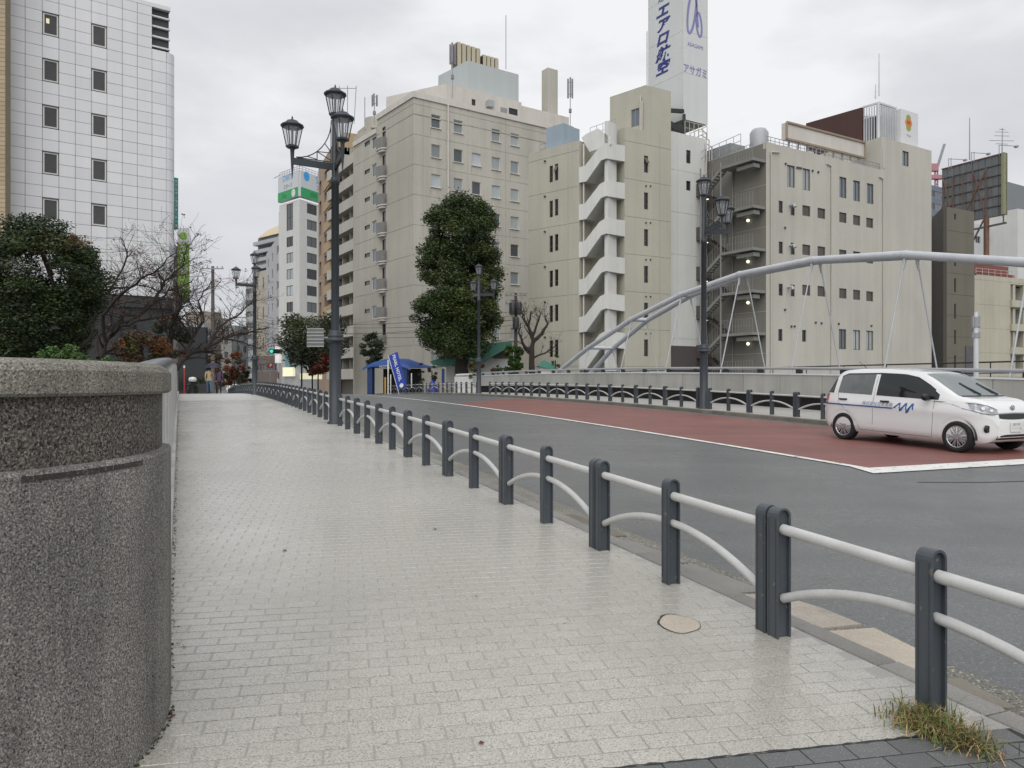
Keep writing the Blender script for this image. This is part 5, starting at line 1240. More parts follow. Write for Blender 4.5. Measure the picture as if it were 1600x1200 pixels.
m = MB(); a0, a1 = DW.uv(1508)[0], DW.uv(1521)[0]; DW.box(m, a0, a1, -.3, DW.uv(1515, 541)[1], 0, .1); m.build('dark_door_panel', M('door_grey', (.10, .10, .105), .6), D_)
# billboard seen from behind
BW = Wall(px2(1471, 92.5), px2(1570.5, 85.8)); BB = thing('rooftop_billboard', 'large billboard seen from behind on a rusty steel frame above the rooftops', 'billboard', BW.pt(BW.L * .75, 10))
zb0, zb1 = BW.uv(1570, 335)[1], BW.uv(1570, 238.5)[1]; nx, nz = 10, 6; m_rustg = M('rust_stained_steel', (.15, .105, .085), .8, .3, 1.5, streak=.2)
pm = MB(); pm.box((0, 0, 0), (BW.L / nx - .05, .06, (zb1 - zb0) / nz - .05)); _o = pm.build('src', m_bill); me_bp = _o.data; bpy.data.objects.remove(_o)
for i in range(nx):
    for j in range(nz): inst('sheet_panel', me_bp, BB, BW.pt(BW.L * (i + .5) / nx, zb0 + (zb1 - zb0) * (j + .5) / nz, -.1), BW.rz)
m = MB(); BW.box(m, 0, BW.L, zb0, zb1, -.4, -.16); m.build('billboard_core', M('billboard_core', (.13, .14, .145), .7), BB)
for j in range(7):
    m = MB(); z = zb0 + (zb1 - zb0) * j / 6; m.bar(BW.pt(0, z, .0), BW.pt(BW.L, z, .0), .08, .1); m.build('frame_rail', m_rust if j % 2 == 0 else m_frame_d, BB)
for f_ in (.04, .2, .36, .52, .72, .98):
    m = MB(); m.bar(BW.pt(BW.L * f_, zb0 - .3, .1), BW.pt(BW.L * f_, zb1 - (0 if f_ > .9 else 1.2), .1), .11, .11); m.build('frame_upright', m_rustg, BB)
for f0, f1 in ((.36, .72), (.2, .06), (.72, .55)): m = MB(); m.bar(BW.pt(BW.L * f0, zb0 + .3, .2), BW.pt(BW.L * f1, zb1 - 1.6, .2), .1, .1); m.build('frame_brace', m_rust, BB)
m = MB(); BW.box(m, BW.L - .25, BW.L, zb0, zb1, -.45, .3); m.build('edge_board', M('edge_olive', (.26, .26, .16), .7), BB)
for f_ in (.13, .5, .92):
    m = MB(); q = BW.L * f_
    for dx in (0, .3): m.tube([BW.pt(q + dx, zb1 - .2, .1), BW.pt(q + dx, zb1 + 1.0, .1)], .04, 5)
    m.tube([BW.pt(q - .05, zb1 + 1.0, .1), BW.pt(q + .6, zb1 + 1.0, -2.0)], .04, 5); m.box(BW.pt(q + .6, zb1 + .95, -2.1), (.3, .4, .2)); m.build('light_arm', m_grey_metal, BB)
ap = BW.uv(1543)[0]
m = MB(); m.bar(BW.pt(ap, 15.8, .2), BW.pt(ap, zb0, .2), .42, .42); m.build('main_post', m_rust, BB)
m = MB(); m.bar(BW.pt(ap - 4.6, 12.5, .2), BW.pt(ap - .3, zb0 - .2, .2), .14, .14); m.bar(BW.pt(ap - 4.6, zb0 - .4, .2), BW.pt(ap - 1.2, 14, .2), .14, .14); m.bar(BW.pt(ap - 5.5, zb0 - 1.2, .2), BW.pt(ap + 2.2, zb0 - 1.0, .2), .18, .2); m.bar(BW.pt(ap + 1.9, zb0 - 1.0, .2), BW.pt(ap + 1.9, zb0 + .2, .2), .1, .1); m.build('cross_brace', m_frame_d, BB)
m = MB(); c = px2(1515, 88); m.tube([(c.x, c.y, zat(250, 88)), (c.x, c.y, zat(184, 88))], [.07, .04], 6); m.build('lightning_rod', m_grey_metal, BB)
an = thing('tv_aerial', 'tall tv aerial with cross rods above the billboard', 'aerial', pix(1566, 240, 95)); c = px2(1566, 95)
m = MB(); m.tube([(c.x, c.y, zat(240, 95)), (c.x, c.y, zat(200, 95))], .05, 5)
for y, l_ in ((202, .4), (206, .9), (212, 1.0), (219.5, 1.7), (224.5, .8)): m.tube([(c.x - l_ * .95, c.y, zat(y, 95)), (c.x + l_ * .85, c.y, zat(y + .6, 95))], .035, 4)
m.build('aerial_rods', m_grey_metal, an)
# cream apartment block with balconies
CW_ = Wall(px2(1523, 96), px2(1640, 103)); CA_ = thing('cream_apartment_building', 'cream apartment block with red parapet screen and stacked balconies at the right edge', 'building', CW_.pt(0, -.4))
zCA = CW_.uv(1550, 431)[1]; ac = CW_.uv(1579)[0]; wb = MB()
bals = [CW_.uv(1590, y)[1] for y in (445, 482, 518, 555, 591)]
facade(wb, CW_, 0, CW_.L, -.4, zCA, [(ac, CW_.L - .3, z - 2.1, z) for z in bals], [], [z + .2 for z in bals], depth=1.4); solid(wb, [ab(CW_, 0, 0), ab(CW_, CW_.L, 0), ab(CW_, CW_.L, 9), ab(CW_, 0, 9)], -.4, zCA - .01, 0, (0,)); wb.build('wall', m_cream, CA_)
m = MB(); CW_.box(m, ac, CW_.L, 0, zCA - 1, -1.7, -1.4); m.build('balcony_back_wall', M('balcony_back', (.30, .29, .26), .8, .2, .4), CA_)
for z in bals:
    m = MB(); CW_.box(m, ac - .1, CW_.L, z - 2.95, z - 2.05, -.05, .25); b_ = m.build('balcony', m_cream, CA_)
    for f_ in (.6, 2.8): m = MB(); CW_.box(m, ac + f_, ac + f_ + .5, z - 2.0, z - .05, -.5, -.05); m.build('balcony_pillar', m_cream, b_)
    m = MB(); CW_.box(m, ac + 1.2, ac + 2.6, z - 2.0, z - .2, -1.39, -1.35); m.build('window', g_mid, CA_)
a0, a1 = CW_.uv(1525)[0], CW_.uv(1583)[0]
m = MB(); CW_.box(m, a0, a1, zCA + .5, zCA + 1.5, -1.5, -.6); CW_.box(m, a0, a1 + .8, zCA + .05, zCA + .42, -1.2, -.3); m.build('red_screen', m_redroof, CA_)
m = MB(); roof_rail(m, [CW_.pt(a0, zCA, 0), CW_.pt(a1, zCA, 0)], .8, 1.1, .03); m.build('roof_railing', m_pale, CA_)
m = MB(); CW_.box(m, a0 + .3, a0 + 3.6, zCA, zCA + 3.4, -6, -3); m.build('roof_house', m_pale, CA_)
far_block('grey_clad_building', 'long grey clad building beyond the billboard post', 1548, 1640, 150, 165, 366, m_greyb, 1, 30, (1, 1), g_mid)
far_block('dark_grey_building', 'grey block with a flat roof right of the billboard', 1568, 1640, 178, 190, 292, M('grey_cladding_dark', (.20, .215, .225), .6, .05, .3), 1, 40, (1, 1), g_mid)
far_block('white_block_building', 'small white block at the right edge under the grey building', 1590, 1640, 128, 132, 330, m_whiteb, 1, 40, (1, 1), g_mid, zmin=60)
far_block('lattice_pale_building', 'pale building behind the billboard brace', 1520, 1552, 130, 133, 352, M('pale_white_wall', (.5, .51, .52), .6, .06, .3), 2, 6, (1.5, 1.2), g_mid)
far_block('blue_glass_tower', 'bluish glazed tower far away between beige building and billboard', 1454, 1474, 300, 305, 291, M('bluish_tower', (.12, .15, .20), .4, .1, .1), 3, 5, (4, 2.5), g_blue)
# tower crane
cr_ = thing('tower_crane', 'pale red tower crane far away behind the billboard', 'crane', pix(1463, 300, 320)); Yc = 320; m_crane = M('crane_red', (.42, .20, .22), .6)
def P_(x, y): return pix(x, y, Yc)
m = MB()
for dx in (-1, 1): m.tube([P_(1463 + dx * 2, 300), P_(1463 + dx * 2, 258)], .35, 4)
for k in range(6): m.tube([P_(1461, 298 - 7 * k), P_(1465, 292 - 7 * k)], .25, 4)
m.box(P_(1463, 277), (5, 2, 1.6)); m.build('mast', m_crane, cr_)
m = MB()
for dx in (0, 2): m.tube([P_(1464 + dx, 260), P_(1475 + dx * .8, 225)], .35, 4)
for k in range(8): m.tube([P_(1464 + k * 1.4, 260 - k * 4.4), P_(1467 + k * 1.4, 257 - k * 4.4)], .2, 4)
m.build('jib', m_grey_metal, cr_)
m = MB(); m.tube([P_(1459, 258), P_(1461, 268)], .5, 4); m.box(P_(1459, 262), (3, 2, 3)); m.build('counterweight', m_crane, cr_)
# ------------------------------------------------------------------ trees and plants
import numpy as np
m_bark = M('dark_bark', (.026, .021, .018), .9, .3, 4, .2, 40)
def leafmat(name, col, var=.55, scale=1.1, hue=.06):
    m = M(name, col, .55, var * .5, scale, .22, 9, hue=hue, spec=.35); return m
m_ever = leafmat('evergreen_leaf', (.024, .040, .014)); m_camphor = leafmat('camphor_leaf', (.040, .066, .016), scale=.7)
m_olive_l = leafmat('olive_leaf', (.075, .085, .03)); m_fern = leafmat('fern_leaf', (.06, .115, .025)); m_autumn = leafmat('autumn_leaf', (.17, .075, .022), hue=.1)
m_redleaf = leafmat('red_autumn_leaf', (.13, .030, .018), hue=.08); m_greyleaf = leafmat('grey_green_leaf', (.055, .068, .042)); m_brownleaf = leafmat('brown_leaf', (.10, .052, .03)); m_bushd = leafmat('mid_green_leaf', (.05, .075, .018)); m_bushl = leafmat('lighter_green_leaf', (.085, .11, .028)); m_bush = leafmat('bush_leaf', (.06, .115, .025))
def leaf_cloud(name, clumps, nleaf, size, mats, parent, seed=1, flat=.0, weights=None):
    """clumps: (centre, (rx, ry, rz)); leaf sized quads sprinkled through each clump, denser towards its surface"""
    rg = np.random.default_rng(seed); C_, Rr = [], []
    vol = np.array([c[1][0] * c[1][1] + c[1][0] * c[1][2] for c in clumps]); cnt = np.maximum(6, (nleaf * vol / vol.sum()).astype(int))
    P = []; K = []
    for i, (c, r) in enumerate(clumps):
        n = cnt[i]; d = rg.normal(size=(n, 3)); d /= np.linalg.norm(d, axis=1)[:, None]
        rad = rg.random(n) ** .38; rad *= 1 + .18 * rg.normal(size=n) * (rg.random(n) < .4)
        P.append(np.array(c)[None] + d * rad[:, None] * np.array(r)[None]); K += [i % len(mats)] * n
    P = np.concatenate(P); n = len(P)
    a = rg.normal(size=(n, 3)); a /= np.linalg.norm(a, axis=1)[:, None]; a[:, 2] *= .6
    b = np.cross(a, rg.normal(size=(n, 3))); b /= np.linalg.norm(b, axis=1)[:, None] + 1e-6
    s1 = size * rg.uniform(.6, 1.35, n)[:, None]; a *= s1; b *= s1 * .42
    o0 = np.array(ORG.get(parent, (0, 0, 0)))[None]
    V = np.stack([P - a, P + b, P + a, P - b], 1).reshape(-1, 3) - o0
    me = bpy.data.meshes.new(name); me.vertices.add(4 * n); me.vertices.foreach_set('co', V.astype(np.float32).ravel())
    me.loops.add(4 * n); me.loops.foreach_set('vertex_index', np.arange(4 * n, dtype=np.int32)); me.polygons.add(n)
    me.polygons.foreach_set('loop_start', np.arange(0, 4 * n, 4, dtype=np.int32))
    for m in mats: me.materials.append(m)
    kk = np.array(K, dtype=np.int32); mixm = rg.random(n) < .18
    kk = np.where(mixm, rg.integers(0, len(mats), n), kk).astype(np.int32); me.polygons.foreach_set('material_index', kk)
    me.update(calc_edges=True); me.validate()
    o = bpy.data.objects.new(name, me); COL.objects.link(o)
    if parent: o.parent = parent; ORG[o] = ORG[parent]
    return o
def profile_clumps(base, prof, n, rc, seed, squash=.8, xs=1.0):
    """clumps over the shell of a crown given as rows (z, left half width, right half width)"""
    rg = random.Random(seed); out = []
    zs = [p[0] for p in prof]
    for i in range(n):
        z = rg.uniform(min(zs), max(zs)); k = 0
        for (z0, l0, r0), (z1, l1, r1) in zip(prof, prof[1:]):
            if (z0 - z) * (z1 - z) <= 0:
                f = (z - z0) / (z1 - z0 + 1e-9); l, r = l0 + (l1 - l0) * f, r0 + (r1 - r0) * f; break
        else: l, r = prof[0][1], prof[0][2]
        th = rg.uniform(0, 2 * pi); q = rg.uniform(.55, 1.0) ** .6; rr_ = rc * rg.uniform(.6, 1.25)
        w_ = (r if cos(th) > 0 else l); w_ = max(.1, w_ - rr_ * .75)
        out.append(((base[0] + cos(th) * w_ * q * xs, base[1] + sin(th) * max(.1, (l + r) / 2 - rr_ * .7) * q, z), (rr_, rr_, rr_ * squash)))
    return out
def trunk(name, pts, rs, parent, mat=None, n=8):
    m = MB(); m.tube(pts, rs, n); return m.build(name, mat or m_bark, parent, fixn=False)
def px3(px_, py_, Y): p = pix(px_, py_, Y); return p
# big clipped camphor before the hotel
Yb = 62.0; tb = px2(723, Yb)
t = thing('clipped_tree', 'tall dense dark green clipped evergreen tree standing before the hotel', 'tree', (tb.x, tb.y, -.4))
u = Yb / 1200
prof = [(zat(318, Yb), 30 * u, 42 * u), (zat(345, Yb), 62 * u, 60 * u), (zat(400, Yb), 72 * u, 64 * u), (zat(450, Yb), 74 * u, 71 * u), (zat(490, Yb), 82 * u, 68 * u), (zat(530, Yb), 80 * u, 58 * u), (zat(551, Yb), 55 * u, 38 * u)]
cl_ = profile_clumps((tb.x - .1, tb.y), prof, 200, .92, 4, .66) + profile_clumps((tb.x - .1, tb.y), prof, 40, 1.2, 14, .8, .4)
leaf_cloud('crown', cl_, 110000, .115, [m_camphor, m_bushd, m_camphor, m_ever, m_camphor, m_ever, m_bushl], t, 2)
trunk('trunk', [(tb.x, tb.y, -.4), (tb.x - .1, tb.y, 2.6), (tb.x, tb.y, 6.0), (tb.x + .1, tb.y, 13.5)], [.75, .55, .4, .12], t)
for k, (x, y) in enumerate(((680, 440), (765, 450), (700, 380), (760, 370), (670, 520), (775, 530))):
    trunk('limb', [(tb.x, tb.y, 3.2 + k * .8), tuple((Vector((tb.x, tb.y, 3.2 + k * .8)) + px3(x, y, Yb)) / 2 + Vector((0, .3, .2))), tuple(px3(x, y, Yb))], [.25, .16, .06], t, n=6)
# near evergreen at the left
Yn = 20.0; tn = px2(88, Yn)
t = thing('evergreen_tree', 'broad dark evergreen tree rising behind the stone pillar at the left', 'tree', (tn.x, tn.y, -.4)); u = Yn / 1200
prof = [(zat(372, Yn), 60 * u, 40 * u), (zat(390, Yn), 100 * u, 65 * u), (zat(430, Yn), 125 * u, 92 * u), (zat(480, Yn), 130 * u, 72 * u), (zat(525, Yn), 125 * u, 58 * u), (zat(570, Yn), 105 * u, 30 * u)]
cl_ = profile_clumps((px2(75, Yn).x, tn.y), prof, 210, .40, 9, .62)
cl_ += [(tuple(px3(x, y, Yn + d)), (.5, .5, .2)) for x, y, d in ((25, 350, 0), (50, 345, .4), (80, 352, -.3), (35, 362, .2), (70, 365, -.4), (10, 372, 0), (92, 372, .3))]
leaf_cloud('crown', cl_, 80000, .047, [m_ever, m_camphor, m_ever, m_ever], t, 6)
leaf_cloud('autumn_sprays', [(tuple(px3(x, y, Yn - .6)), (.35, .35, .2)) for x, y in ((75, 372), (100, 380), (122, 378), (85, 390), (60, 388))], 800, .045, [m_olive_l, m_olive_l, M('dull_orange_leaf', (.12, .065, .02), .6, .3, 3)], t, 8)
trunk('trunk', [px3(122, 610, Yn), px3(120, 560, Yn), px3(112, 535, Yn), px3(95, 500, Yn), px3(80, 430, Yn)], [.13, .12, .1, .08, .03], t)
for a_ in (((112, 535), (135, 515), (150, 490)), ((118, 548), (140, 530), (148, 510)), ((100, 505), (60, 470), (40, 420)), ((95, 500), (110, 440), (120, 395)), ((80, 430), (60, 380), (45, 350))):
    trunk('limb', [px3(x, y, Yn) for x, y in a_], [.07, .05, .02], t, n=6)
# bare cherries: limbs by hand, twigs grown from them
def bare_tree(name, label, base, limbs, seed, Y, twig_n, mats, nleaf, group, spread=1.0, rscale=1.0, up=.0, levels=3):
    rg = random.Random(seed); t = thing(name, label, 'tree', base, group=group)
    m = MB(); tw = MB(); tips = []
    for li, (pl, r0, dY) in enumerate(limbs):
        P = [px3(x, y, Y + dY * i / max(1, len(pl) - 1)) for i, (x, y) in enumerate(pl)]
        Q = []
        for a, b in zip(P, P[1:]):
            for k in range(4): Q.append(a.lerp(b, k / 4) + Vector((rg.uniform(-1, 1), rg.uniform(-1, 1), rg.uniform(-1, 1))) * .05 * spread)
        Q.append(P[-1]); rs = [max(.012, r0 * (1 - .85 * i / len(Q))) * rscale for i in range(len(Q))]; m.tube(Q, rs, 6)
        def grow(p, d, L, r, lev):
            n = 4; pts = [p]; q = p; dd = d.copy()
            for i in range(n):
                dd = (dd + Vector((rg.uniform(-1, 1), rg.uniform(-1, 1), rg.uniform(-.8, 1))) * .32 + Vector((0, 0, up * .25))).normalized(); q = q + dd * (L / n); pts.append(q)
            tw.tube(pts, [max(.0035, r * (1 - .75 * i / n)) for i in range(n + 1)], 4 if lev > 1 else 3, cap=False)
            tips.append(q)
            if lev > 0:
                for k in range(rg.choice((2, 3, 3))):
                    i = rg.randint(1, n); nd = (dd + Vector((rg.uniform(-1, 1), rg.uniform(-1, 1), rg.uniform(-.5, .8))) * .95).normalized(); grow(pts[i], nd, L * rg.uniform(.5, .8), r * .55, lev - 1)
        for k in range(twig_n):
            i = rg.randint(int(len(Q) * .25), len(Q) - 1); d = (Q[min(i + 1, len(Q) - 1)] - Q[i - 1]).normalized()
            nd = (d * .6 + Vector((rg.uniform(-1, 1), rg.uniform(-1, 1), rg.uniform(-.6, 1.0)))).normalized(); grow(Q[i], nd, rg.uniform(.5, 1.05) * spread, rs[i] * .5, levels - 1)
    m.build('trunk', m_bark, t, fixn=False); o = tw.build('twigs', m_bark, t, fixn=False); o['kind'] = 'stuff'
    if nleaf and tips:
        leaf_cloud('leaves', [(tuple(p), (.12 * spread, .12 * spread, .1 * spread)) for p in rg.sample(tips, min(len(tips), max(6, nleaf // 6)))], nleaf, .045 * spread, mats, t, seed)
    return t
bare_tree('cherry_tree', 'bare spreading cherry tree with dark twisted limbs beside the evergreen', px3(150, 612, 25), [
    ([(150, 612), (152, 570), (165, 535), (190, 508), (235, 480), (265, 455), (300, 440)], .14, 4), ([(165, 535), (160, 500), (178, 470), (205, 448), (240, 425), (270, 398)], .08, -2),
    ([(152, 560), (146, 520), (150, 480), (172, 452), (200, 400), (190, 372)], .08, 2), ([(190, 508), (225, 500), (262, 492), (295, 470)], .07, 2), ([(235, 480), (258, 440), (285, 415), (292, 385)], .06, 1), ([(172, 452), (215, 445), (255, 455)], .05, 0)],
    21, 25, 26, [m_brownleaf, m_autumn, m_redleaf], 700, 'bare trees on the left bank', 1.0, .9)
bare_tree('cherry_tree', 'bare cherry tree whose lowest limb reaches right towards the distant lamp post', px3(268, 612, 29), [
    ([(268, 612), (272, 580), (290, 558), (320, 545), (350, 528), (385, 520), (420, 512)], .15, 6), ([(290, 558), (300, 530), (318, 500), (308, 470), (330, 440)], .09, 2),
    ([(272, 580), (262, 545), (270, 505), (285, 470), (275, 440)], .09, -2), ([(320, 545), (345, 510), (375, 490), (395, 470)], .07, 3), ([(300, 530), (280, 500), (250, 480)], .06, -1), ([(350, 528), (380, 535), (410, 545)], .05, 2)],
    33, 29, 24, [m_redleaf, m_brownleaf, m_brownleaf], 800, 'bare trees on the left bank', 1.05, .9)
# shrubs under them
def shrub(name, label, px_, py0, py1, Y, halfw, mats, nleaf, size, seed, n=16, cat='shrub', group=None, stem=True):
    c = px2(px_, Y); z0, z1 = zat(py1, Y), zat(py0, Y); u = Y / 1200
    t = thing(name, label, cat, (c.x, c.y, -.4), group=group); rg = random.Random(seed); hw = halfw * u; cl_ = []
    for i in range(n):
        f = rg.random(); r_ = max(.12, hw * rg.uniform(.25, .5)); th = rg.uniform(0, 6.28)
        w_ = hw * .75 * sqrt(max(.05, 1 - (2 * f - 1) ** 2)); cl_.append(((c.x + cos(th) * w_, c.y + sin(th) * w_, z0 + (z1 - z0) * (.12 + .8 * f)), (r_, r_, r_ * .8)))
    leaf_cloud('foliage', cl_, nleaf, size, mats, t, seed)
    if stem: trunk('stem', [(c.x, c.y, -.4), (c.x, c.y, z0 + (z1 - z0) * .7)], [.1, .04], t, n=6)
    return t
shrub('autumn_shrub', 'orange brown shrub low before the dark tower base', 222, 522, 575, 27, 42, [m_autumn, m_brownleaf, m_olive_l], 3500, .07, 41)
shrub('dark_shrub', 'dark green brown shrub beside the orange shrub', 268, 490, 580, 31, 30, [m_greyleaf, m_ever, m_brownleaf], 3000, .08, 42)
shrub('fern_shrub', 'bright green ferny shrub just above the pillar cap', 100, 543, 585, 17, 36, [m_fern, m_bush], 2400, .05, 43, 20, stem=False)
shrub('fern_shrub', 'small bright fern tuft above the pillar, right of the larger fern', 152, 551, 585, 17, 20, [m_fern], 900, .045, 44, 12, stem=False)
shrub('street_tree', 'grey green street tree behind the nearest lamp post', 488, 488, 575, 84, 52, [m_greyleaf, m_greyleaf, m_ever, m_olive_l], 9000, .2, 45, 34, 'tree')
shrub('brown_leaved_tree', 'reddish brown tree under the grey green street tree', 497, 545, 588, 82, 20, [m_brownleaf, m_redleaf], 2500, .17, 46, 14, 'tree')
shrub('small_dark_tree', 'small dark conical tree above the blue canopy', 581, 514, 575, 71, 19, [m_greyleaf, m_ever], 3200, .14, 47, 18, 'tree')
shrub('green_bush', 'rounded fresh green bush beside the green roofed house', 801, 531, 592, 60, 17, [m_bush, m_camphor], 4000, .11, 48, 22)
shrub('olive_bush', 'olive brown bush at the foot of the clipped tree', 744, 560, 602, 59.5, 13, [m_olive_l, m_brownleaf], 3000, .1, 49, 18)
shrub('thin_plant', 'thin potted plant before the hotel wall, nearer the banner', 658, 565, 606, 64, 5, [m_greyleaf], 350, .09, 50, 7, 'plant', 'thin plants by the hotel')
shrub('thin_plant', 'thin potted plant before the hotel wall, nearer the blue signboard', 675, 568, 606, 64, 8, [m_greyleaf], 600, .09, 51, 9, 'plant', 'thin plants by the hotel')
shrub('yellow_green_plant', 'weedy yellow green plant at the foot of the olive block', 868, 552, 588, 57, 7, [m_bush, m_olive_l], 500, .09, 52, 8, 'plant')
shrub('grey_plant', 'grey leafless looking bush behind the parapet by the white wall', 778, 570, 596, 57, 10, [m_greyleaf, m_brownleaf], 700, .08, 53, 9, 'plant')
for k, (x, y0, y1, Y, hw, mt) in enumerate(((312, 545, 612, 100, 18, [m_redleaf, m_brownleaf]), (338, 552, 612, 105, 20, [m_redleaf, m_brownleaf, m_greyleaf]), (366, 548, 612, 110, 16, [m_redleaf, m_autumn]), (372, 560, 610, 95, 12, [m_greyleaf, m_redleaf]), (386, 568, 612, 112, 9, [m_ever, m_olive_l]), (290, 556, 612, 88, 14, [m_olive_l, m_brownleaf]))):
    shrub('autumn_street_tree', ('red brown tree behind the walkers, leftmost of the distant row', 'red brown tree right behind the umbrella', 'reddest tree of the distant row, right of the umbrella', 'grey and red bushy tree just right of the walkers', 'dark green tree next to the distant lamp post', 'olive brown tree behind the thin red pole')[k], x, y0, y1, Y, hw, mt, 2200, .2, 60 + k, 14, 'tree', 'autumn trees at the street end')
bare_tree('pruned_tree', 'knobbly pruned street tree with a few orange leaves before the olive block', px3(832, 600, 57), [
    ([(832, 600), (831, 558), (833, 532), (826, 508), (830, 486)], .28, 0), ([(833, 534), (846, 522), (855, 506), (851, 492)], .17, .5), ([(831, 552), (817, 538), (811, 520), (814, 505)], .15, -.5), ([(826, 510), (816, 496), (818, 484)], .11, .3), ([(833, 525), (840, 505), (845, 488)], .11, -.4), ([(832, 560), (850, 552), (866, 543), (872, 530)], .09, .3)],
    71, 57, 9, [m_autumn, m_brownleaf, m_olive_l], 1500, None, .8, 1.0, .3, 2)
# weeds at the near post
wt = MB(); rw = random.Random(17); foc = [(2.5, 2.97), (2.42, 3.0), (2.36, 2.93), (2.3, 2.98), (2.26, 2.93), (2.42, 2.9), (2.34, 3.02), (2.2, 2.97), (2.38, 2.96)]
m_gr = [M('weed_green', (.10, .15, .03), .6, .3, 9), M('weed_straw', (.36, .27, .12), .7, .3, 9), M('weed_brown', (.14, .075, .035), .8, .3, 9)]
for i in range(1500):
    s0, t0 = rw.choice(foc); s_, t_ = s0 + rw.gauss(0, .06), t0 + rw.gauss(0, .055)
    if t_ > 3.3: t_ = 3.3 - rw.random() * .1
    q = br(s_, t_, gz(s_) - .002); a = rw.uniform(0, 6.28); L_ = rw.uniform(.03, .12) * (1.6 if rw.random() < .05 else 1); lean = rw.uniform(.4, 1.35)
    k = 0 if rw.random() < .42 else (1 if rw.random() < .65 else 2)
    if k == 1: lean = rw.uniform(.9, 1.5)
    d = Vector((cos(a), sin(a), 0)); w_ = Vector((-sin(a), cos(a), 0)) * rw.uniform(.0015, .0032)
    p1 = q + d * L_ * .5 * sin(lean) * .7 + Vector((0, 0, L_ * .55 * cos(lean * .6))); p2 = q + d * L_ * sin(lean) + Vector((0, 0, max(.004, L_ * cos(lean))))
    wt.add([q - w_, q + w_, p1 + w_ * .8, p1 - w_ * .8, p2], [(0, 1, 2, 3), (3, 2, 4)], k)
for (s_, t_, h) in ((2.02, 3.28, .30),):
    q = br(s_, t_, gz(s_)); wt.tube([q, q + Vector((.01, .01, h * .6)), q + Vector((.03, .0, h))], .0025, 4, 2)
o = wt.build('weed_tuft', m_gr, fixn=False); tag(o, 'green and straw coloured weed tuft at the foot of the nearest post', 'weeds', kind='stuff')
# a few fallen leaves on the wet pavers
rl = random.Random(5)
for (px_, py_, mt, lab) in ((752, 1163, m_redleaf, 'small red fallen leaf on the pavers near the bottom centre'), (445, 861, m_brownleaf, 'dark fallen leaf on the pavement, right of the pillar'), (680, 827, m_brownleaf, 'small dark leaf on the pavers in the middle of the footpath'), (288, 1010, m_redleaf, 'orange red leaf on the pavers near the pillar'), (271, 1120, m_redleaf, 'dark red leaf lying at the foot of the pillar'), (745, 932, m_brownleaf, 'tiny black leaf on the pavers above the oval patch level')):
    Y = 3.0
    for _ in range(30): X = (px_ - CX) / F * Y; s_, t_ = to_st(Vector((X, Y))); Y = (CZ - gz(s_)) * F / (py_ - HY)
    q = Vector((X, Y, gz(s_) + .003)); a = rl.uniform(0, 6); m = MB(); r_ = .016 if py_ > 900 else .03
    m.add([q + Vector((cos(a) * r_, sin(a) * r_, .006)), q + Vector((cos(a + 1.2) * r_ * .6, sin(a + 1.2) * r_ * .6, .002)), q + Vector((cos(a + 3.1) * r_, sin(a + 3.1) * r_, .001)), q + Vector((cos(a + 4.4) * r_ * .6, sin(a + 4.4) * r_ * .6, .009)), q + Vector((0, 0, .004))], [(0, 1, 4), (1, 2, 4), (2, 3, 4), (3, 0, 4)])
    tag(m.build('fallen_leaf', mt, fixn=False), lab, 'leaf', 'fallen leaves on the footpath')
# ------------------------------------------------------------------ white hatchback
m_paint = M('white_car_paint', (.72, .725, .72), .22, .02, 1, coat=.6); m_tyre = M('tyre_rubber', (.012, .012, .013), .8, .1, 30); m_alloy = M('alloy_rim', (.50, .51, .53), .25, .05, 5, metal=.85)
m_cglass = M('car_dark_glass', (.012, .014, .014), .03, 0, spec=.6); m_cwind = M('car_windscreen', (.10, .125, .12), .03, .1, 2, spec=.8, coat=.5); m_plast = M('black_plastic', (.012, .012, .013), .45, 0)
m_seam = M('panel_gap', (.12, .12, .12), .7, 0); m_lens = M('headlamp_lens', (.34, .36, .385), .06, .35, 16, coat=1.0); m_cglass2 = M('rear_door_glass', (.075, .085, .085), .04, .35, 4, spec=.8, coat=.6); m_redl = M('tail_lamp_red', (.45, .015, .02), .2, 0, coat=.8); m_bl = M('livery_blue', (.02, .10, .33), .4, 0)  # rear door glass: reflected and see-through light is put into its grey
def lerp_tab(tab, x):
    if x <= tab[0][0]: return tab[0][1]
    for (x0, y0), (x1, y1) in zip(tab, tab[1:]):
        if x <= x1:
            f = (x - x0) / (x1 - x0); return y0 + (y1 - y0) * f
    return tab[-1][1]
def smooth_tab(tab, x, h=.06): return sum(lerp_tab(tab, x + h * k) for k in (-2, -1, 0, 1, 2)) / 5
TOP = [(0, .62), (.02, .88), (.05, .96), (.14, 1.20), (.26, 1.40), (.42, 1.475), (.8, 1.515), (1.4, 1.525), (1.9, 1.505), (2.25, 1.455), (2.45, 1.37), (2.75, 1.19), (3.02, 1.03), (3.12, 1.01), (3.32, .985), (3.46, .94), (3.55, .875), (3.605, .79), (3.64, .68), (3.65, .5)]
PLAN = [(0, .66), (.06, .74), (.2, .80), (.5, .83), (2.9, .83), (3.2, .815), (3.4, .76), (3.52, .68), (3.6, .57), (3.65, .45)]
BELT = [(0, .96), (.3, .985), (1.2, .965), (2.4, .935), (3.0, .93)]
ROOFW = [(0, .56), (.3, .58), (.6, .605), (1.5, .61), (2.2, .60), (2.45, .62), (3.02, .70), (3.15, .72), (3.65, .5)]
BOT = [(0, .36), (.12, .24), (.3, .2), (3.3, .19), (3.5, .2), (3.62, .27), (3.65, .33)]
def ztop(x): return smooth_tab(TOP, x, .02)
def plan(x): return smooth_tab(PLAN, x, .035)
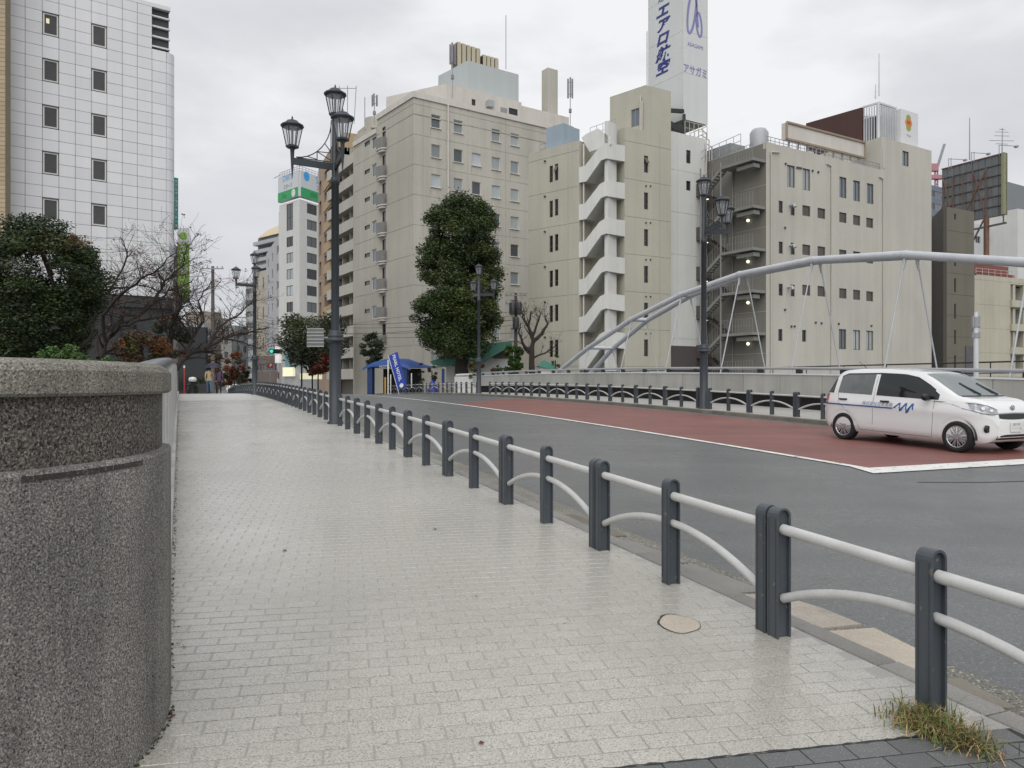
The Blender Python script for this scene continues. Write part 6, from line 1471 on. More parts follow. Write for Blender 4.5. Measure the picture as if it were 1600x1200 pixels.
def sect(x):
    zt, zb, wp, wr_ = ztop(x), smooth_tab(BOT, x, .02), plan(x), min(smooth_tab(ROOFW, x, .03), plan(x) * .93)
    be = min(lerp_tab(BELT, x), zt - .03)
    h = be - zb
    side = [(wp * .90, zb), (wp * .965, zb + h * .08), (wp * .992, zb + h * .2), (wp * .982, zb + h * .45), (wp * .988, zb + h * .66), (wp, zb + h * .76), (wp * .968, zb + h * .84), (wp * .945, be)]
    cap = max(0.0, zt - be)
    for f in (.33, .66, .88): side.append((wp * .945 + (wr_ - wp * .945) * f ** 1.15, be + cap * (f * .93)))
    side += [(wr_ * .93, be + cap * .965), (wr_ * .75, be + cap * .988), (wr_ * .4, zt - .002), (0, zt)]
    return side
def side_y(x, z):
    sc = sect(x)
    for (y0, z0), (y1, z1) in zip(sc, sc[1:]):
        if z0 <= z <= z1 and z1 > z0: return y0 + (y1 - y0) * (z - z0) / (z1 - z0)
    return sc[0][0] if z < sc[0][1] else 0.0
def top_z(x, y):
    sc = sect(x); y = abs(y)
    for (y0, z0), (y1, z1) in zip(sc[::-1], sc[::-1][1:]):
        if y0 <= y <= y1 and y1 > y0: return z0 + (z1 - z0) * (y - y0) / (y1 - y0)
    return sc[-1][1]
def front_x(y, z):
    lo, hi = 2.6, 3.65
    def ins(x):
        if z > ztop(x) or z < smooth_tab(BOT, x, .02): return False
        return side_y(x, z) >= abs(y)
    if not ins(lo): return lo
    for _ in range(26):
        mid = (lo + hi) / 2
        if ins(mid): lo = mid
        else: hi = mid
    return lo
WHEELS = (.60, 3.09); WR = .292
def car(label, loc, heading, scale=1.0, paint=None, detail=True, group=None):
    root = thing('hatchback_car', label, 'car', loc, heading, group, world_org=False); root.scale = (scale,) * 3
    xs = [0, .012, .03, .05, .08, .12, .17, .23, .3, .38, .48] + [.6 + .12 * k for k in range(14)] + [2.25, 2.35, 2.45, 2.55, 2.65, 2.75, 2.85, 2.95, 3.02, 3.08, 3.14, 3.22, 3.3, 3.38, 3.44, 3.5, 3.54, 3.58, 3.61, 3.63, 3.645, 3.65]
    m = MB(); rings = []
    for x in xs:
        sc = sect(x); ring = [(x, -y, z) for y, z in sc] + [(x, y, z) for y, z in sc[-2::-1]]; rings.append(ring)
    n = len(rings[0]); vs = [p for r_ in rings for p in r_]
    fs = [(i * n + j, i * n + (j + 1) % n, (i + 1) * n + (j + 1) % n, (i + 1) * n + j) for i in range(len(rings) - 1) for j in range(n)]
    fs += [tuple(range(n)), tuple(range((len(rings) - 1) * n, len(rings) * n))[::-1]]
    m.add(vs, fs, 0, True)
    body = m.build('body', paint or m_paint, root)
    # wheel arches cut with a boolean, applied
    cut = MB()
    for wx in WHEELS:
        for sg in (-1, 1): cut.tube([(wx, sg * .56, .30), (wx, sg * 1.0, .30)], .335, 28, sm=False)
    co = cut.build('cut', m_plast); md = body.modifiers.new('b', 'BOOLEAN'); md.operation = 'DIFFERENCE'; md.object = co; md.solver = 'EXACT'
    dg = bpy.context.evaluated_depsgraph_get(); nm = bpy.data.meshes.new_from_object(body.evaluated_get(dg), depsgraph=dg); body.modifiers.clear(); old = body.data; body.data = nm; bpy.data.objects.remove(co)
    for p in body.data.polygons: p.use_smooth = True
    if not body.data.materials: body.data.materials.append(paint or m_paint)
    if hasattr(body.data, 'set_sharp_from_angle'): body.data.set_sharp_from_angle(angle=radians(38))
    m = MB(); m.box((1.82, 0, .28), (3.2, 1.2, .16)); m.build('underbody', m_plast, root)
    def strip(name, top, bot, x0, x1, mat, off=.004, nx=16, nz=5, parent=body, sides=(-1, 1)):
        for sg in sides:
            mm = MB(); vs = []
            for i in range(nx + 1):
                x = x0 + (x1 - x0) * i / nx; za, zb = bot(x), top(x)
                for j in range(nz + 1):
                    z = za + (zb - za) * j / nz; vs.append((x, sg * (side_y(x, z) + off), z))
            mm.add(vs, [(i * (nz + 1) + j, i * (nz + 1) + j + 1, (i + 1) * (nz + 1) + j + 1, (i + 1) * (nz + 1) + j) for i in range(nx) for j in range(nz)], 0, True); mm.build(name, mat, parent)
    gb = lambda x: lerp_tab(BELT, x) + .012
    gt = lambda x: min(lerp_tab([(0, 1.2), (.36, 1.10), (.42, 1.32), (.55, 1.375), (1.4, 1.40), (1.9, 1.385), (2.2, 1.33), (2.45, 1.20), (2.72, 1.03), (2.85, .97)], x), ztop(x) - .075)
    strip('side_window', gt, gb, .42, 1.255, m_cglass2); strip('side_window', gt, gb, 1.36, 2.70, m_cglass)
    strip('window_surround', lambda x: gt(x) + .028, lambda x: gt(x) + .001, .42, 2.6, m_plast, .003, 16, 1)
    strip('rear_quarter_glass', lambda x: lerp_tab([(.09, 1.02), (.3, 1.36)], x), lambda x: .985, .11, .30, m_cglass, .004, 6, 3)
    # windscreen over the top surface
    def topgrid(name, x0, x1, hw, mat, off, nx=12, ny=12):
        mm = MB(); vs = []
        for i in range(nx + 1):
            x = x0 + (x1 - x0) * i / nx; w_ = hw(x)
            for j in range(ny + 1):
                y = -w_ + 2 * w_ * j / ny; vs.append((x + off * .5, y, top_z(x, y) + off))
        mm.add(vs, [(i * (ny + 1) + j, i * (ny + 1) + j + 1, (i + 1) * (ny + 1) + j + 1, (i + 1) * (ny + 1) + j) for i in range(nx) for j in range(ny)], 0, True); return mm.build(name, mat, body)
    topgrid('windscreen', 2.30, 3.02, lambda x: min(smooth_tab(ROOFW, x, .03), plan(x) * .93) * .93, m_cwind, .006)
    topgrid('rear_window', .10, .27, lambda x: .52, m_cglass, .008, 5, 8)
    topgrid('cowl', 3.02, 3.085, lambda x: .64, m_plast, .006, 2, 8)
    # wheels
    for wx in WHEELS:
        for sg in (-1, 1):
            c = Vector((wx, sg * .735, WR)); ax = Vector((0, sg, 0)); mm = MB()
            prof = [(.19, -.09), (.27, -.095), (.288, -.07), (.292, 0), (.288, .07), (.27, .095), (.205, .092), (.195, .07)]
            N_ = 28; vs = []
            for r_, o_ in prof:
                for k in range(N_): a = 2 * pi * k / N_; vs.append(c + Vector((r_ * cos(a), 0, r_ * sin(a))) + ax * o_)
            mm.add(vs, [(i * N_ + k, i * N_ + (k + 1) % N_, (i + 1) * N_ + (k + 1) % N_, (i + 1) * N_ + k) for i in range(len(prof) - 1) for k in range(N_)], 0, True)
            mm.add([c + Vector((.195 * cos(2 * pi * k / N_), 0, .195 * sin(2 * pi * k / N_))) + ax * .02 for k in range(N_)], [tuple(range(N_))])
            wh = mm.build('wheel', m_tyre, root)
            mm = MB()
            for k in range(10):
                for dlt in (-.11, .11):
                    a = 2 * pi * k / 10 + dlt; a2 = 2 * pi * k / 10 + dlt * 1.25
                    mm.bar(c + Vector((.05 * cos(2 * pi * k / 10), 0, .05 * sin(2 * pi * k / 10))) + ax * .075, c + Vector((.192 * cos(a2), 0, .192 * sin(a2))) + ax * .07, .02, .022, up=ax)
            vs = []
            for r_, o_ in ((.204, .07), (.204, .088), (.186, .082), (.184, .05)):
                for k in range(N_): a = 2 * pi * k / N_; vs.append(c + Vector((r_ * cos(a), 0, r_ * sin(a))) + ax * o_)
            mm.add(vs, [(i * N_ + k, i * N_ + (k + 1) % N_, (i + 1) * N_ + (k + 1) % N_, (i + 1) * N_ + k) for i in range(3) for k in range(N_)], 0, True)
            mm.tube([c + ax * .04, c + ax * .085], .05, 12); mm.build('rim', m_alloy, wh)
    if not detail: return root
    for sg in (-1, 1):      # arches, mirrors, handles, lamps
        for wx in WHEELS:
            mm = MB(); vs = []
            for k in range(21):
                a = pi * (-.06 + 1.12 * k / 20); 
                for r_, o_ in ((.333, .002), (.365, .006)):
                    x, z = wx + r_ * cos(a), .30 + r_ * sin(a); vs.append((x, sg * (side_y(min(max(x, .02), 3.63), max(z, .22)) + o_), z))
            mm.add(vs, [(2 * i, 2 * i + 1, 2 * i + 3, 2 * i + 2) for i in range(20)], 0, True); mm.build('wheel_arch_lip', paint or m_paint, body)
            mm = MB(); N_ = 24; vs = []
            for o_ in (.56, .80):
                for k in range(N_ + 1): a = -.15 + (pi + .3) * k / N_; vs.append((wx + .334 * cos(a), sg * o_, .30 + .334 * sin(a)))
            mm.add(vs, [(k, k + 1, N_ + 2 + k, N_ + 1 + k) for k in range(N_)]); mm.build('wheel_well', m_plast, body)
        mm = MB(); mm.lathe([(.03, -.1), (.085, -.06), (.1, .0), (.09, .06), (.03, .09)], 10); V = [Vector((v.x * .65, v.y * 1.15, v.z * .75)) for v in mm.v]; mm.v = [v + Vector((2.52, sg * .90, .995)) for v in V]
        mm.bar((2.50, sg * .76, .955), (2.52, sg * .86, .965), .06, .04); mm.build('wing_mirror', m_plast, body)
        for hx in (.50, 1.50):
            mm = MB(); y = side_y(hx + .08, .86) + .018; mm.box((hx + .08, sg * y, .862), (.185, .03, .03)); mm.build('door_handle', m_plast, body)
        # panel gaps as thin raised-in strips
        for (xa, za, xb, zb) in ((1.31, .26, 1.31, 1.36), (2.60, .26, 2.63, .95), (.94, .40, .46, .80), (.46, .80, .43, 1.0), (1.0, .26, 2.6, .24), (.95, .38, 1.0, .26)):
            mm = MB(); L_ = []
            for k in range(9):
                f = k / 8; x, z = xa + (xb - xa) * f, za + (zb - za) * f; L_.append((x, sg * (side_y(x, z) + .0015), z))
            mm.tube(L_, .0035, 4); mm.build('door_gap', m_seam, body)
        # headlamp: a swept patch on the front corner
        mm = MB(); vs = []; hp = [(.46, .735, .80), (.54, .72, .84), (.62, .72, .875), (.70, .735, .90), (.755, .765, .912), (.79, .81, .917)]
        for y, z0, z1 in hp:
            for f in (0, .33, .66, 1): z = z0 + (z1 - z0) * f; vs.append((front_x(y, z) + .006, sg * (y + .004), z))
        mm.add(vs, [(i * 4 + j, i * 4 + j + 1, i * 4 + j + 5, i * 4 + j + 4) for i in range(len(hp) - 1) for j in range(3)], 0, True); hl_ = mm.build('headlight', m_lens, body)
        for sel in (0, -1):
            m2 = MB(); m2.tube([(front_x(y, (z0, z1)[sel]) + .007, sg * (y + .004), (z0, z1)[sel]) for y, z0, z1 in hp], .006, 5); m2.build('lamp_edge', m_seam, hl_)
        mm = MB()
        for y, z, r_ in ((.60, .755, .045), (.70, .785, .05)): mm.lathe([(r_, 0), (r_ * .8, .012), (.001, .02)], 10, (0, 0, 0)); k_ = len(mm.v)
        mm = MB()
        for y, z, r_ in ((.58, .79, .040), (.68, .825, .046)):
            x = front_x(y, z); d_ = Vector((.75, sg * .6, .2)).normalized(); mm.tube([Vector((x + .004, sg * y, z)), Vector((x + .004, sg * y, z)) + d_ * .012], [r_, r_ * .75], 12)
        mm.build('lamp_reflector', m_alloy, hl_)
        mm = MB(); x = front_x(.62, .46); d_ = Vector((.8, sg * .55, 0)).normalized(); mm.tube([Vector((x - .03, sg * .63, .46)), Vector((x + .010, sg * .63, .46))], [.075, .06], 16); mm.build('fog_lamp', m_plast, body)
        mm = MB(); vs = []
        for i in range(5):
            z = .76 + .215 * i / 4
            for j in range(4):
                x = .0 + .17 * j / 3 + (.02 if i == 4 else 0); vs.append((x + .0, sg * (side_y(max(x, .015), z) + .006), z))
        mm.add(vs, [(i * 4 + j, i * 4 + j + 1, i * 4 + j + 5, i * 4 + j + 4) for i in range(4) for j in range(3)], 0, True); mm.build('tail_light', m_redl, body)
    # grille, lower intake, number plate, badge
    def front_patch(name, y0, y1, zlo, zhi, mat, off=.006, ny=12, nz=3):
        mm = MB(); vs = []
        for i in range(ny + 1):
            y = y0 + (y1 - y0) * i / ny; a, b = zlo(y), zhi(y)
            for j in range(nz + 1): z = a + (b - a) * j / nz; vs.append((front_x(y, z) + off, y, z))
        mm.add(vs, [(i * (nz + 1) + j, i * (nz + 1) + j + 1, (i + 1) * (nz + 1) + j + 1, (i + 1) * (nz + 1) + j) for i in range(ny) for j in range(nz)], 0, True); return mm.build(name, mat, body)
    front_patch('grille', -.45, .45, lambda y: .63 + .12 * abs(y) ** 2, lambda y: .735 - .02 * abs(y), m_plast)
    front_patch('lower_intake', -.50, .50, lambda y: .265, lambda y: .36 - .12 * max(0, abs(y) - .3), m_plast)
    front_patch('chrome_strip', -.46, .46, lambda y: .737 - .02 * abs(y), lambda y: .755 - .02 * abs(y), m_alloy, .010, 12, 1)
    x = front_x(0, .5); mm = MB(); mm.box((x + .015, 0, .49), (.012, .33, .165)); pl_ = mm.build('number_plate', M('plate_white', (.7, .7, .68), .4, 0), body)
    mm = MB(); text_into(mm, '品川 500', .055, (x + .0225, 0, .54), (0, 1, 0), (0, 0, 1)); text_into(mm, '12-34' if False else '・・・5', .085, (x + .0225, 0, .465), (0, 1, 0), (0, 0, 1)); mm.build('plate_lettering', M('plate_green', (.02, .13, .07), .5), pl_)
    mm = MB(); x = front_x(0, .83); N_ = 18
    for k in range(N_):
        a0, a1 = 2 * pi * k / N_, 2 * pi * (k + 1) / N_
        mm.bar((x + .012, .058 * cos(a0), .835 + .042 * sin(a0)), (x + .012, .058 * cos(a1), .835 + .042 * sin(a1)), .012, .012)
    mm.bar((x + .012, -.02, .81), (x + .012, -.02, .86), .012, .012); mm.bar((x + .012, -.02, .835), (x + .012, .035, .86), .012, .012); mm.bar((x + .012, -.02, .835), (x + .012, .035, .81), .012, .012)
    mm.build('badge', m_alloy, body)
    # wipers, aerial
    for (y0, y1) in ((.02, .50), (-.48, -.02)):
        mm = MB(); pts = []
        for k in range(6): f = k / 5; xx = 3.02 - .36 * f; yy = y1 - (y1 - y0) * .18 * f - (.0 if f < .5 else .02); pts.append((xx, yy, top_z(xx, yy) + .022))
        mm.tube(pts, [.014, .013, .012, .010, .009, .008], 5); pts2 = []
        for k in range(5): f = k / 4; xx = 2.96 - .30 * f; yy = y1 - .06 - .05 * f; pts2.append((xx, yy, top_z(xx, yy) + .02))
        mm.tube(pts2, .009, 5); mm.build('wiper', m_plast, body)
    mm = MB(); mm.tube([(.52, 0, 1.49), (.30, 0, 1.66)], [.008, .004], 5); mm.build('aerial', m_plast, body)
    # livery: stripe, lettering, zigzag mark on both flanks
    for sg in (-1, 1):
        def flank(x, z, off=.005): return Vector((x, sg * (side_y(x, z) + off), z))
        mm = MB(); vs = []; 
        for k in range(17): x = .05 + 1.72 * k / 16; z = .742 - .02 * k / 16; vs += [flank(x, z, .008), flank(x, z + .026, .008)]
        mm.add(vs, [(2 * i, 2 * i + 1, 2 * i + 3, 2 * i + 2) for i in range(16)])
        zz = [(1.80, .742), (1.92, .85), (1.93, .69), (2.06, .85), (2.07, .66), (2.20, .85), (2.21, .73)]
        for (xa, za), (xb, zb) in zip(zz, zz[1:]):
            w_ = .022 if zb > za else .012; q_ = [(xa + (xb - xa) * f / 8, za + (zb - za) * f / 8) for f in range(9)]; mm.add([flank(x + e_ * w_, z, .008) for x, z in q_ for e_ in (-1, 1)], [(2 * f, 2 * f + 1, 2 * f + 3, 2 * f + 2) for f in range(8)])
        mm.build('livery_stripe', m_bl, body)
        mm = MB(); tmp = MB(); text_into(tmp, '株式会社日本道路', .088, (0, 0, 0), (1, 0, 0), (0, 0, 1), align='CENTER')
        mirror = 1 if sg < 0 else -1
        mm.add([flank(1.42 + v.x * mirror, .80 + v.z, .010) for v in tmp.v], tmp.f); mm.build('livery_lettering', M('livery_grey_blue', (.16, .22, .33), .5), body)
    return root
hx, hy = .444, -.896; hd = atan2(hy, hx); CS = 1.045
rear_w = br(13.15, 13.28, 0); fz = gz(10.6) - .112; rz_ = gz(13.1) - .112
c0 = Vector((7.35, 17.0, 0)) - Vector((hx, hy, 0)) * (.60 * CS) - Vector((-hy, hx, 0)) * (-.78 * CS) * 1.0
carO = car('white compact hatchback with blue stripe and zigzag mark stopped on the red lane', (c0.x, c0.y, rz_ + .005), hd, CS)
carO.rotation_euler = (0, -math.asin((fz - rz_) / (2.49 * CS)), hd)
# other cars far off
m_paint2 = M('silver_car_paint', (.45, .46, .47), .25, .02, 1, coat=.5); m_paint3 = M('dark_car_paint', (.05, .055, .065), .25, .02, 1, coat=.5)
car('white car seen over the crest, left of the white office building', (px2(409, 92).x, 92, -.25), radians(118), 1.05, None, False, 'cars at the street end')
car('white car waiting beyond the walkers at the street end', (px2(362, 118).x, 118, -.25), radians(-62), 1.05, None, False, 'cars at the street end')
car('silver car beside the white one at the street end', (px2(388, 126).x, 126, -.25), radians(-62), 1.05, m_paint2, False, 'cars at the street end')
car('dark car parked behind the thin red pole', (px2(286, 74).x, 74, -.05), radians(-62), 1.05, m_paint3, False, 'cars at the street end')
car('white car half hidden behind the parapet below the pruned tree', (px2(832, 55.5).x, 55.5, .25), radians(10), 1.0, None, False, 'cars beyond the parapet')
m_paint4 = M('red_car_paint', (.45, .02, .02), .25, .02, 1, coat=.5)
car('red car half hidden behind the parapet, left of the white car', (px2(810, 58.5).x, 58.5, .15), radians(95), 1.0, m_paint4, False, 'cars beyond the parapet')

# ------------------------------------------------------------------ two walkers under one umbrella
def person(label, loc, face, cloth_top, cloth_leg, hair, pose, h=1.7, coat=1.0):
    root = thing('person', label, 'person', loc, face, 'walkers at the crest', world_org=False); k = h / 1.7
    V = {'pel': (0, 0, .93, .135), 'wai': (0, 0, 1.06, .125), 'che': (.015, 0, 1.27, .155), 'sho': (.01, 0, 1.40, .12), 'nec': (.02, 0, 1.475, .055), 'hea': (.035, 0, 1.56, .085), 'cro': (.03, 0, 1.645, .08)}
    E = [('pel', 'wai'), ('wai', 'che'), ('che', 'sho'), ('sho', 'nec'), ('nec', 'hea'), ('hea', 'cro')]
    for sg, nm in ((1, 'l'), (-1, 'r')):
        st = pose.get('st_' + nm, 0)
        V['hip' + nm] = (0, sg * .095, .86, .095); V['kne' + nm] = (.13 * st + .03, sg * .10, .48, .066); V['ank' + nm] = (.22 * st - (.06 if st < 0 else 0), sg * .10, .09 + (.05 if st < 0 else 0), .042); V['toe' + nm] = (.22 * st + .13, sg * .11, .035, .035)
        E += [('pel', 'hip' + nm), ('hip' + nm, 'kne' + nm), ('kne' + nm, 'ank' + nm), ('ank' + nm, 'toe' + nm)]
        ex, ez, hx_, hz = pose.get('arm_' + nm, (-.04, 1.12, .06, .87))
        V['shl' + nm] = (.01, sg * .185, 1.385, .065); V['elb' + nm] = (ex, sg * .235, ez, .048); V['han' + nm] = (hx_, sg * pose.get('hy_' + nm, .22), hz, .035)
        E += [('sho', 'shl' + nm), ('shl' + nm, 'elb' + nm), ('elb' + nm, 'han' + nm)]
        hb_ = V['han' + nm]; el = V['elb' + nm]; d = Vector(hb_[:3]) - Vector(el[:3]); d.normalize(); sd = d.cross(Vector((0, 1, 0))).normalized()
        for f in range(5):
            tip = Vector(hb_[:3]) + d * (.10 - .012 * abs(f - 2)) + sd * (.022 * (f - 2)) if f < 4 else Vector(hb_[:3]) + d * .05 + Vector((0, -sg * .05, 0))
            V[f'f{f}{nm}'] = (*tip, .012); E.append(('han' + nm, f'f{f}{nm}'))
    names = list(V); idx = {n: i for i, n in enumerate(names)}
    me = bpy.data.meshes.new('body'); me.from_pydata([Vector(V[n][:3]) * k for n in names], [(idx[a], idx[b]) for a, b in E], []); me.update()
    o = bpy.data.objects.new('body', me); COL.objects.link(o)
    md = o.modifiers.new('skin', 'SKIN'); sv = me.skin_vertices[0].data
    for n in names: r_ = V[n][3] * k; sv[idx[n]].radius = (r_ * (coat if n in ('wai', 'che', 'pel', 'elbl', 'elbr') else 1), r_)
    sv[idx['pel']].use_root = True
    sd_ = o.modifiers.new('sub', 'SUBSURF'); sd_.levels = 2; sd_.render_levels = 2
    dg = bpy.context.evaluated_depsgraph_get(); nm_ = bpy.data.meshes.new_from_object(o.evaluated_get(dg), depsgraph=dg); bpy.data.objects.remove(o)
    for mt in (cloth_top, cloth_leg, m_skin, m_shoe): nm_.materials.append(mt)
    for p in nm_.polygons:
        c = p.center / k; p.use_smooth = True
        p.material_index = 2 if (c.z > 1.46 or (abs(c.y) > .16 and c.z < .88 and pose.get('bare', 1))) else (0 if c.z > .84 else (1 if c.z > .085 else 3))
    b = bpy.data.objects.new('body', nm_); COL.objects.link(b); b.parent = root
    m = MB(); m.lathe([(.001, .105), (.06, .10), (.095, .06), (.103, .0), (.095, -.06), (.07, -.10)], 14, (.012, 0, 1.60 * k)); m.build('hair', hair, root)
    return root
m_skin = M('skin', (.42, .27, .19), .6, .05, 5); m_shoe = M('dark_shoe', (.02, .018, .016), .5, 0)
fw = ANG
pm_ = br(53.2, .82, gz(53.2)); pw2 = br(53.2, 1.42, gz(53.2))
person('walker in beige jacket and blue jeans holding the navy umbrella', pm_, fw, M('beige_jacket', (.38, .29, .17), .8, .15, 8), M('blue_jeans', (.05, .11, .19), .8, .15, 8), M('dark_hair', (.02, .016, .013), .5, .1, 20), {'st_l': 1, 'st_r': -1, 'arm_r': (.10, 1.12, .26, 1.22), 'hy_r': .12}, 1.72, 1.12)
person('walker in purple jacket and black trousers sharing the umbrella', pw2, fw, M('purple_jacket', (.07, .045, .085), .8, .15, 8), M('black_trousers', (.014, .014, .016), .8, .1, 8), M('dark_hair', (.02, .016, .013), .5, .1, 20), {'st_l': -.8, 'st_r': .8}, 1.62, 1.12)
um = thing('umbrella', 'open navy blue umbrella held over the two walkers', 'umbrella', br(53.4, 1.05, gz(53.4) + 1.3)); uc = br(53.4, 1.05, gz(53.4))
m = MB(); n_ = 8; prof = [(.01, 2.02), (.2, 1.985), (.38, 1.9), (.52, 1.78), (.60, 1.68)]; vs = []
for r_, z in prof:
    for k in range(n_ * 2): a = pi * k / n_; rr_ = r_ * (1 if k % 2 == 0 else .955); vs.append(uc + Vector((rr_ * cos(a), rr_ * sin(a), z + (0 if k % 2 == 0 else -.012))))
N_ = n_ * 2; m.add(vs, [(i * N_ + k, i * N_ + (k + 1) % N_, (i + 1) * N_ + (k + 1) % N_, (i + 1) * N_ + k) for i in range(len(prof) - 1) for k in range(N_)], 0, False)
m.build('umbrella_canopy', M('navy_fabric', (.006, .009, .03), .5, .1, 5), um, fixn=False)
m = MB(); m.tube([uc + Vector((0, 0, 1.22)), uc + Vector((0, 0, 2.08))], .012, 6)
m.build('umbrella_shaft', m_grey_metal, um)
for k in range(n_): m = MB(); a = 2 * pi * k / n_; m.tube([uc + Vector((0, 0, 1.95)), uc + Vector((.4 * cos(a), .4 * sin(a), 1.86)), uc + Vector((.6 * cos(a), .6 * sin(a), 1.675))], .006, 4); m.build('rib', m_grey_metal, um)

# ------------------------------------------------------------------ small things beyond the bridge
def pole_at(name, label, cat, px_, y0, y1, Y, r, mat, group=None):
    c = px2(px_, Y); o = thing(name, label, cat, (c.x, c.y, zat(y1, Y)), group=group); m = MB(); m.lathe([(r, zat(y1, Y)), (r, zat(y0, Y) - r), (r * .5, zat(y0, Y))], 10, (c.x, c.y, 0)); m.build('pole', mat, o); return o, c
o, c = pole_at('red_pole', 'thin red pole with a white cap standing left of the walkers', 'pole', 288, 573, 622, 52, .05, M('red_pole_paint', (.28, .02, .02), .5)); m = MB(); m.lathe([(.055, zat(575, 52)), (.055, zat(571, 52))], 10, (c.x, c.y, 0)); m.build('cap', m_white, o)
o, c = pole_at('yellow_bollard_pole', 'slim orange yellow pole at the near end of the far guardrail', 'pole', 602, 589, 620, 66, .07, M('pole_yellow', (.50, .30, .07), .5))
pole_at('white_pole', 'white pole beside the blue banner, nearest the banner', 'pole', 606.5, 562, 618, 62, .055, m_white, 'white poles by the banner'); pole_at('white_pole', 'shorter white pole between the banner and the canopy post', 'pole', 610.5, 585, 618, 63, .045, m_white, 'white poles by the banner')
pole_at('white_marker_post', 'white marker post right of the blue banner', 'post', 643, 583, 606, 62, .05, m_white)
pole_at('bollard', 'pale bollard behind the red pole, left one', 'bollard', 297, 579, 612, 66, .07, m_rail, 'bollards at the street end'); pole_at('bollard', 'pale bollard behind the red pole, right one', 'bollard', 300.5, 581, 612, 66, .06, m_rail, 'bollards at the street end')
# scooter under a pale cover and dark planter left of the walkers
c = px2(301, 50); sc_ = thing('scooter', 'parked scooter with a white seat box left of the walkers', 'scooter', (c.x, c.y, gz(54))); zb_ = gz(54)
m = MB(); m.lathe([(.001, .78), (.22, .80), (.26, .95), (.2, 1.06), (.001, 1.1)], 12, (c.x, c.y, zb_)); m.build('seat_box', m_white, sc_)
m = MB(); m.bar((c.x - .1, c.y - .5, zb_ + .45), (c.x, c.y + .3, zb_ + .7), .22, .3); m.bar((c.x, c.y + .35, zb_ + .4), (c.x, c.y + .5, zb_ + 1.05), .12, .08); m.tube([(c.x - .3, c.y + .45, zb_ + 1.08), (c.x + .3, c.y + .45, zb_ + 1.08)], .025, 6); m.build('body', m_plast, sc_)
for dy in (-.55, .55): m = MB(); m.tube([(c.x - .06, c.y + dy, zb_ + .26), (c.x + .06, c.y + dy, zb_ + .26)], .25, 16); m.build('wheel', m_tyre, sc_)
c = px2(316, 54); pl = thing('planter_box', 'dark planter box with trimmed bush just left of the walkers', 'planter', (c.x, c.y, gz(58)))
m = MB(); m.box((c.x, c.y, gz(58) + .35), (.95, .6, .7)); m.build('box', m_black, pl); leaf_cloud('foliage', [((c.x + dx, c.y, gz(58) + .9), (.3, .28, .25)) for dx in (-.25, 0, .25)], 500, .06, [m_ever], pl, 3)
# blue banner, leaning
bn_ = thing('leaning_banner', 'tall blue banner with white lettering leaning before the hotel', 'banner', pix(627, 612, 60)); Yb2 = 60.0
tl, tr, br_, bl_ = [pix(x, y, Yb2) for x, y in ((607.5, 556), (621, 549.5), (635, 603), (622, 610))]
m = MB(); m.prism([tl, tr, br_, bl_], (0, .04, 0)); m.build('banner_cloth', M('banner_blue', (.012, .045, .33), .5, .1, 2), bn_)
ax_ = ((bl_ - tl) + (br_ - tr)) / 2; Ln = ax_.length; ax_.normalize(); ay = ((tr - tl) + (br_ - bl_)) / 2; ay.normalize(); cc = (tl + tr + br_ + bl_) / 4 + Vector((0, -.01, 0))
m = MB(); text_into(m, 'PEARL HOTEL', .34, cc - ax_ * .25, ax_, ay, bold=.008)
c2_ = cc + ax_ * (Ln * .42); m.add([c2_ + ax_ * .16 * cos(a) + ay * .16 * sin(a) for a in [2 * pi * k / 16 for k in range(16)]], [tuple(range(16))]); m.build('lettering', m_white, bn_)
m = MB(); m.tube([tl + Vector((-.05, 0, .05)), bl_ + ax_ * .5], .025, 6); m.build('banner_pole', m_white, bn_)
# blue covered scooter and signboard by the wall
c = px2(676, 60); o = thing('covered_scooter', 'scooter under a bright blue rain cover behind the far guardrail', 'scooter', (c.x, c.y, -.1)); m = MB(); m.lathe([(.42, -.1), (.40, .7), (.3, 1.15), (.12, 1.45), (.001, 1.5)], 9, (c.x, c.y, .3)); m.build('rain_cover', M('cover_blue', (.015, .03, .30), .5, .2, 3), o)
m = MB(); m.tube([(c.x - .05, c.y - .5, .2), (c.x + .05, c.y - .5, .2)], .25, 14); m.build('wheel', m_tyre, o)
Ws = Wall(px2(690, 63), px2(694.5, 63)); o = thing('blue_signboard', 'narrow dark blue signboard standing left of the clipped tree', 'sign', Ws.pt(0, -.1)); m = MB(); Ws.box(m, 0, Ws.L, zat(598, 63), zat(576, 63), -.1, 0); m.build('sign_board', M('signboard_blue', (.02, .06, .22), .5), o); m = MB(); Ws.box(m, .05, Ws.L - .05, -.3, zat(598, 63), -.08, -.02); m.build('sign_foot', m_black, o)
# green roofed house and low white wall
Yg = 66.0
o = thing('green_roofed_house', 'small white house with a sloping green sheet roof behind the clipped tree', 'house', pix(745, 610, Yg))
m = MB(); m.prism([pix(x, y, Yg - 1.5) for x, y in ((672, 565), (690, 558), (752, 538), (800, 532.5), (800, 540), (752, 566), (690, 572), (676, 570))], (0, 7, 0)); m.build('roof', m_green, o)
hw_ = Wall(px2(697, 66), px2(800, 66)); m = MB(); facade(m, hw_, 0, hw_.L, -.4, zat(545, 66), [(hw_.uv(676 + 30)[0], hw_.uv(690 + 30)[0], zat(572, 66), zat(556, 66))]); hw_.box(m, 0, hw_.L, -.4, zat(548, 66), -5, -.3); m.build('wall', m_whiteb, o)
m = MB(); hw_.box(m, hw_.uv(770)[0], hw_.uv(800)[0], zat(560, 66), zat(546, 66), 0, .1); m.build('slatted_vent', m_frame_d, o)
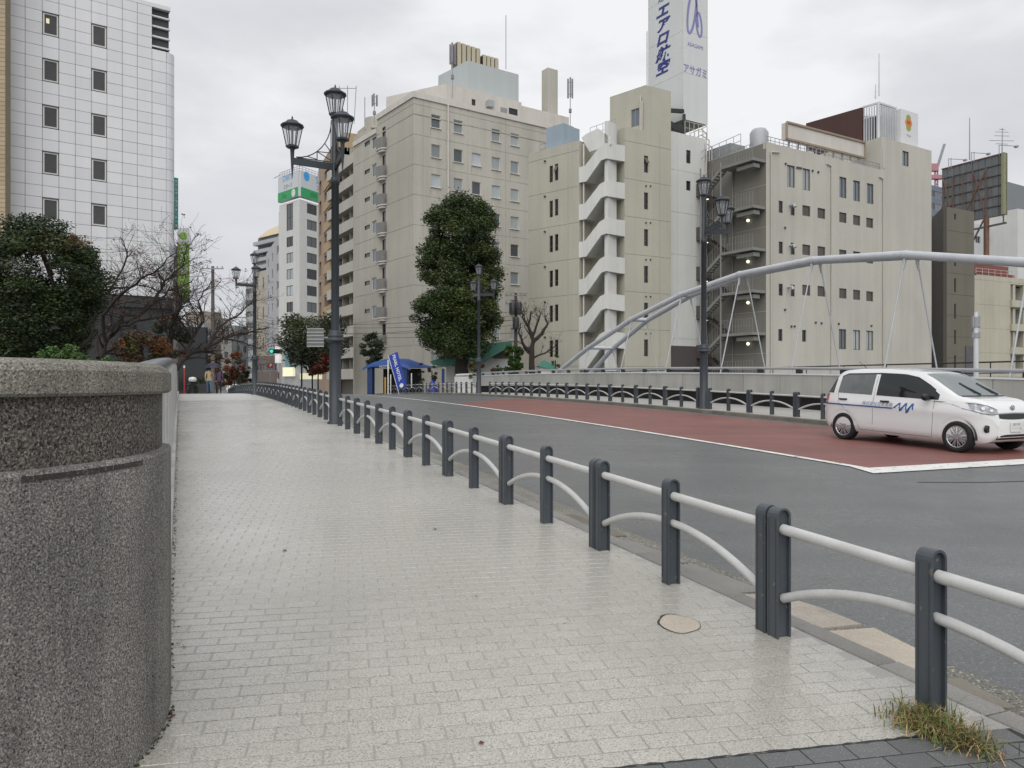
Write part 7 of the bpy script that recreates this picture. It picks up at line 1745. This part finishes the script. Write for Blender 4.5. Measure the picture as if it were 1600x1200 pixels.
o = thing('green_roofed_shed', 'little shed with a green gable roof behind the parapet beside the olive block', 'shed', pix(855, 600, 58)); m = MB(); m.prism([pix(x, y, 57) for x, y in ((840, 572), (850, 563), (868, 571), (872, 582), (858, 576))], (0, 3, 0)); m.build('roof', m_green, o); m = MB(); m.box(pix(855, 582, 58), (1.2, 1.5, .9)); m.build('wall', m_whiteb, o)
lw = Wall(px2(710, 60.5), px2(782, 57)); o = thing('low_white_wall', 'low pale wall with a thick white rail where the far parapet ends', 'wall', lw.pt(0, -.1)); m = MB(); lw.box(m, 0, lw.L, -.2, zat(588, 59), -.25, 0); m.build('wall', m_whiteb, o); m = MB(); m.tube([lw.pt(.1, zat(586, 60), -.1), lw.pt(lw.L, zat(582.5, 57), -.1)], .09, 8); m.build('rail', m_white, o)
# road sign seen from behind, signal, parking board
rsW = Wall(px2(479.5, 74), px2(506, 74)); o = thing('road_sign', 'large road sign seen from behind with grey rails, before the street tree', 'road sign', rsW.pt(rsW.L + 1, 0)); zt_s, zb_s = zat(513, 74), zat(542, 74)
m = MB(); rsW.box(m, 0, rsW.L, zb_s, zt_s, -.03, 0); m.build('sign_plate', M('sign_back_grey', (.20, .21, .205), .6, .1, 2), o)
for k in range(6): m = MB(); z = zb_s + .05 + (zt_s - zb_s - .1) * k / 5; rsW.box(m, 0, rsW.L, z - .04, z + .04, 0, .06); m.build('sign_rail', m_rail, o)
m = MB(); m.tube([rsW.pt(.3, (zb_s + zt_s) / 2, -.1), rsW.pt(rsW.L + 1.4, (zb_s + zt_s) / 2, -.1)], .07, 8); m.tube([rsW.pt(rsW.L + 1.4, -.3, -.1), rsW.pt(rsW.L + 1.4, zt_s + .3, -.1)], .11, 10); m.build('sign_post', m_grey_metal, o)
tl_ = thing('traffic_light', 'horizontal traffic light glowing green, left of the street tree', 'traffic light', pix(430, 560, 88)); m = MB(); c = pix(431, 549, 88); m.box(c, (1.35, .3, .5)); m.tube([c + Vector((.6, .2, 0)), c + Vector((2.9, .2, .05))], .06, 6); m.tube([c + Vector((2.9, .2, .4)), c + Vector((2.9, .2, -5))], .1, 8); m.build('housing', m_black, tl_)
for dx, mt in ((-.43, M('signal_green', (.03, .62, .48), .3, 0, emit=.9)), (0, m_plast), (.43, m_plast)): m = MB(); m.tube([c + Vector((dx, -.15, 0)), c + Vector((dx, -.2, 0))], .18, 14); m.build('signal_lens', mt, tl_)
pk = thing('parking_sign', 'small red parking board with a white P at the street end', 'sign', pix(422, 575, 90)); m = MB(); m.box(pix(422, 571.5, 90), (.62, .1, .58)); b = m.build('sign_board', M('parking_red', (.30, .015, .03), .5), pk); m = MB(); text_into(m, 'P', .55, pix(423, 571.5, 89.9), (1, 0, 0), (0, 0, 1), bold=.01); m.build('lettering', m_white, b); m = MB(); c = pix(422, 575, 90); m.tube([(c.x, 90.1, -.3), (c.x, 90.1, c.z + .3)], .05, 6); m.build('post', m_grey_metal, pk)
# shop signs under the street tree
ss = thing('shop_signboard', 'red and white shop signboard low behind the street tree', 'sign', pix(487, 585, 92)); m = MB(); m.box(pix(487, 578, 92), (1.9, .2, 1.0)); b = m.build('sign_board', m_white, ss); m = MB(); text_into(m, '36', .95, pix(488, 578, 91.88), (1, 0, 0), (0, 0, 1), bold=.02); m.build('lettering', M('shop_red', (.55, .03, .10), .5), b); m = MB(); m.box(pix(486, 588, 92), (2.6, .3, .7)); m.build('lit_panel', M('lit_shop_window', (.75, .72, .5), .5, emit=.45), ss)
# utility poles and wires
m_pole = M('utility_pole_concrete', (.12, .105, .095), .85, .15, 2)
def upole(label, px_, y0, Y, arms):
    c = px2(px_, Y); o = thing('utility_pole', label, 'utility pole', (c.x, c.y, -.4), group='utility poles'); m = MB(); m.lathe([(.19, -.4), (.12, zat(y0, Y))], 10, (c.x, c.y, 0)); m.build('pole', m_pole, o)
    for y in arms:
        m = MB(); z = zat(y, Y); m.bar((c.x - .9, c.y - .1, z), (c.x + .9, c.y - .1, z), .09, .09)
        for dx in (-.8, -.4, .4, .8): m.lathe([(.05, 0), (.06, .1), (.03, .18)], 6, (c.x + dx, c.y - .1, z + .04))
        m.build('crossarm', m_grey_metal, o)
    return o, c
o, c = upole('dark utility pole rising from the bare cherry branches', 332.5, 416, 62, (420,)); 
o2, c2 = upole('utility pole before the corner of the white tower', 274.5, 385, 54, (393, 422)); m = MB(); m.lathe([(.2, 0), (.22, .1), (.22, .8), (.15, .9)], 12, (c2.x - .05, c2.y - .35, zat(396, 54) - .3)); m.build('transformer', m_grey_metal, o2)
o3, c3 = upole('utility pole with transformers between hotel and olive block', 806, 458, 66, (462, 475))
for dx, y in ((-.3, 492), (.25, 492), (0, 515)): m = MB(); m.lathe([(.25, 0), (.28, .1), (.28, .95), (.2, 1.05)], 12, (c3.x + dx, c3.y - .3, zat(y, 66))); m.build('transformer', M('transformer_dark', (.06, .065, .07), .5), o3)
wi = thing('overhead_wires', 'thin overhead wires sagging across the street before the hotel', 'wires', pix(640, 510, 69))
for (x0, y0, Y0, x1, y1, Y1, sag) in ((400, 498, 90, 806, 486, 66, .9), (400, 503, 90, 806, 500, 66, .7), (400, 508, 90, 806, 492, 66, 1.3), (440, 518, 88, 806, 508, 66, .5), (440, 523, 88, 806, 520, 66, .4), (274, 398, 54, 332, 424, 62, .3), (274, 425, 54, 332, 424, 62, .4), (332, 422, 62, 430, 498, 95, .8), (332, 440, 62, 430, 508, 95, .6)):
    a, b = pix(x0, y0, Y0), pix(x1, y1, Y1); m = MB(); m.tube([a.lerp(b, k / 12) - Vector((0, 0, sag * 4 * (k / 12) * (1 - k / 12))) for k in range(13)], .017, 4, cap=False); m.build('wire', m_black, wi, fixn=False)
